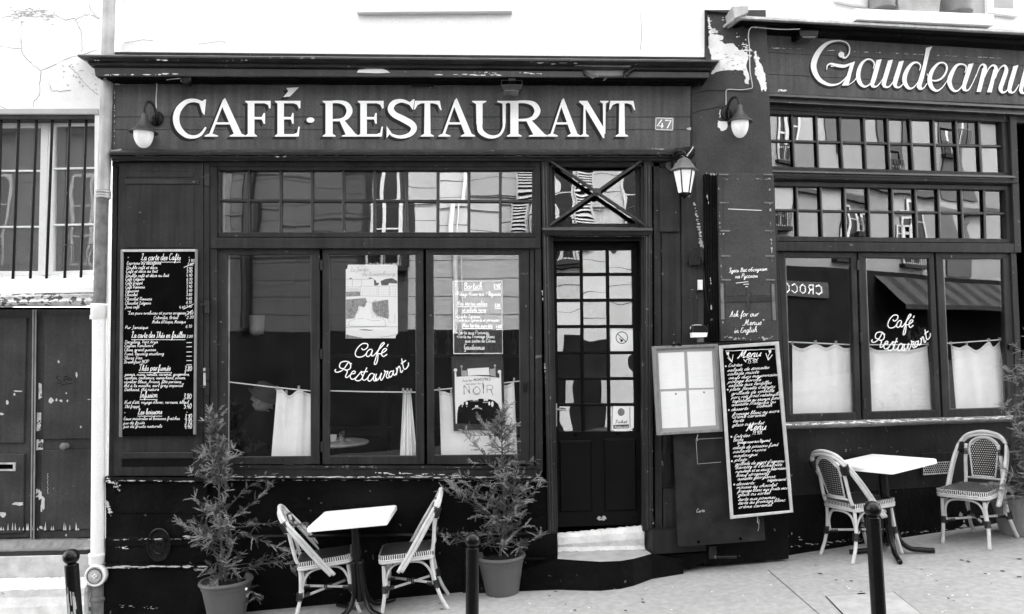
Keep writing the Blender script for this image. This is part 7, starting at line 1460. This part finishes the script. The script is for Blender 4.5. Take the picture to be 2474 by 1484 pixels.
conifer('potted conifer in a grey plastic pot, behind the middle bollard under the NOIR poster', 1214, 1432, 0, 985, lambda u, c: (.33-.08*c if u < .5 else (.06 if u < .60 else (.27 if u < .82 else .10)))*(1-.35*u), 12, 116, lean=(.03, 0), nb=175)
conifer('potted conifer cut by the right edge of the picture, beside the street-facing rattan chair', 2466, 1288, 0, 860, lambda u, c: (.46 if c > 0 else .33)*(1-.3*u), 9, 128, lean=(.0, 0), potm='pot_pale', nb=230)
m = M(); a = G(549, 1497)
m.obj  # the little mark on the first pot
c = P((Vector((0, a.y-.205, 0)), Vector((0, -1, 0))), 597, 1424); m = M(); m.lathe(c+Vector((-.012, .012, 0)), [(.010, 0), (.010, .004), (.001, .004)], 12, (.75, -.65, -.1)); m.obj('pot_label', 'paper', label='small oval white label on the rim side of the left pot', cat='label')

# ================================================================ ACROSS THE STREET (seen in the panes)
OY = -4.6
def RO(pl, x, y):
    r = ray(x, y); n = pl[1]; p = P(pl, x, y, 0); d = r-n*(2*r.dot(n)); s = (OY-p.y)/d.y; return (p+d*s).x, (p+d*s).z
def house(label, x0, x1, z1, wallm, basem, zbase, rows=True):
    t = thing('opposite_house', label, 'house', ((x0+x1)/2, OY, gz((x0+x1)/2)), group='houses across the street')
    m = M(); m.box(x0, OY-.4, -4, x1, OY, z1); m.obj('wall', wallm, t)
    m = M(); m.box(x0+.003, OY, -4, x1-.003, OY+.05, zbase); m.obj('ground_floor', basem, t)
    m = M(); m.box(x0+.003, OY, z1-.4, x1-.003, OY+.35, z1-.1); m.obj('eaves', wallm, t)
    m = M(); m.add([(x0, OY, z1), (x1, OY, z1), (x1, OY-3, z1+2.2), (x0, OY-3, z1+2.2)], [(0, 1, 2, 3)]); m.obj('roof', 'zinc', t)
    if rows:
        z = zbase+.35; m = M()
        while z < z1-.5: m.box(x0+.01, OY, z, x1-.01, OY+.004, z+.014); z += .41
        m.obj('wall_joint', 'opp_dark', t)
    return t
def owindow(t, x0, z0, x1, z1, sh='none'):
    m = M(); m.box(x0, OY+.001, z0, x1, OY+.03, z1); w = m.obj('window', 'opp_window', t); m = M(); f = .07; y0, y1 = OY+.03, OY+.06
    m.box(x0, y0, z0, x0+f, y1, z1); m.box(x1-f, y0, z0, x1, y1, z1); m.box(x0+f, y0, z0, x1-f, y1, z0+f); m.box(x0+f, y0, z1-f, x1-f, y1, z1); xm = (x0+x1)/2; m.box(xm-.05, y0, z0+f, xm+.05, y1+.005, z1-f)
    for k_ in (1, 2): zz = z0+(z1-z0)*k_/3; m.box(x0+f, y0, zz-.018, xm-.05, y1-.01, zz+.018); m.box(xm+.05, y0, zz-.018, x1-f, y1-.01, zz+.018)
    m.obj('frame', 'opp_frame', w)
    m = M(); m.box(x0-.12, OY+.004, z0-.12, x1+.12, OY+.2, z0); m.obj('ledge', 'opp_dark', w)
    m = M()
    for k_ in range(10): m.box(x0+(x1-x0)*k_/9-.008, OY+.17, z0, x0+(x1-x0)*k_/9+.008, OY+.186, z0+.5)
    m.box(x0, OY+.165, z0+.48, x1, OY+.19, z0+.51); m.obj('railing', 'iron', w)
    if sh != 'none':
        for s in (-1, 1):
            fw = .48 if sh == 'l' else .16; xa = x0-.05-(x1-x0)*fw if s < 0 else x1+.05; xb = xa+(x1-x0)*fw; m = M(); m.box(xa, OY+.01, z0, xb, OY+.03, z1); 
            sh_ = m.obj('shutter', 'opp_dark', t); m = M()
            if sh != 'l': continue
            nz = int((z1-z0)/.085)
            for k_ in range(nz): zz = z0+.04+k_*.085; m.add([(xa+.04, OY+.03, zz+.05), (xb-.04, OY+.03, zz+.05), (xb-.04, OY+.07, zz), (xa+.04, OY+.07, zz)], [(0, 1, 2, 3)])
            for a, b in ((xa, xa+.04), (xb-.04, xb)): m.box(a, OY+.03, z0, b, OY+.07, z1)
            m.obj('louvre', 'opp_frame' if sh == 'l' else 'opp_shade', sh_)
xe = (985-1237)*.00954
hA = house('grey rendered house across the street, seen reflected in the left panes', -16, xe, 10.5, 'opp_grey', 'opp_base', 2.45)
hB = house('pale house across the street with shuttered windows, seen reflected above the door', xe, 4.3, 11.2, 'opp_pale', 'opp_base', 2.5)
hC = house('pale house across the street with shop sign and awning, seen reflected in the restaurant panes', 4.3, 30, 11.6, 'opp_mid', 'opp_base', 4.45, rows=False)
for a_, b_, c_, e_ in ((16.4, 8.2, 17.6, 11.5), (18.9, 7.7, 19.8, 11.5), (21.6, 7.2, 22.9, 11.5), (17.2, 5.0, 17.7, 6.0), (21.4, 4.5, 22.6, 6.6)): m = M(); m.box(a_, OY+.002, b_, c_, OY+.06, e_); m.obj('grey_rendered_panel', 'opp_shade', hC)
for z_ in (6.75, 9.9): m = M(); m.box(4.4, OY+.001, z_, 29.9, OY+.16, z_+.16); m.obj('string_course', 'opp_shade', hC)
for x in (-13, -10.5): owindow(hA, x, 4.0, x+1, 6.2); owindow(hA, x, 7.3, x+1, 9.2)
owindow(hA, -3.38, 3.95, -2.55, 6.25, 'd'); owindow(hB, .55, 4.5, 1.45, 6.3, 'l'); owindow(hB, 2.6, 4.5, 3.4, 6.3)
for x in (.6, 2.7): owindow(hB, x, 7.4, x+.9, 9.3)
for px, py0, py1 in ((1868, 280, 400), (2160, 375, 440), (2440, 300, 380), (1885, 470, 560), (2165, 520, 600), (2290, 300, 370), (2040, 500, 560)):
    a = RO(PL2, px, (py0+py1)/2); b = RO(PL2, px+34, (py0+py1)/2); za = RO(PL2, px, py1)[1]; zb = RO(PL2, px, py0)[1]; owindow(hC, min(a[0], b[0]), za, max(a[0], b[0]), zb)
for px, py0, py1 in ((2180, 600, 662), (2020, 600, 655)):
    a = RO(PL2, px, 640); b = RO(PL2, px+45, 640); owindow(hC, a[0], 4.75, b[0], 6.6)
m = M(); m.box(2.15, OY+.01, -.5, 3.1, OY+.09, 2.5); m.box(1.0, OY+.01, -.5, 1.25, OY+.09, 2.5); m.obj('pale_pier', 'opp_pale', hB)
m = M(); m.tube([(-6.1, OY+.12, 2.5), (-6.1, OY+.12, 10.4)], .13, 10); m.obj('downpipe', 'opp_window', label='thick dark downpipe on the grey house across the street', cat='pipe')
m = M(); m.box(-15.9, OY+.001, 2.46, -6.55, OY+.02, 10); m.obj('render_patch', 'opp_shade', hA)
# shop sign, awning, pipe, cable, van
a = RO(PL2, 1888, 700); b = RO(PL2, 1997, 700); zs0 = RO(PL2, 1950, 718)[1]; zs1 = RO(PL2, 1950, 682)[1]
t = thing('shop_sign', 'grey shop sign CROCO across the street, mirrored in the left restaurant window', 'sign', ((a[0]+b[0])/2, OY, zs0))
m = M(); xl, xr = sorted((a[0], b[0])); m.box(xl-2.2, OY+.06, zs0, xr, OY+.12, zs1); m.obj('sign_board', 'opp_grey', t)
m = M(); hh = (zs1-zs0); xx = xr-.25; lw = hh*.62
LET = {'C': [(.9, .8), (.5, 1), (.1, .75), (.1, .25), (.5, 0), (.9, .2)], 'R': [(.1, 0), (.1, 1), (.7, .95), (.8, .7), (.6, .5), (.15, .48), (.5, .48), (.85, 0)], 'O': [(.5, 1), (.1, .75), (.1, .25), (.5, 0), (.9, .25), (.9, .75), (.5, 1)]}
for ch in 'CROCO':
    m.tube([(xx-p[0]*lw, OY+.125, zs0+hh*(.2+.6*p[1])) for p in LET[ch]], hh*.045, 6); xx -= lw*1.25
m.obj('sign_letters', 'opp_white', t)
t = thing('shop_awning', 'striped folded awning over the shop across the street', 'awning', (RO(PL2, 2260, 690)[0], OY, 2.6))
a = RO(PL2, 2110, 660); b = RO(PL2, 2470, 690); za_ = 4.3; m = M()
for i in range(18):
    x0_ = a[0]+(b[0]-a[0])*i/18; x1_ = a[0]+(b[0]-a[0])*(i+1)/18
    if i % 2 == 0: m.add([(x0_, OY+.06, za_), (x1_, OY+.06, za_), (x1_, OY+1.1, za_-.9), (x0_, OY+1.1, za_-.9)], [(0, 1, 2, 3)])
m.obj('stripe', 'awning', t); m = M()
for i in range(18):
    x0_ = a[0]+(b[0]-a[0])*i/18; x1_ = a[0]+(b[0]-a[0])*(i+1)/18
    if i % 2: m.add([(x0_, OY+.06, za_), (x1_, OY+.06, za_), (x1_, OY+1.1, za_-.9), (x0_, OY+1.1, za_-.9)], [(0, 1, 2, 3)])
m.add([(a[0], OY+1.1, za_-.9), (b[0], OY+1.1, za_-.9), (b[0], OY+1.1, za_-1.05), (a[0], OY+1.1, za_-1.05)], [(0, 1, 2, 3)]); m.obj('awning_cloth', 'opp_dark', t)
m = M(); m.tube([(-1.3, OY+.1, 2.4), (-1.3, OY+.1, 11)], .06, 12); m.tube([(-1.15, OY+.06, 2.4), (-1.15, OY+.06, 11)], .02, 6); m.obj('downpipe', 'zinc', label='grey downpipe on the pale house across the street', cat='pipe')
for k_, (z0_, sg) in enumerate(((6.35, .25), (5.3, .2), (4.3, .15))):
    m = M(); m.tube([(x*1.0, OY+.03, z0_+.02*x-sg*math.sin((x+20)*.9)*.3) for x in range(-15, 5)], .012, 5); m.obj('wall_cable', 'iron', label=['thin dark cable high on the houses across the street, above the windows', 'thin dark cable at mid height on the houses across the street', 'lowest thin dark cable on the houses across the street'][k_], cat='cable', group='cables on the opposite houses')
# parked van
a = RO(PL2, 2380, 830); vx = a[0]; vz = gz(vx)-.12
t = thing('parked_van', 'grey van parked across the street, reflected in the right restaurant window', 'van', (vx, -1.5, vz))
def van_at(p): return (vx+p[0], -1.4+p[1], vz+p[2]+.05*p[0])
side = [(-2.2, .35), (-2.25, .9), (-1.95, 1.05), (-1.35, 1.75), (-1.0, 1.88), (2.1, 1.9), (2.25, 1.7), (2.25, .35)]
m = M(); vs = [van_at((x, y, z)) for y in (-.85, .85) for x, z in side]; n = len(side); m.add(vs, [(i, (i+1) % n, n+(i+1) % n, n+i) for i in range(n)]+[tuple(range(n-1, -1, -1)), tuple(range(n, 2*n))]); m.obj('body', 'car_paint', t)
for q in ([(-1.8, 1.1), (-1.3, 1.65), (-.5, 1.7), (-.5, 1.1)], [(-.35, 1.1), (-.35, 1.7), (.8, 1.7), (.8, 1.1)]):
    m = M(); m.add([van_at((x, .86, z)) for x, z in q], [(0, 1, 2, 3)]); m.obj('side_window', 'opp_window', t)
for x in (-1.4, 1.4):
    for y in (-.82, .82): m = M(); m.lathe(van_at((x, y-.08, .33)), [(.3, 0), (.33, .03), (.33, .13), (.3, .16), (.001, .16)], 20, (0, 1, 0)); m.obj('wheel', 'tyre', t)
for x, sx in ((-2.22, -1),):
    for y in (-.6, .6): m = M(); m.ball(van_at((x, y, .8)), .1, 10); m.obj('headlight', 'frosted', t)

# loose pieces that only shared a mesh become objects of their own
SPLIT = {'window_post', 'lock_plate', 'hinge', 'post', 'keyhole', 'screw', 'head_rail', 'glazing_bead', 'reeding', 'bolt_hole', 'screw_hole', 'hatch_rivet', 'cap_screw', 'cross_bar', 'bare_wood', 'bare_patch', 'shelf', 'old_trim', 'peeling_strip', 'door_lining', 'collar', 'stair', 'hook', 'tangled_wire', 'panel', 'wall', 'plinth_board', 'room_shell', 'astragal', 'crack', 'white_edge', 'zinc_pipe'}
for o in list(bpy.data.objects):
    if o.type != 'MESH' or o.name.split('.')[0] not in SPLIT or o.data.users > 1: continue
    me = o.data; n = len(me.vertices); par = list(range(n))
    def find(a):
        while par[a] != a: par[a] = par[par[a]]; a = par[a]
        return a
    for e in me.edges:
        a, b = find(e.vertices[0]), find(e.vertices[1])
        if a != b: par[a] = b
    isl = {}
    for p in me.polygons: isl.setdefault(find(p.vertices[0]), []).append(tuple(p.vertices))
    if len(isl) < 2 or len(isl) > 60: continue
    nm = o.name.split('.')[0]
    for fs in isl.values():
        ids = sorted({i for f in fs for i in f}); mp_ = {a: i for i, a in enumerate(ids)}; m2 = bpy.data.meshes.new(nm)
        m2.from_pydata([tuple(me.vertices[i].co) for i in ids], [], [tuple(mp_[i] for i in f) for f in fs]); m2.update(); m2.materials.append(me.materials[0])
        if me.polygons[0].use_smooth: m2.polygons.foreach_set('use_smooth', [True]*len(m2.polygons))
        c = o.copy(); c.data = m2; COL.objects.link(c); c.name = nm
    bpy.data.objects.remove(o)
